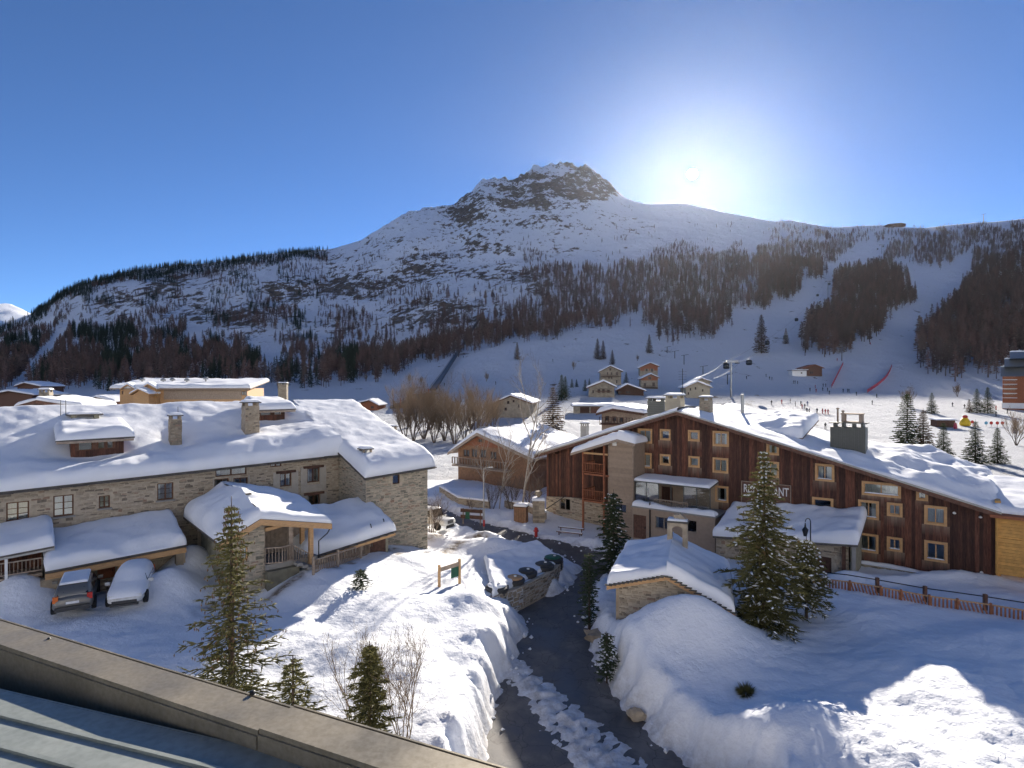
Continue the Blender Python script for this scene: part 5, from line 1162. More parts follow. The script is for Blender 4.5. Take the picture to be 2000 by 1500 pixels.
for px_, y0_, y1_, lb in ((1097,730,782,'tallest dark spruce left of the hillside chalets'), (1104,733,776,'second dark spruce beside the tallest, left of the hillside chalets'), (1117,738,757,'small dark spruce left of the stone chalets'), (1126,739,756,'smaller dark spruce left of the stone chalets'), (1143,740,764,'slim dark spruce touching the lower stone chalet'), (1151,738,756,'slim dark spruce just behind the lower stone chalet'), (1223,725,752,'bushy dark spruce between the two chalet groups')):
    q = far_hit(px_, y1_); h = (y1_-y0_)/F*q.y; put_tree('spruce_tree', lb, m11[1], q-Zv*.3, px_, h/9, 'spruces by the hillside chalets')
for px_, y0_, y1_, k, lb in ((1487,613,690,2,'lone bare larch beside the gondola cables'), (1167,660,702,2,'bare larch in the pair above the hillside chalets'), (1178,664,702,2,'second bare larch of the pair above the hillside chalets'), (1196,682,712,2,'rounded bare larch just above the upper stone chalet'), (1268,652,690,2,'bare larch alone above the brown chalet'), (1010,668,702,2,'small bare larch on the open slope left of the pistes'), (1535,640,672,2,'thin bare tree beside a gondola cabin')):
    q = far_hit(px_, y1_); h = (y1_-y0_)/F*q.y; put_tree('larch_tree', lb, {'crown': LARCH[0]} if px_ < 0 else m11[k], q-Zv*.3, px_, (h/11, h/11, h/9))
# ---------------------------------------------------------------- bare broadleaf trees
def bare(H, seed, levels=4, stems=1, tmin=.006, *, spread=.5, r0=.09, kids=(4, 5, 4, 4), up=.35, first=.3):
    r = np.random.default_rng(seed); mb = MB(); tw_ = Acc()
    def grow(p, d, L_, rad, lv):
        n = 4; pts = [p]; dd = d
        for i in range(n):
            dd = dd+r.normal(0, .11, 3)+np.array([0, 0, up*.12]); dd /= np.linalg.norm(dd); pts.append(pts[-1]+dd*L_/n)
        if lv >= levels-1:
            for i in range(n): tw_.spindle(pts[i], pts[i+1], max(rad*(1-i/n*.5), tmin), 3, .05)
        else: mb.tube(pts, [max(.008, rad*(1-.55*i/n)) for i in range(n+1)], 5 if lv == 0 else 4, False)
        if lv >= levels: return
        for k in range(kids[min(lv, 3)]):
            t = first+(1-first)*(k+r.random())/kids[min(lv, 3)]; i = min(int(t*n), n-1); b0 = pts[i]+(pts[i+1]-pts[i])*(t*n-i)
            v = r.normal(0, 1, 3); v = v-dd*v.dot(dd); v /= np.linalg.norm(v); nd = dd*(1-spread)+v*spread+np.array([0, 0, up*.4]); nd /= np.linalg.norm(nd)
            grow(b0, nd, L_*r.uniform(.38, .62), rad*.5, lv+1)
    for s_ in range(stems):
        a = 6.28*s_/max(stems, 1)+r.uniform(0, 1); k = 0 if stems == 1 else r.uniform(.15, .45); d = np.array([math.cos(a)*k, math.sin(a)*k, 1.]); d /= np.linalg.norm(d)
        grow(np.array([math.cos(a)*.15*(stems > 1), math.sin(a)*.15*(stems > 1), -.2]), d, H*r.uniform(.62, .8)*(1 if stems > 1 else 1.1), r0, 0)
    return mb, tw_
def bare_meshes(H, seed, levels, stems, spread, r0, kids, trunk='twig_grey', twig='twig', **k):
    mb, tw_ = bare(H, seed, levels, stems, spread=spread, r0=r0, kids=kids, **k); return {'stems': mb.mesh('stems', trunk), 'crown': tw_.mesh('crown', twig)}
def put_bare(name, label, me, loc, rot, s=1, group=None, cat='tree'): return put_tree(name, label, me, loc, rot, s, group, cat)
bir = bare_meshes(9, 1, 4, 1, .45, .11, (9, 5, 4, 3), trunk='birch_bark', twig='twig', first=.25, tmin=.012); bir2 = bare_meshes(9, 2, 4, 1, .5, .10, (8, 5, 4, 3), trunk='birch_bark', twig='twig', first=.3, tmin=.012)
for px_, y0_, y1_, Y, me, lb in ((1019,785,1012,60,bir,'tallest white-barked birch leaning over the brown crate'), (946,845,960,66,bir2,'pale pollarded birch in front of the wooden gable'), (975,860,995,62,bir,'bushy birch in the snowy garden below the wooden house')):
    x_ = (px_-1000)/F*Y; z_ = gz(x_, Y); put_bare('birch_tree', lb, me, Vector((x_, Y, z_-.1)), px_, ((y1_-y0_)/F*Y/9*.8,)*2+((y1_-y0_)/F*Y/9,))
al = [bare_meshes(9, 20+k, 3, 7, .42, .11, (7, 9, 7, 3), trunk='twig_grey', twig='twig', up=.8, first=.3, tmin=.013) for k in range(3)]
for i, (px_, y1_) in enumerate([(790,858), (808,862), (828,858), (848,866), (868,862), (888,868), (906,860), (925,866), (945,855), (963,850), (800,845), (840,848), (880,850), (920,848)]):
    Y = 13.1*F/(y1_-750); put_bare('alder_tree', 'multi-stemmed brown bare tree in the row behind the stone house wing', al[i % 3], Vector(((px_-1000)/F*Y, Y, gz((px_-1000)/F*Y, Y) if Y < 78 else float(far_ground(px_, Y)))), i, (.85+.1*(i % 3))*Y/122*(.86 if px_ > 930 else 1), 'bare trees behind the stone house wing')
shr = bare_meshes(2.6, 40, 3, 9, .4, .03, (5, 5, 4, 3), trunk='twig_grey', twig='twig_grey', up=.6)
p = P(842, 1035, 50.5); put_bare('bare_shrub', 'pale upright bare shrub against the wing corner beside the parked jeep', shr, Vector((p.x, p.y, gz(p.x, p.y))), 0, 1.25, cat='shrub')
sh2 = bare_meshes(3.4, 41, 3, 8, .4, .022, (5, 5, 4, 3), trunk='twig', twig='twig', up=.5)
for px_, lb in ((700, 'tangled bare brown shrub left of the young spruce'), (790, 'tangled bare brown shrub right of the young spruce')):
    Y = 20.5; put_bare('bare_shrub', lb, sh2, Vector(((px_-1000)/F*Y, Y, CZ-(1450-750)/F*Y)), px_, 1, cat='shrub')
for px_, y1_, h, lb in ((960,990,2.6,'dense snowy shrub in the garden below the wooden house'), (1000,985,3.2,'large dark shrub between the birches'), (1035,990,3.4,'red-brown shrub against the rubble garden wall'), (920,972,1.0,'small dark shrub on the garden snow')):
    Y = 62; x_ = (px_-1000)/F*Y; put_bare('garden_shrub', lb, shr, Vector((x_, Y, gz(x_, Y))), px_, h/2.4, cat='shrub')
for px_, y1_, h, lb in ((885,690,5,'small bare bush beside the funicular track'), (822,752,4,'grey bush below the funicular track'), (800,750,5,'brown bush on the slope left of the track'), (950,745,4,'bush on the slope right of the track'), (1775,795,6,'bare brown tree by the wooden ramp'), (1870,775,5,'dark bush on the slope under the larches'), (1985,870,6,'bare tree at the edge of the play slope'), (1120,722,4,'small bush above the dark spruces'), (1245,705,3,'small bush above the brown chalet'), (715,745,4,'brown bush at the wood edge')):
    q = far_hit(px_, y1_); put_bare('bare_bush', lb, al[1], q, px_, h/9, cat='shrub')
# ---------------------------------------------------------------- village houses further off
def far_house(name, label, Y, px0, px1, pxp, ye0, yp, ye1, yb, rot, depth, wmat, rmat='timber_dark', wins=(), T=.5, balc=None, over=.8, wood_top=None, cat='chalet', snow=True, chim=None):
    c = P(pxp, 750, Y); f = Fr((c.x, c.y), (1, rot)); o = thing(name, label, cat, loc=(0, 0, 0))
    u0, z0 = f.hit(px0, ye0); u1, z1 = f.hit(px1, ye1); zp_ = f.hit(pxp, yp)[1]; zb_ = f.hit(pxp, yb)[1]-2; tp = lin([(u0, z0), (0, zp_), (u1, z1)]); k = .08*(u1-u0)
    rs = [f.rect(*w_) for w_ in wins]
    wall(f, u0+k, u1-k, zb_, lambda u: tp(u)-.1, rs, 'wall', wmat, o, .3, knots=(0,))
    wall(f.sub(-depth), u0+k, u1-k, zb_, lambda u: tp(u)-.1, [], 'rear_wall', wmat, o, .3, knots=(0,))
    for x in (u0+k+.15, u1-k-.15): MB().box(f.p(x, -depth/2, (tp(x)+zb_)/2-.1), (.15, depth/2-.3, (tp(x)-zb_)/2-.1), f.ax()).build('side_wall', wmat, o)
    for rc in rs: window(f, rc, o, 'window_brown', leaves=2 if rc[1]-rc[0] > .8 else 1, fw=.08, rec=.06, glass='pane_dark')
    if wood_top is not None:
        zt_ = f.hit(pxp, wood_top)[1]; boards(f, u0+k, u1-k, lambda u: min(zt_, tp(u)-.15), lambda u: tp(u)-.12, rs, o, .6, 'timber_red', worn=False, th=.08)
    for q_, (ue, ze) in enumerate(((u0, z0), (u1, z1))):
        a = f.p(ue, over, ze); b_ = f.p(ue, -depth-.3, ze); c_ = f.p(0, -depth-.3, zp_); e = f.p(0, over, zp_); qq = (a, b_, c_, e) if q_ else (b_, a, e, c_)
        rf = roof_slab(*[x+Zv*.1 for x in qq], .2, o, rmat); MB().prism([f.p(ue, over+.01, ze-.25), f.p(0, over+.01, zp_-.25), f.p(0, over+.01, zp_+.1), f.p(ue, over+.01, ze+.1)], f.Nn*.08).build('bargeboard', rmat, rf)
        if snow: snow_slab('roof_snow', *[x+Zv*.105 for x in qq], T, rf, .6, edge=(1, 1, 0, 1), seed=int(px0)+q_, over=.12)
    if balc:
        a, b_, yy = balc; ua, zz = f.hit(a, yy); ub, _ = f.hit(b_, yy); MB().box(f.p((ua+ub)/2, .6, zz-.1), ((ub-ua)/2, .6, .1), f.ax()).build('balcony_floor', rmat, o)
        balustrade(f.p(ua, 1.1, zz), f.p(ub, 1.1, zz), 1.0, o, rmat, gap=.45, w=.2)
    if chim: ux, zt2 = f.hit(chim[0], chim[1], -depth*.4); chimney(f, ux, -depth*.4, zt2-3, zt2, .5, .5, o, 'stone_far')
    return f, o
Yh = lambda px, py: far_hit(px, py).y
far_house('stone_chalet', 'tall pale stone chalet with long balcony high on the slope', Yh(1192, 752), 1169, 1217, 1192, 727, 715, 726, 752, -.1, 10, 'stone_far', wins=[(1185,727,1188,732), (1193,727,1196,732), (1203,727,1207,733), (1190,719,1194,724), (1188,736,1191,740), (1193,736,1196,740), (1203,742,1206,749)], balc=(1174,1213,735))
far_house('stone_chalet', 'wide low stone chalet in front of the tall one', Yh(1175, 776), 1145, 1205, 1179, 758, 745, 757, 776, -.12, 9, 'stone_far', wins=[(1167,760,1172,767), (1176,760,1181,767), (1186,761,1191,767), (1157,762,1160,768)], balc=(1164,1195,764))
far_house('wood_chalet', 'red-brown timber chalet at the top of the right group', Yh(1268, 737), 1247, 1288, 1270, 719, 709, 716, 737, -.12, 9, 'stone_far', wins=[(1261,720,1265,725), (1271,720,1276,726)], wood_top=724)
far_house('wood_chalet', 'stone and timber chalet just below the red-brown one', Yh(1268, 759), 1249, 1288, 1271, 741, 731, 738, 759, -.12, 9, 'stone_far', wins=[(1257,748,1262,755), (1274,747,1279,754), (1266,736,1272,741)], wood_top=743, balc=(1254,1284,757))
far_house('cream_house', 'plain cream house with stepped snow roofs right of the chalets', Yh(1362, 778), 1335, 1391, 1362, 758, 746, 757, 778, -.12, 12, 'plaster_cream', 'timber_grey', wins=[(1347,758,1350,763), (1357,756,1360,761), (1343,766,1346,771), (1371,760,1374,765)], cat='house')
far_house('cream_house', 'pale annexe rising behind the cream house', Yh(1362, 778)+13, 1352, 1390, 1370, 746, 739, 746, 770, -.12, 9, 'plaster_cream', 'timber_grey', wins=[(1364,746,1368,750)], cat='house')
far_house('snowy_annexe', 'low annexe with broad snow roof between the chalets', Yh(1232, 772), 1203, 1262, 1225, 763, 751, 764, 772, -.1, 9, 'timber_dark', wins=[(1208,764,1214,768), (1222,764,1232,768)], cat='building')
far_house('stone_house', 'large grey stone house behind the bare trees', Yh(995, 816), 952, 1040, 998, 793, 773, 788, 816, -.2, 16, 'stone_far', 'timber_dark', wins=[(990,783,995,789), (1001,781,1005,786), (1012,790,1016,796), (985,796,990,802)], cat='house')
far_house('log_cabin', 'small dark log cabin under the wooded slope', Yh(715, 802), 690, 741, 722, 790, 782, 792, 803, -.1, 9, 'timber_red', wins=[(706,793,711,798), (724,793,730,798)], cat='cabin')
far_house('wooden_house', 'orange-brown gabled wooden house among birches', 76, 883, 1050, 940, 884, 846, 897, 935, -.85, 13, 'timber_brown', 'timber_grey', wins=[(905,878,917,892), (921,877,932,893), (938,878,950,894), (958,882,970,897), (934,857,942,864)], wood_top=872, T=.6, cat='house', balc=(895,1000,905))
far_house('balcony_house', 'small house with carved balcony and flat snow roof behind the chalet', 92, 1168, 1262, 1200, 808, 799, 808, 838, -.6, 9, 'timber_grey', wins=[(1182,812,1190,822), (1196,813,1204,823), (1210,815,1218,825)], T=.6, cat='house', balc=(1176,1240,826), chim=(1219, 800))
far_house('slope_hut', 'small lift hut with pitched red roof at the foot of the pistes', Yh(1588, 735), 1566, 1609, 1591, 719, 712, 719, 735, -.05, 8, 'timber_dark', 'timber_red', T=.1, snow=False, wins=[(1582,725,1588,730)], cat='hut')
far_house('ticket_hut', 'white flat-roofed hut joined to the lift hut', Yh(1563, 735), 1545, 1578, 1562, 723, 722.5, 723, 735, -.05, 5, 'white_paint', 'timber_dark', T=.3, wins=[(1564,727,1567,730)], cat='hut')
# row of dark garages
q = far_hit(1180, 808); f = Fr((q.x, q.y), (1, -.03)); gg = thing('garage_row', 'long low row of dark garage doors below the hillside chalets', 'garage', loc=(0, 0, 0))
a0, a1, z0, z1 = f.rect(1120, 793, 1240, 808); drs = [f.rect(1133+i*21, 795, 1151+i*21, 808) for i in range(5)]
wall(f, a0, a1, z0-1.5, z1, drs, 'wall', 'stone_far', gg, .4)
for rc in drs: door(f, rc, gg, 'timber_dark', .3)
qq = [f.p(a0-.4, .5, z1), f.p(a1+.4, .5, z1), f.p(a1+.4, -7, z1+.1), f.p(a0-.4, -7, z1+.1)]; rf = roof_slab(*qq, .2, gg); snow_slab('roof_snow', *[x+Zv*.004 for x in qq], .6, rf, .7, seed=5)
# golden hotel behind the stone house ridge
Yg = 118; c = P(300, 750, Yg); f = Fr((c.x, c.y), (1, .12)); ht = thing('golden_hotel', 'long golden timber hotel with gabled end rising behind the stone house', 'hotel', loc=(0, 0, 0))
a0, zt_ = f.hit(234, 758); a1, _ = f.hit(483, 758); zb_ = f.hit(300, 800)[1]-4; wr = [f.rect(*w_) for w_ in [(238,764,243,770), (246,764,251,770), (472,764,480,772), (254,762,258,768)]]
wall(f, a0, a1, zb_, zt_, wr, 'wall', 'timber_light', ht, .3)
for rc in wr: window(f, rc, ht, 'window_brown', leaves=2, fw=.08, curtain=.5)
hboards(f, f.u(320), a1, f.hit(400, 780)[1], zt_-.3, [wr[2]], ht, .9, 'timber_grey', name='plank')
MB().box(f.p((a0+a1)/2, -6, (zb_+zt_)/2), ((a1-a0)/2-.1, 5.6, (zt_-zb_)/2-.1), f.ax()).build('rear_block', 'timber_light', ht)
qq = [f.p(a0-1.3, 1.3, zt_), f.p(a1+1, 1.3, zt_), f.p(a1+1, -12, zt_+1.6), f.p(a0-1.3, -12, zt_+1.6)]; rf = roof_slab(*qq, .25, ht, 'timber_grey'); snow_slab('roof_snow', *[x+Zv*.004 for x in qq], .6, rf, .7, seed=8)
for (pa, pb, pc, ye, yp, dd) in ((241, 262, 251, 762, 754, 1.2), (279, 305, 291, 762, 753, 1.6), (259, 290, 272, 772, 763, 4)):
    g = f.sub(dd); b0, zz0 = g.hit(pa, ye); b1, _ = g.hit(pb, ye); bp, zpp = g.hit(pc, yp)
    gb = wall(g, b0, b1, zb_, lin([(b0, zz0), (bp, zpp), (b1, zz0)]), [], 'gable', 'timber_light', ht, dd-.05, knots=(bp,))
    for ue in (b0-.4, b1+.4):
        qa = [g.p(ue, .6, zz0+.05), g.p(bp, .6, zpp+.15), g.p(bp, -dd-1, zpp+.15), g.p(ue, -dd-1, zz0+.05)]; MB().prism([x-Zv*.0 for x in qa], Zv*.2).build('gable_roof', 'timber_light', gb)
        snow_slab('gable_snow', *( [qa[3]+Zv*.205, qa[0]+Zv*.205, qa[1]+Zv*.205, qa[2]+Zv*.205] if ue < bp else [qa[0]+Zv*.205, qa[3]+Zv*.205, qa[2]+Zv*.205, qa[1]+Zv*.205]), .35, gb, .5, edge=(1, 1, 0, 1))
balustrade(f.p(f.u(290), 2.2, f.hit(300, 777)[1]), f.p(f.u(318), 2.2, f.hit(300, 777)[1]), 1.0, ht, 'golden_cladding', gap=.4, w=.15)
for px_, yt in ((278, 743), (319, 744), (337, 743), (365, 744), (402, 741)):
    ux, zt2 = f.hit(px_, yt, -5); p = f.p(ux, -5, zt2); MB().tube([p-Zv*2, p], .18, 6).build('flue', 'zinc', ht); MB().lathe(p, [(.5, 0), (.55, .3), (.25, .55)], 10).build('flue_hood', 'zinc', ht)
bx0, zz = f.hit(392, 753, -5); MB().box(f.p(bx0+1, -5, zz), (1.2, 1, .5), f.ax()).build('roof_box', 'timber_dark', ht)
ux, zt2 = f.hit(553, 751, -1); chs = thing('lone_chimney', 'square stone chimney stack rising above the stone house ridge', 'chimney', loc=(0, 0, 0)); chimney(f, ux, -1, zt2-8, zt2, .85, .7, chs, 'stone_far')
# roofs of neighbours behind the ridge at the left
far_house('neighbour_house', 'neighbour house with low snowy gable behind the stone house', 62, 35, 168, 78, 795, 783, 797, 825, .3, 9, 'timber_dark', T=.4, cat='house', chim=(90, 766))
far_house('village_house', 'distant low house under the left wood', 190, -20, 70, 20, 772, 764, 772, 795, 0, 14, 'timber_dark', T=.6, cat='house'); far_house('village_house', 'distant brown house beside the golden hotel', 170, 160, 228, 190, 785, 776, 785, 800, 0, 12, 'timber_red', T=.6, cat='house')
far_house('village_house', 'distant dark house at the foot of the gully', 230, 30, 82, 50, 755, 748, 755, 775, 0, 12, 'timber_dark', T=.6, cat='house')
# funicular station and its raised track
fs = thing('funicular_station', 'dark lift station with stepped sloping roof below the raised track', 'station', loc=(0, 0, 0))
q = far_hit(815, 795); f = Fr((q.x, q.y), (1, .25)); u0, z0 = f.hit(768, 795); u1, z1 = f.hit(850, 768); zb_ = f.hit(810, 800)[1]-2
MB().prism([f.p(u0, 0, zb_), f.p(u1, 0, zb_), f.p(u1, 0, z1-1), f.p((u0+u1)/2+2, 0, z1-1.5), f.p(u0, 0, z0-.5)], -f.Nn*10).build('hall', 'timber_dark', fs)
MB().prism([f.p(u0-1, .8, z0-.6), f.p((u0+u1)/2+2, .8, z1-1.6), f.p((u0+u1)/2+2, .8, z1-1.1), f.p(u0-1, .8, z0-.1)], -f.Nn*12).build('roof', 'slate', fs)
MB().prism([f.p((u0+u1)/2-2, 1.2, z1-1.4), f.p(u1+1, 1.2, z1-.4), f.p(u1+1, 1.2, z1+.2), f.p((u0+u1)/2-2, 1.2, z1-.6)], -f.Nn*9).build('roof', 'slate', fs)
for k in range(6):
    a = f.p(u0+(u1-u0)*k/6, 1, z0-.3+(z1-z0)*k/6); MB().tube([a, a+Zv*2.6], .2, 5).build('roof_vent', 'red_paint' if k % 2 else 'timber_dark', fs)
ft = thing('funicular_track', 'dark raised funicular track climbing straight into the larch wood', 'track', loc=(0, 0, 0))
tp_ = [far_hit(845+(938-845)*t, 772-(772-624)*t) for t in np.linspace(0, 1, 14)]
for a, b_ in zip(tp_[:-1], tp_[1:]):
    MB().bar(a+Zv*2.2, b_+Zv*2.2, 2.6, .8).build('deck', 'dark_metal', ft); MB().bar(a-Zv*1, a+Zv*1.9, .8, .8, Vector((1, 0, 0))).build('trestle', 'dark_metal', ft)
    for s_ in (-1.2, 1.2): MB().bar(a+Zv*3.4+Vector((s_, 0, 0)), b_+Zv*3.4+Vector((s_, 0, 0)), .15, .15).build('rail', 'dark_metal', ft)
# brick tower at the right
at_ = thing('apartment_tower', 'brick red apartment tower with stacked dark balconies and pale stepped roof', 'apartments', loc=(0, 0, 0))
Yt = Yh(1975, 795)-10; c = P(1958, 750, Yt); f = Fr((c.x, c.y), (1, -.85)); u1 = f.u(1990); zb_ = f.hit(1970, 795)[1]-14; zt_ = f.hit(1970, 735)[1]
MB().box(f.p(u1/2+9, -8, (zb_+zt_)/2), (u1/2+9, 8, (zt_-zb_)/2), f.ax()).build('wall', 'timber_red', at_); MB().box(f.p(u1/2+9, .1, zb_+14.5), (u1/2+9.2, .2, 1.0), f.ax()).build('base_band', 'white_paint', at_)
for k in range(5):
    z_ = zt_-1.2-(zt_-zb_-17)*k/5; MB().box(f.p(u1*.45, 1.0, z_), (u1*.45, 1.0, .12), f.ax()).build('balcony_floor', 'white_paint', at_); MB().box(f.p(u1*.45, 1.95, z_+.55), (u1*.45, .06, .5), f.ax()).build('balcony_rail', 'timber_red', at_)
    rc = (u1*.1, u1*.8, z_+.2, z_+2.0); MB().box(f.p((rc[0]+rc[1])/2, .03, (rc[2]+rc[3])/2), ((rc[1]-rc[0])/2, .05, (rc[3]-rc[2])/2), f.ax()).build('window', 'glass', at_)
for k, (a, b_, zz, hh) in enumerate(((-.5, 20, 0, 3.5), (.5, 20, 3.5, 3), (2, 20, 6.5, 2.6))):
    MB().prism([f.p(a, 1.0-k, zt_+zz), f.p(b_, 1.0-k, zt_+zz), f.p(b_, -3-k, zt_+zz+hh), f.p(a, -3-k, zt_+zz+hh)], -f.Nn*5).build('roof_step', 'zinc', at_)
    snow_slab('roof_snow', f.p(a, -3.2-k, zt_+zz+hh+.01), f.p(b_, -3.2-k, zt_+zz+hh+.01), f.p(b_, -7.5-k, zt_+zz+hh+.01), f.p(a, -7.5-k, zt_+zz+hh+.01), .5, at_, .7)
# ---------------------------------------------------------------- gondola lift
def pylon(px, yt, yb, lb, Y=None, arm=1.7):
    q = far_hit(px, yb) if Y is None else P(px, yb, Y); h = (yb-yt)/F*q.y; o = thing('lift_pylon', lb, 'lift pylon', 'gondola pylons', loc=(0, 0, 0))
    MB().tube([q-Zv*1, q+Zv*h*.94], [.42, .3], 10).build('mast', 'zinc', o); t_ = q+Zv*h
    MB().box(t_-Zv*.5, (arm*1.5, .3, .2)).build('crossarm', 'zinc', o); MB().box(t_+Zv*.1, (arm*1.9, .9, .06)).build('catwalk', 'zinc', o)
    for s_ in (-1, 1): MB().bar(t_+Vector((s_*arm*1.4, -2.2, -.9)), t_+Vector((s_*arm*1.4, 2.2, -.9)), .25, .35).build('sheave_train', 'dark_metal', o)
    return t_
T1 = pylon(1428, 705, 776, 'tall grey gondola pylon nearest the chalets'); T2 = pylon(1617, 549, 584, 'gondola pylon beside the larch clump'); T3 = pylon(1722, 478, 496, 'far gondola pylon near the ridge', arm=2.5)
T0_ = far_hit(1375, 800)+Zv*11; T4 = ridge_pt(1758)+Zv*9
cabs = []
for s_ in (-1, 1):
    pts = []
    for a, b_ in zip((T0_, T1, T2, T3), (T1, T2, T3, T4)):
        for t in np.linspace(0, 1, 12, endpoint=False):
            p = a.lerp(b_, t); p.z -= 4*t*(1-t)*(b_-a).length*.018; pts.append(p+Vector((s_*3.1, 0, -.9)))
    pts.append(T4+Vector((s_*3.1, 0, -.9))); cabs.append(pts)
    tag(MB().tube(pts, .05, 5).build('lift_cable', 'zinc'), 'thin pale gondola cable climbing from pylon to pylon', 'cable', 'gondola cables')
cb = MB(); prof = [(.0, -2.6), (1.0, -2.55), (1.25, -2.0), (1.25, -1.0), (1.0, -.4), (.3, -.3)]
cab_me = MB().lathe((0, 0, 0), prof, 10).mesh('cabin', 'dark_metal', True); win_me = MB().lathe((0, 0, 0), [(1.27, -1.75), (1.29, -1.4), (1.27, -1.05)], 10).mesh('window_band', 'glass', True); hang_me = MB().tube([(0, 0, -.35), (.1, 0, .1), (0, 0, .45)], .07, 5).mesh('hanger', 'zinc')
for k, px_ in enumerate((1418, 1465, 1500, 1534, 1556, 1584, 1597, 1620, 1628, 1651, 1668, 1703, 1714, 1725, 1736, 1745)):
    pts = cabs[k % 2]; best = min(range(len(pts)-1), key=lambda i: abs((1000+pts[i].x/pts[i].y*F)-px_)); i2 = min(best+1, len(pts)-1)
    xa, xb = (1000+pts[best].x/pts[best].y*F), (1000+pts[i2].x/pts[i2].y*F); t = 0 if xb == xa else min(max((px_-xa)/(xb-xa), -.5), 1)
    o = thing('gondola_cabin', 'dark gondola cabin hanging on the cable over the piste', 'gondola', 'gondola cabins on the lift', pts[best].lerp(pts[i2], t)-Zv*.35, .3)
    for nm, me in (('body', cab_me), ('window_band', win_me), ('hanger', hang_me)): link(nm, me, o)
for px_, yt, yb in ((1303,678,690), (1318,686,700), (1336,694,712), (1373,716,731), (1421,732,751)):
    q = far_hit(px_, yb); h = (yb-yt)/F*q.y; o = thing('drag_lift_mast', 'small T-shaped drag lift mast on the open slope', 'lift mast', 'drag lift masts', loc=(0, 0, 0)); MB().tube([q-Zv, q+Zv*h], .22, 6).build('mast', 'dark_metal', o); MB().bar(q+Zv*h+Vector((-1.6, 0, -.2)), q+Zv*h+Vector((2.6, 0, .5)), .2, .2).build('arm', 'dark_metal', o)
q = ridge_pt(1748); ts = thing('summit_station', 'small dark lift station on the skyline ridge', 'station', loc=(0, 0, 0)); MB().box(q+Zv*1.5, (18, 8, 2.5)).build('hall', 'timber_dark', ts); MB().prism([q+Vector((-20, -9, 4)), q+Vector((20, -9, 4)), q+Vector((8, -9, 6.5))], Vector((0, 18, 0))).build('roof', 'slate', ts)
q = ridge_pt(1921); ms = thing('radio_mast', 'thin lattice mast on the skyline above the larches', 'mast', loc=(0, 0, 0)); MB().tube([q-Zv, q+Zv*19], [.9, .5], 5).build('mast', 'dark_metal', ms); MB().bar(q+Zv*17+Vector((-5, 0, 0)), q+Zv*20+Vector((5, 0, 0)), .7, .7).build('arm', 'dark_metal', ms)
# ---------------------------------------------------------------- piste nets, play slope and skiers
simple('net_red', (.42, .06, .09), .8, .2, 2)
for pa, pb, lb in (((1624,758),(1647,712),'short straight red safety net at the foot of the piste'), ((1694,768),(1742,716),'longer curved red safety net right of the straight one')):
    o = thing('safety_net', lb, 'net', loc=(0, 0, 0)); n = 12
    ps_ = [far_hit(pa[0]+(pb[0]-pa[0])*t+(10*math.sin(t*3.14) if pb[0] > 1700 else 0), pa[1]+(pb[1]-pa[1])*t) for t in np.linspace(0, 1, n)]
    for a, b_ in zip(ps_[:-1], ps_[1:]):
        MB().prism([a+Zv*.2, b_+Zv*.2, b_+Zv*1.7, a+Zv*1.7], Vector((.03, 0, 0))).build('net_panel', 'net_red', o); MB().tube([a-Zv*.3, a+Zv*1.9], .05, 5).build('pole', 'red_paint', o)
def skin_mesh(name, verts, edges, rads, mat, sub=1):
    me = bpy.data.meshes.new(name); me.from_pydata(verts, edges, []); o = bpy.data.objects.new('tmp', me); COL.objects.link(o)
    o.modifiers.new('s', 'SKIN'); 
    for v, r_ in zip(me.skin_vertices[0].data, rads): v.radius = (r_, r_)
    me.skin_vertices[0].data[0].use_root = True
    if sub: o.modifiers.new('d', 'SUBSURF').levels = sub
    dg = bpy.context.evaluated_depsgraph_get(); res = bpy.data.meshes.new_from_object(o.evaluated_get(dg)); bpy.data.objects.remove(o); res.name = name; res.materials.clear(); res.materials.append(MATS[mat]); return res
for nm, c_ in (('suit_dark', (.02, .025, .035)), ('suit_red', (.40, .03, .04)), ('suit_blue', (.03, .07, .22))): simple(nm, c_, .7, .2, 5)
bv = [(0,0,.92),(0,.02,1.15),(0,.05,1.38),(0,.06,1.5),(0,.08,1.66),(0,.08,1.76),(.2,.05,1.38),(.3,.12,1.12),(.28,.32,1.0),(-.2,.05,1.38),(-.3,.12,1.12),(-.28,.32,1.0),(.11,0,.88),(.14,.14,.5),(.14,.02,.1),(.14,.18,.05),(-.11,0,.88),(-.14,.14,.5),(-.14,.02,.1),(-.14,.18,.05)]
be = [(0,1),(1,2),(2,3),(3,4),(4,5),(2,6),(6,7),(7,8),(2,9),(9,10),(10,11),(0,12),(12,13),(13,14),(14,15),(0,16),(16,17),(17,18),(18,19)]
br = [.16,.15,.17,.07,.11,.09,.08,.065,.05,.08,.065,.05,.1,.08,.075,.06,.1,.08,.075,.06]
PB = {k: skin_mesh('person', bv, be, br, k) for k in ('suit_dark', 'suit_red', 'suit_blue')}
ski_me = [MB().add([], []) or None for _ in ()]
def mk_ski(x): mb = MB(); mb.box((x, .1, .02), (.05, .8, .015)).box((x, .97, .06), (.05, .08, .012), (Vector((1, 0, 0)), Vector((0, .87, .5)), Vector((0, -.5, .87)))); return mb.mesh('ski', 'dark_metal')
SK = [mk_ski(.14), mk_ski(-.14)]
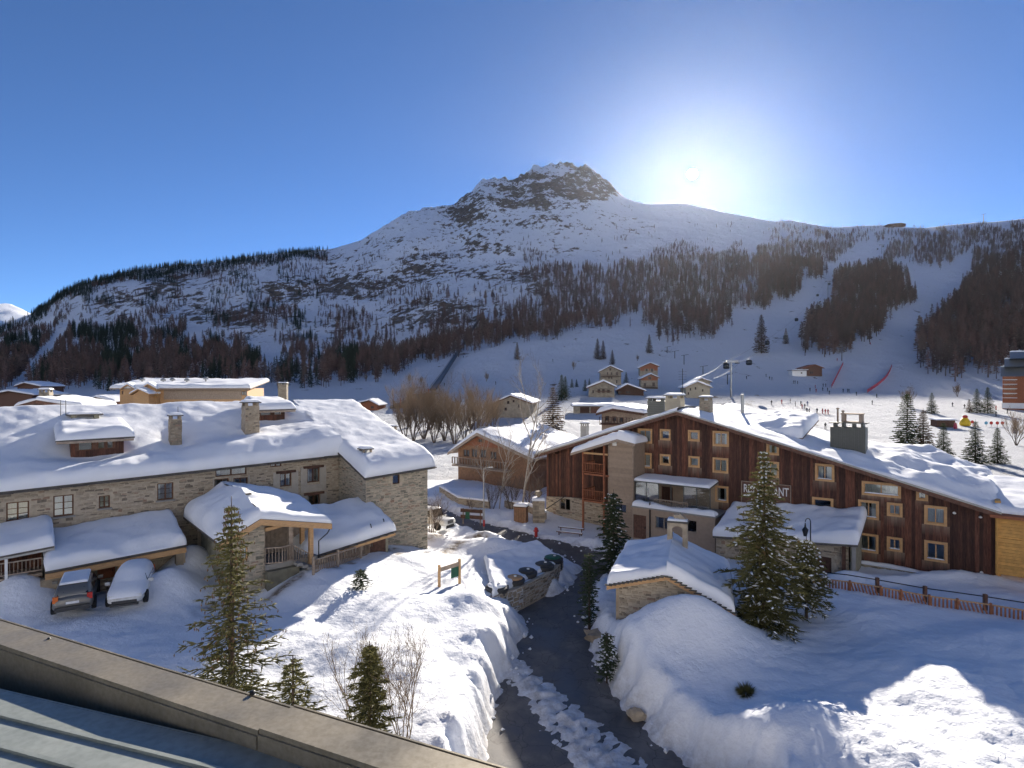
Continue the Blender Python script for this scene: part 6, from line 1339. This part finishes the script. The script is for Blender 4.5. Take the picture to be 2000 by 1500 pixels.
SKI = [(1458,739,0),(1496,735,0),(1503,740,0),(1508,741,0),(1550,748,0),(1553,748,0),(1558,749,0),(1608,754,0),(1613,754,0),(1592,757,1),(1594,765,1),(1607,762,0),(1616,763,0),(1620,769,0),(1582,763,0),(1647,765,0),(1655,765,0),(1658,765,0),(1673,771,0),(1704,789,0),(1712,775,0),
       (1507,790,0),(1527,788,1),(1544,786,0),(1553,792,0),(1564,791,0),(1567,797,1),(1572,797,0),(1577,791,2),(1576,805,0),(1580,806,0),(1596,806,0),(1607,807,1),(1612,808,1),(1617,808,1),(1612,837,0),(880,693,0),(905,698,0),(1080,705,0),(968,750,0),(924,756,2),(1715,640,1),(1700,672,1),(1635,704,1),
       (1860,793,0),(1884,797,0),(1980,845,2),(1945,812,0),(1968,806,0),(1945,800,1),(835,754,0),(868,753,0)]
LBs = ['small skier in dark clothing standing on the snow slope', 'small skier in a red jacket standing on the snow slope', 'small skier in blue clothing standing on the snow slope']
for i, (px_, py_, k) in enumerate(SKI):
    q = far_hit(px_, py_+1.5); kk = ('suit_dark', 'suit_red', 'suit_blue')[k]
    o = tag(link('person', PB[kk], None, q, RNG.uniform(0, 6.28), 1.0), LBs[k], 'person', ('skiers in dark clothing', 'skiers in red', 'skiers in blue')[k])
    for me in SK: link('ski', me, o)
# inflatable figure, flags and shelter on the play slope
simple('yellow', (.75, .50, .03), .5, .1, 2); simple('cyan', (.10, .35, .5), .5, .1, 2)
q = far_hit(1885, 832); q = Vector(((1885-1000)/F*q.y, q.y, q.z)); s_ = q.y/150*1.0
iv = thing('inflatable_figure', 'bulging yellow inflatable figure with a red cap on the play slope', 'inflatable', loc=q); MB().lathe((0, 0, 0), [(1.0, 0), (1.35, .5), (1.2, 1.3), (.75, 2.0), (.55, 2.3)], 16).build('body', 'yellow', iv, True); MB().lathe((0, 0, 2.3), [(.62, 0), (.66, .25), (.5, .6), (.2, .75)], 14).build('cap', 'red_paint', iv, True)
for px_, py_, mt, lb in ((1899,828,'red_paint','round red marker right of the inflatable figure'), (1926,830,'cyan','pale blue marker panel on the play slope'), (1936,830,'red_paint','round red marker beside the blue panel'), (1948,830,'red_paint','round red marker between two others'), (1958,830,'red_paint','round red marker at the end of the line')):
    q = far_hit(px_, py_+3); o = thing('marker_sign', lb, 'marker', loc=q); MB().tube([(0, 0, -.2), (0, 0, .6)], .05, 5).build('pole', 'zinc', o); MB().lathe((0, 0, .95), [(.02, -.06), (.45, -.05), (.45, .05), (.02, .06)], 12, (Vector((1, 0, 0)), Zv, Vector((0, -1, 0)))).build('disc', mt, o)
q = far_hit(1848, 835); f = Fr((q.x, q.y), (1, -.1)); o = thing('play_shelter', 'low dark shelter with flat snowy roof on the play slope', 'shelter', loc=(0, 0, 0)); u1 = f.u(1866)
MB().box(f.p(0, -1.5, q.z+.7), (u1, 1.4, 1.2), f.ax()).build('wall', 'timber_dark', o); snow_slab('roof_snow', f.p(-u1-.3, .3, q.z+1.95), f.p(u1+.3, .3, q.z+1.95), f.p(u1+.3, -3.2, q.z+2.1), f.p(-u1-.3, -3.2, q.z+2.1), .35, o, .4); MB().box(f.p(0, -1.45, q.z+1.91), (u1+.3, 1.7, .04), f.ax()).build('roof', 'timber_dark', o)
q = far_hit(1866, 838); tag(MB().lathe(q, [(.4, 0), (.45, .5), (.3, 1.4), (.1, 1.7)], 8).build('slalom_marker', 'net_red'), 'small pink cone marker beside the dark shelter', 'marker')
# ---------------------------------------------------------------- cars
m, nt, b = nmat('car_silver'); b.inputs['Base Color'].default_value = (.22, .21, .19, 1); b.inputs['Metallic'].default_value = .6; b.inputs['Roughness'].default_value = .35
nn = noise(nt, coords(nt), 6, 4); nt.links.new(ramp(nt, nn, [(.3, (.25,)*3), (.7, (.5,)*3)]), b.inputs['Roughness'])
m, nt, b = nmat('car_white'); nn = noise(nt, coords(nt), 5, 4); nt.links.new(ramp(nt, nn, [(.3, (.55, .54, .5)), (.7, (.75, .75, .73))]), b.inputs['Base Color']); b.inputs['Roughness'].default_value = .3
m, nt, b = nmat('car_glass'); b.inputs['Base Color'].default_value = (.012, .018, .022, 1); b.inputs['Roughness'].default_value = .06; nn = noise(nt, coords(nt), 3, 2); nt.links.new(ramp(nt, nn, [(.3, (.04,)*3), (.7, (.12,)*3)]), b.inputs['Roughness'])
simple('tyre', (.018, .018, .018), .9, .2, 10); simple('bumper_dark', (.05, .05, .05), .6, .2, 6)
m, nt, b = nmat('tail_red'); nn = noise(nt, coords(nt), 8, 2); nt.links.new(ramp(nt, nn, [(.3, (.4, .02, .015)), (.7, (.6, .05, .03))]), b.inputs['Base Color']); b.inputs['Roughness'].default_value = .2
simple('lamp_orange', (.7, .16, .03), .3, .15, 8)
def loft(secs, n=None):                   # list of closed rings of equal length
    mb = MB(); k = len(secs[0])
    for s_ in secs: mb.v += [tuple(p) for p in s_]
    for i in range(len(secs)-1):
        for j in range(k): a = i*k+j; b_ = i*k+(j+1) % k; mb.f.append((a, b_, b_+k, a+k))
    mb.f.append(tuple(range(k))[::-1]); mb.f.append(tuple(range((len(secs)-1)*k, len(secs)*k))); return mb
def ring(x, w, z0, z1, wt=None, e=3.2, n=20):
    out = []; wt = wt or w
    for i in range(n):
        t = 2*math.pi*(i+.5)/n; c_, s_ = math.cos(t), math.sin(t); yy = math.copysign(abs(c_)**(2/e), c_); zz = math.copysign(abs(s_)**(2/e), s_); f_ = (zz+1)/2
        out.append(Vector((x, yy*(w*(1-f_)+wt*f_), z0+(z1-z0)*f_)))
    return out
def wheel(parent, x, y, r=.32, w=.2):
    s_ = 1 if y > 0 else -1; ax = (Vector((1, 0, 0)), Vector((0, 0, 1)), Vector((0, s_, 0)))
    o = MB().lathe((x, y, r), [(r*.6, -w/2), (r*.94, -w/2), (r, -w/3), (r, w/3), (r*.94, w/2), (r*.62, w/2)], 18, ax).build('wheel', 'tyre', parent); MB().lathe((x, y, r), [(r*.05, w*.2), (r*.6, w*.28), (r*.62, w*.4), (r*.55, w*.42)], 14, ax).build('rim', 'zinc', o)
def car(name, label, loc, rot, paint, L_=4.3, W=.87, H=1.48, zb=.62, roof_snow=0, snowed=False, boxy=False):
    o = thing(name, label, 'car', loc=loc, rotz=rot); h = L_/2
    if boxy: body = [(-h, .8, .42, .95), (-h+.1, W, .34, 1.05), (h-.15, W, .36, 1.02), (h, W*.9, .42, .96)]
    else: body = [(-h, W*.8, .36, .86), (-h+.12, W*.96, .26, .98), (-h+.9, W, .22, 1.0), (.4, W, .22, .96), (h-.9, W*.98, .22, .88), (h-.25, W*.9, .26, .74), (h, W*.7, .34, .6)]
    loft([ring(x, w, a, b_, w*.93) for x, w, a, b_ in body]).build('body', paint, o, True)
    if boxy: cab = [(-h+.05, W*.95, W*.82, .95, 1.72), (-h+.4, W*.95, W*.85, .95, 1.8), (.35, W*.95, W*.85, .95, 1.8), (.62, W*.94, W*.8, .95, 1.05)]
    else: cab = [(-h+.12, W*.9, W*.8, .9, .96), (-h+.42, W*.93, W*.72, .9, H-.06), (-h+1.0, W*.94, W*.74, .9, H), (.15, W*.94, W*.73, .9, H-.02), (.5, W*.94, W*.73, .88, H-.12), (1.25, W*.92, W*.8, .84, .92)]
    loft([ring(x, a, z0, z1, t_, 5) for x, a, t_, z0, z1 in cab]).build('cabin', paint, o, True)
    # glazing
    if boxy: g = [((.345+.02, .36), 0)]
    def pane(p, nm='window'): MB().prism(p, Vector((p[1]-p[0])).cross(Vector(p[2]-p[0])).normalized()*.012).build(nm, 'car_glass', o)
    V = Vector
    if not boxy:
        x0, z0, x1, z1 = -h+.16, 1.02, -h+.40, H-.14; pane([V((x0, W*.72, z0)), V((x0, -W*.72, z0)), V((x1, -W*.62, z1)), V((x1, W*.62, z1))][::-1], 'rear_window')
        pane([V((1.16, W*.74, .97)), V((1.16, -W*.74, .97)), V((.56, -W*.62, H-.12)), V((.56, W*.62, H-.12))], 'windscreen')
        for s_ in (-1, 1):
            for xa, xb in ((-h+.75, -.35), (-.28, .55)):
                p = [V((xa, s_*W*.935, 1.0)), V((xb+.25*(xb > .2), s_*W*.935, 1.0)), V((xb, s_*W*.79, H-.17)), V((xa+.1, s_*W*.79, H-.17))]; pane(p if s_ > 0 else p[::-1], 'side_window')
    else:
        pane([V((.66, W*.8, 1.08)), V((.66, -W*.8, 1.08)), V((.40, -W*.74, 1.72)), V((.40, W*.74, 1.72))], 'windscreen')
        for s_ in (-1, 1): pane([V((-1.6, s_*W*.955, 1.12)), V((.3, s_*W*.955, 1.12)), V((.2, s_*W*.88, 1.66)), V((-1.6, s_*W*.88, 1.66))][::s_], 'side_window')
    for x in (-h+.8, h-.85):
        for s_ in (-1, 1): wheel(o, x, s_*(W-.06), .33 if not boxy else .38)
    for s_ in (-1, 1):
        MB().box((-h+.1, s_*W*.78, .88), (.06, .11, .15)).build('tail_light', 'tail_red' if s_ < 0 else 'lamp_orange', o); MB().box((h-.18, s_*W*.68, .66), (.12, .14, .07)).build('headlight', 'white_paint', o)
        MB().box((.72, s_*(W+.1), 1.0), (.05, .11, .075)).build('mirror', paint, o)
    MB().box((-h-.02, 0, .42), (.06, W*.8, .1)).build('rear_bumper', 'bumper_dark' if not boxy else paint, o); MB().box((-h-.045, 0, .70), (.02, .26, .055)).build('number_plate', 'white_paint', o)
    MB().box((h-.02, 0, .42), (.05, W*.62, .07)).build('grille', 'bumper_dark', o); MB().box((h-.0, 0, .28), (.06, W*.7, .05)).build('front_bumper', 'bumper_dark', o)
    if boxy:
        for k in range(7): MB().box((h+.01, -.36+k*.12, .75), (.02, .03, .14)).build('grille_slot', 'bumper_dark', o)
    if roof_snow: snow_slab('roof_snow', V((-h+.5, -W*.66, H-.02)), V((.42, -W*.66, H-.02)), V((.42, W*.66, H-.02)), V((-h+.5, W*.66, H-.02)), roof_snow, o, .12, over=.02, r=.1)
    if snowed:
        rings = []
        for x, w, zz in ((-h+.02, W*.8, .95), (-h+.3, W*.92, 1.25), (-h+.6, W*.92, H+.1), (-.9, W*.93, H+.2), (.0, W*.93, H+.18), (.45, W*.94, H+.08), (.9, W*.96, 1.22), (1.2, W*.97, 1.1), (h-.5, W*.95, 1.0), (h-.18, W*.86, .86), (h-.02, W*.7, .68)):
            r_ = []
            for i in range(17):
                t = math.pi*i/16; c_, s_ = math.cos(t), math.sin(t); yy = math.copysign(abs(c_)**.7, c_)*w; z_ = .62+(zz-.62)*abs(s_)**.55; r_.append(V((x, yy, z_)))
            rings.append(r_)
        mb = MB()
        for r_ in rings: mb.v += [tuple(p) for p in r_]
        for i in range(len(rings)-1):
            for j in range(16): a = i*17+j; mb.f.append((a, a+17, a+18, a+1))
        mb.f.append(tuple(range(17))); mb.f.append(tuple(range((len(rings)-1)*17, len(rings)*17))[::-1]); mb.build('snow_cover', 'snow', o, True)
    return o
p = P(150, 1175, 30.5); car('silver_car', 'silver estate car seen from behind with thin snow on its roof', Vector((p.x, p.y, gz(p.x, p.y)-.02)), math.radians(122), 'car_silver', roof_snow=.12)
p = P(258, 1160, 31.5); car('snowy_car', 'white car buried under a smooth snow cover beside the silver one', Vector((p.x, p.y, gz(p.x, p.y)-.05)), math.radians(-66), 'car_white', snowed=True)
p = P(846, 1018, 54.0); car('white_jeep', 'boxy white off-road car parked at the wing corner by the road', Vector((p.x, p.y, gz(p.x, p.y)+.05)), math.radians(-32), 'car_white', 4.0, .85, boxy=True)
# ---------------------------------------------------------------- street things
def gp(px, py, Y=None):
    if Y is None:
        Ys = np.linspace(16, 76, 1600); Xs = (px-1000)/F*Ys; z = ground_z(Xs, Ys, False); k = np.argmax(750-(z-CZ)/Ys*F <= py); Y = Ys[k]
    x_ = (px-1000)/F*Y; return Vector((x_, Y, gz(x_, Y)))
lp = gp(945, 1036); h = (1036-915)/F*lp.y; o = thing('lamp_post', 'slim grey street lamp post beside the road bend', 'lamp post', loc=lp); MB().tube([(0, 0, -.3), (0, 0, h*.5), (0, 0, h)], [.08, .06, .045], 8).build('pole', 'zinc', o); MB().bar((0, 0, h), (.55, -.1, h+.12), .05, .05).build('arm', 'zinc', o); MB().box((.65, -.12, h+.12), (.22, .1, .05)).build('lamp_head', 'zinc', o); MB().box((.02, -.1, .7), (.09, .06, .3)).build('switch_box', 'red_paint', o)
hy = gp(1047, 1050); o = thing('fire_hydrant', 'red fire hydrant in the snow at the road edge', 'hydrant', loc=hy); MB().lathe((0, 0, -.1), [(.2, 0), (.2, .12), (.14, .15), (.14, .8), (.18, .83), (.18, .9), (.12, 1.0), (.04, 1.05)], 12).build('barrel', 'red_paint', o)
for s_ in (-1, 1): MB().tube([(0, 0, .6), (s_*.24, 0, .6)], .07, 8).build('outlet', 'red_paint', o)
bb = gp(1112, 1048); o = thing('snowed_bench', 'dark park bench sunk in snow between hydrant and balcony posts', 'bench', loc=bb, rotz=-.42)
for y_, z_ in ((0, .35), (.5, .65)): MB().box((0, y_, z_), (1.25, .09, .04)).build('slat', 'timber_dark', o); snow_slab('slat_snow', (-1.2, y_-.08, z_+.045), (1.2, y_-.08, z_+.045), (1.2, y_+.08, z_+.045), (-1.2, y_+.08, z_+.045), .06, o, .15, over=.01)
for s_ in (-1, 1): MB().bar((s_*1.0, .5, -.3), (s_*1.0, .5, .62), .08, .08, Vector((1, 0, 0))).build('leg', 'timber_dark', o); MB().bar((s_*1.0, 0, -.3), (s_*1.0, 0, .32), .08, .08, Vector((1, 0, 0))).build('leg', 'timber_dark', o)
sb_ = gp(921, 1027); o = thing('direction_sign', 'two-board wooden direction sign with green panel on the far road side', 'sign', loc=sb_, rotz=-.3)
for z_ in (.85, 1.45): MB().box((0, 0, z_), (1.15, .04, .17)).build('sign_plank', 'timber_dark', o)
MB().box((-.4, -.06, 1.0), (.22, .03, .35)).build('green_panel', 'green_paint', o)
for s_ in (-.9, .9): MB().bar((s_, .06, -.3), (s_, .06, 1.65), .1, .1, Vector((1, 0, 0))).build('post', 'timber_grey', o)
cr_ = gp(1018, 1020); o = thing('wooden_crate', 'tall brown wooden bin box against the snowy wall under the birch', 'bin', loc=cr_, rotz=-.3)
for k in range(5): MB().box((-.5+k*.25, -.42, .75), (.115, .03, .8)).build('plank', 'timber_brown', o)
MB().box((0, 0, .72), (.6, .38, .78)).build('box', 'timber_brown', o); MB().box((0, 0, 1.56), (.68, .5, .04)).build('lid', 'timber_dark', o); snow_slab('lid_snow', (-.66, -.48, 1.602), (.66, -.48, 1.602), (.66, .48, 1.602), (-.66, .48, 1.602), .3, o, .15)
# low garden walls along the far side of the road
for (pts, lb) in (([(858,962), (895,985), (955,993)], 'low stone garden wall capped with snow below the wooden house'), ([(985,990), (1030,1000), (1062,1016)], 'low rubble wall capped with snow behind the brown bin')):
    o = thing('garden_wall', lb, 'wall', loc=(0, 0, 0)); ps_ = [gp(*q) for q in pts]
    for a, b_ in zip(ps_[:-1], ps_[1:]):
        L_ = (b_-a).length; n = max(3, int(L_/.6)); f = Fr((a.x, a.y), (b_.x-a.x, b_.y-a.y)); zb = lambda u: a.z+(b_.z-a.z)*u/L_
        wall(f, 0, L_, min(a.z, b_.z)-.8, lambda u: zb(u)+.7, [], 'core', 'mortar', o, .4); stones(f, 0, L_, min(a.z, b_.z)-.3, lambda u: zb(u)+.7, [], o, int(a.x*10), big=6)
        snow_slab('cap_snow', a+Zv*.705+f.Nn*.06, b_+Zv*.705+f.Nn*.06, b_+Zv*.705-f.Nn*.45, a+Zv*.705-f.Nn*.45, .22, o, .25)
pl_ = gp(1052, 1005, 58); o = thing('gate_pillar', 'rubble stone gate pillar with a snow-capped urn beside the chalet', 'pillar', loc=pl_); f = Fr((pl_.x, pl_.y), (1, -.3)); mb = None
rr = random.Random(3)
for k in range(10):
    for j in (-1, 1): MB().box((j*.29, rr.uniform(-.03, .03), .12+k*.21), (.28, .55+rr.uniform(-.04, .04), .1)).build('stone', 'stone', o)
snow_slab('cap_snow', (-.65, -.65, 2.14), (.65, -.65, 2.14), (.65, .65, 2.14), (-.65, .65, 2.14), .3, o, .15); MB().lathe((0, 0, 2.3), [(.1, 0), (.15, .2), (.32, .35), (.38, .6), (.3, .7)], 12).build('urn', 'stone', o)
MB().bar((.6, -.2, 1.2), (2.6, -1.2, 2.8), .08, .08).build('handrail', 'dark_metal', o)
# ---------------------------------------------------------------- recycling island with round lids
ri = thing('recycling_island', 'snowy stone-edged island with round buried waste containers', 'island', loc=(0, 0, 0)); q = gp(1035, 1130, 40.5)
ed = [P(962, 1166, 36.6), P(1022, 1148, 38.6), P(1082, 1116, 41.8), P(1100, 1096, 44.2)]; zt_ = CZ-13.25
for a, b_ in zip(ed[:-1], ed[1:]):
    f = Fr((a.x, a.y), (b_.x-a.x, b_.y-a.y)); L_ = (Vector((b_.x, b_.y, 0))-Vector((a.x, a.y, 0))).length; wall(f, 0, L_, -1.2, zt_, [], 'kerb_wall', 'mortar', ri, .3); stones(f, 0, L_, -.6, zt_, [], ri, int(a.y*7), big=10, w=(.25, .6), h=(.14, .25))
top_ = [P(940, 1130, 42), ed[0], ed[1], ed[2], ed[3], P(1060, 1075, 47), P(960, 1080, 46)]
mb = MB().prism([Vector((p.x, p.y, -.6)) for p in top_], Zv*(zt_+.55)); mb.build('fill', 'snow', ri)
snow_slab('island_snow', Vector((ed[0].x, ed[0].y, zt_)), Vector((ed[3].x, ed[3].y, zt_)), Vector((P(1050,1070,47.5).x, 47.5, zt_+.3)), Vector((P(945,1090,44).x, 44, zt_+.3)), .35, ri, .2, over=.02, nz=.2)
for px_, py_, mt, lb, tl in ((971,1140,'snow','snow-filled round waste lid at the near end of the island',.0), (1003,1126,'timber_light','round waste lid with a beige top on the island',0), (1028,1112,'bumper_dark','black round waste lid beside the beige one',0), (1062,1099,'bumper_dark','black round waste lid beside the green one',0), (1080,1086,'green_paint','green round waste lid at the far end of the island',.0)):
    c_ = ray_plane(px_, py_, Vector((0, 0, zt_+.42)), Zv); o = thing('waste_container', lb, 'bin', loc=c_-Zv*.62); MB().lathe((0, 0, 0), [(.7, -.3), (.72, .3), (.76, .32), (.76, .45), (.6, .52)], 20).build('body', 'bumper_dark', o, False); MB().lathe((0, 0, .525), [(.62, 0), (.62, .05), (.45, .12), (.1, .15)], 20).build('lid', mt, o, True); MB().lathe((.12, -.1, .67), [(.1, 0), (.1, .05), (.06, .07)], 10).build('knob', 'white_paint', o)
# ---------------------------------------------------------------- notice board on the mound
nb_ = gp(878, 1143); o = thing('notice_board', 'wooden two-post frame with a green panel on the snow mound', 'notice board', loc=nb_, rotz=.85)
for s_ in (-1, 1): MB().tube([(s_*.85, 0, -.4), (s_*.85, 0, 1.45)], .09, 8).build('post', 'timber_light', o)
MB().box((0, 0, 1.15), (.8, .05, .12)).build('rail', 'timber_grey', o); MB().box((.45, 0, .72), (.3, .03, .34)).build('green_panel', 'green_paint', o)
# ---------------------------------------------------------------- swan-neck lamp and orange fence in front of the chalet
sw = gp(1583, 1110, 35.8); o = thing('swan_neck_lamp', 'black swan-neck street lantern in front of the low snow roof', 'lamp post', loc=sw); ztop_ = CZ-(1010-750)/F*35.8-sw.z
MB().tube([(0, 0, -.3), (0, 0, ztop_-.3)]+[(-.16+.16*math.cos(t), 0, ztop_-.3+.22*math.sin(t)) for t in np.linspace(0, math.pi, 9)], [.06]+[.03]*10, 6).build('pole', 'dark_metal', o)
MB().lathe((-.32, 0, ztop_-1.15), [(.1, 0), (.19, .35), (.2, .38), (.06, .55), (.03, .8)], 6).build('lantern', 'dark_metal', o)
fn = thing('orange_fence', 'long orange slatted fence with dark handrail along the snow field', 'fence', loc=(0, 0, 0))
fpx = [(1600,1136), (1660,1143), (1720,1154), (1760,1162), (1815,1172), (1870,1180), (1935,1190), (2010,1203), (2110,1220)]
pts = [gp(a, b_+10) for a, b_ in fpx]
for i, (a, b_) in enumerate(zip(pts[:-1], pts[1:])):
    MB().bar(a-Zv*.6, a+Zv*.62, .1, .1, Vector((1, 0, 0))).build('post', 'fence_orange', fn); MB().bar(a+Zv*.52, b_+Zv*.52, .05, .07).build('rail', 'timber_light', fn)
    L_ = (b_-a).length; n = int(L_/.17); lean = .22*((-1) ** i) if i % 2 else 0
    for k in range(n): p = a.lerp(b_, (k+.5)/n); d_ = (b_-a)/L_; MB().bar(p-Zv*.25, p+Zv*.5+d_*lean, .03, .09, d_).build('slat', 'fence_orange', fn)
    off = Vector((.25, .95, .1)); MB().tube([a+off*.6+Zv*.72, b_+off*.6+Zv*.72], .035, 6).build('handrail', 'dark_metal', fn)
    if i % 2 == 0: p = a+off*.6; MB().bar(p-Zv*.8, p+Zv*.85, .17, .17, Vector((1, 0, 0))).build('bollard_post', 'timber_dark', fn)
# boulders at the road edge
for px_, py_, Y, s_, lb in ((1163,1243,33.5,.55,'pale boulder stuck in the snow bank above the road'), (983,1185,38,.5,'dark wet boulder at the foot of the plowed snow'), (1240,1395,26.5,.35,'rusty stone poking from the snow bank')):
    r = np.random.default_rng(int(px_)); mb = MB(); bm = bmesh.new(); bmesh.ops.create_icosphere(bm, subdivisions=2, radius=s_)
    for v in bm.verts: v.co *= 1+r.uniform(-.38, .3); v.co.z *= .75; v.co.x *= 1.25
    me = bpy.data.meshes.new('boulder'); bm.to_mesh(me); bm.free(); me.materials.append(MATS['stone']); p = P(px_, py_, Y); tag(link('boulder', me, None, p), lb, 'boulder')
# chunks of plowed snow along the road, too many to count
r = np.random.default_rng(8); V = []; Q = []
for k in range(170):
    t = r.random(); i = int(t*(len(RP)-1)); a, b_ = RP[i], RP[i+1]; c_ = a+(b_-a)*r.random(); e_ = b_-a; nrm = np.array([e_[1], -e_[0]])/np.linalg.norm(e_); c_ = c_+nrm*r.normal(0, .3); s_ = abs(r.normal(0, .06))+.025
    z_ = gz(*c_); 
    if z_ < road_z(c_[1]): z_ = float(road_z(c_[1]))
    o_ = len(V); pv = [np.array(d) for d in ((1, 0, 0), (-1, 0, 0), (0, 1, 0), (0, -1, 0), (0, 0, 1), (0, 0, -1))]
    V += [np.array([c_[0], c_[1], z_+s_*.4])+d*s_*r.uniform(.6, 1.3) for d in pv]; Q += [tuple(o_+i for i in f_) for f_ in ((0, 2, 4), (2, 1, 4), (1, 3, 4), (3, 0, 4), (2, 0, 5), (1, 2, 5), (3, 1, 5), (0, 3, 5))]
tag(stuff(link('snow_chunks', np_mesh('snow_chunks', np.array(V), np.array(Q), 'snow_ground', True, {'dirt': r.uniform(0, .12, len(V))}))), 'scattered chunks of plowed snow along the road edges', 'snow')
# ---------------------------------------------------------------- metal roof edge in front of the viewer
m, nt, b = nmat('capping'); v = coords(nt, 'Object'); f1 = noise(nt, v, 2.5, 6, .6); f2 = noise(nt, v, 40, 3)
c = ramp(nt, f1, [(.3, (.20, .17, .115)), (.7, (.29, .245, .17))]); c = mixc(nt, .15, c, ramp(nt, f2, [(.35, (.08,)*3), (.65, (.4,)*3)])); nt.links.new(c, b.inputs['Base Color']); b.inputs['Metallic'].default_value = .35; nt.links.new(ramp(nt, f1, [(.3, (.4,)*3), (.7, (.6,)*3)]), b.inputs['Roughness'])
m, nt, b = nmat('roof_sheet'); v = coords(nt, 'Object'); f1 = noise(nt, v, 1.8, 7, .65); f2 = noise(nt, v, 22, 4)
c = ramp(nt, f1, [(.3, (.22, .245, .215)), (.55, (.30, .325, .285)), (.75, (.40, .41, .36))]); c = mixc(nt, .12, c, ramp(nt, f2, [(.35, (.05,)*3), (.6, (.5,)*3)])); nt.links.new(c, b.inputs['Base Color']); b.inputs['Roughness'].default_value = .5; b.inputs['Metallic'].default_value = .3
rfe = thing('roof_edge', 'olive metal parapet capping and pale green sheet roof in the foreground', 'roof', loc=(0, 0, 0))
zc_ = -1.6; ao = PZ(0, 1212, zc_); bo = PZ(950, 1500, zc_); ai = PZ(0, 1252, zc_); bi = PZ(820, 1500, zc_); dv = (bo-ao).normalized(); nv = Vector((dv.y, -dv.x, 0))
if nv.y > 0: nv = -nv
wd = (ai-ao).dot(nv); wd = max(.2, abs(wd)); A0 = ao-dv*3; tj = (PZ(560, 1390, zc_)-ao).dot(dv)+3; Lt = 12
for k, (s0, s1) in enumerate(((0, tj-.004), (tj+.004, Lt))):
    zz = .012*k; a = A0+dv*s0+Zv*zz; b_ = A0+dv*s1+Zv*zz
    MB().prism([a, b_, b_+nv*wd, a+nv*wd], -Zv*.025).build('capping', 'capping', rfe); MB().prism([a+nv*(wd-.004)-Zv*.026, b_+nv*(wd-.004)-Zv*.026, b_+nv*(wd-.004)-Zv*.55, a+nv*(wd-.004)-Zv*.55], nv*.012).build('inner_flashing', 'capping', rfe); MB().prism([a-nv*.012, b_-nv*.012, b_-nv*.012-Zv*.25, a-nv*.012-Zv*.25], -nv*.01).build('outer_flashing', 'capping', rfe)
MB().lathe(PZ(493, 1356, zc_)+Zv*.012, [(.014, -.01), (.014, .004), (.008, .008)], 12).build('rivet', 'dark_metal', rfe); MB().lathe(PZ(81, 1253, zc_)+Zv*.001-nv*.04, [(.012, 0), (.006, .008)], 8).build('rivet', 'dark_metal', rfe)
MB().prism([A0+nv*.02-Zv*.03, A0+dv*Lt+nv*.02-Zv*.03, A0+dv*Lt+nv*(wd-.02)-Zv*.03, A0+nv*(wd-.02)-Zv*.03], -Zv*14).build('building_wall', 'plaster', rfe)
g0 = A0+nv*wd-Zv*.5; MB().prism([g0, g0+dv*Lt, g0+dv*Lt+nv*.75, g0+nv*.75], -Zv*.02).build('gutter_floor', 'roof_sheet', rfe)
dv_c, nv_c, Lt_c = dv, nv, Lt; sA = PZ(0, 1345, -1.69); sB = PZ(630, 1490, -1.69); dv = (sB-sA).normalized(); nv = Vector((dv.y, -dv.x, 0)); r0 = sA-dv*3.2; Lt = 5.5
MB().prism([r0, r0+dv*Lt, r0+dv*Lt-Zv*.4, r0-Zv*.4], nv*.01).build('gutter_edge', 'roof_sheet', rfe)
for k in range(14):
    q0 = r0+nv*(.012+.19*k)+Zv*.009*k; MB().prism([q0, q0+dv*Lt, q0+dv*Lt+nv*.185+Zv*.007, q0+nv*.185+Zv*.007], -Zv*.012).build('roof_sheet', 'roof_sheet', rfe)
    if k: MB().prism([q0-nv*.015, q0+dv*Lt-nv*.015, q0+dv*Lt+nv*.006, q0+nv*.006], Zv*.014).build('standing_seam', 'roof_sheet', rfe)
# ---------------------------------------------------------------- thin mountain air
hz = MB().box((-1050, 1750, 470), (4650, 3600, 510)).build('haze', None); stuff(hz)
m = bpy.data.materials.new('haze'); m.use_nodes = True; nt = m.node_tree; nt.nodes.clear(); out = nt.nodes.new('ShaderNodeOutputMaterial'); pv = nt.nodes.new('ShaderNodeVolumePrincipled')
pv.inputs['Color'].default_value = (.86, .92, 1, 1); pv.inputs['Density'].default_value = .0000048; pv.inputs['Anisotropy'].default_value = .84
nt.links.new(pv.outputs[0], out.inputs['Volume']); hz.data.materials.append(m)
tag(hz, 'thin pale mountain haze filling the valley air', 'haze')
# the sun itself, low over the ridge
m = bpy.data.materials.new('sun_disc'); m.use_nodes = True; nt = m.node_tree; nt.nodes.clear(); out = nt.nodes.new('ShaderNodeOutputMaterial'); em = nt.nodes.new('ShaderNodeEmission'); em.inputs[0].default_value = (1, .95, .86, 1); em.inputs[1].default_value = 40
tb = nt.nodes.new('ShaderNodeBsdfTransparent'); ad = nt.nodes.new('ShaderNodeAddShader'); nt.links.new(em.outputs[0], ad.inputs[0]); nt.links.new(tb.outputs[0], ad.inputs[1]); nt.links.new(ad.outputs[0], out.inputs[0]); bm = bmesh.new(); bmesh.ops.create_icosphere(bm, subdivisions=4, radius=66); me = bpy.data.meshes.new('sun_disc'); bm.to_mesh(me); bm.free(); me.materials.append(m)
struct(link('sun_disc', me, None, Vector((0, 0, CZ))+SUN*9000))
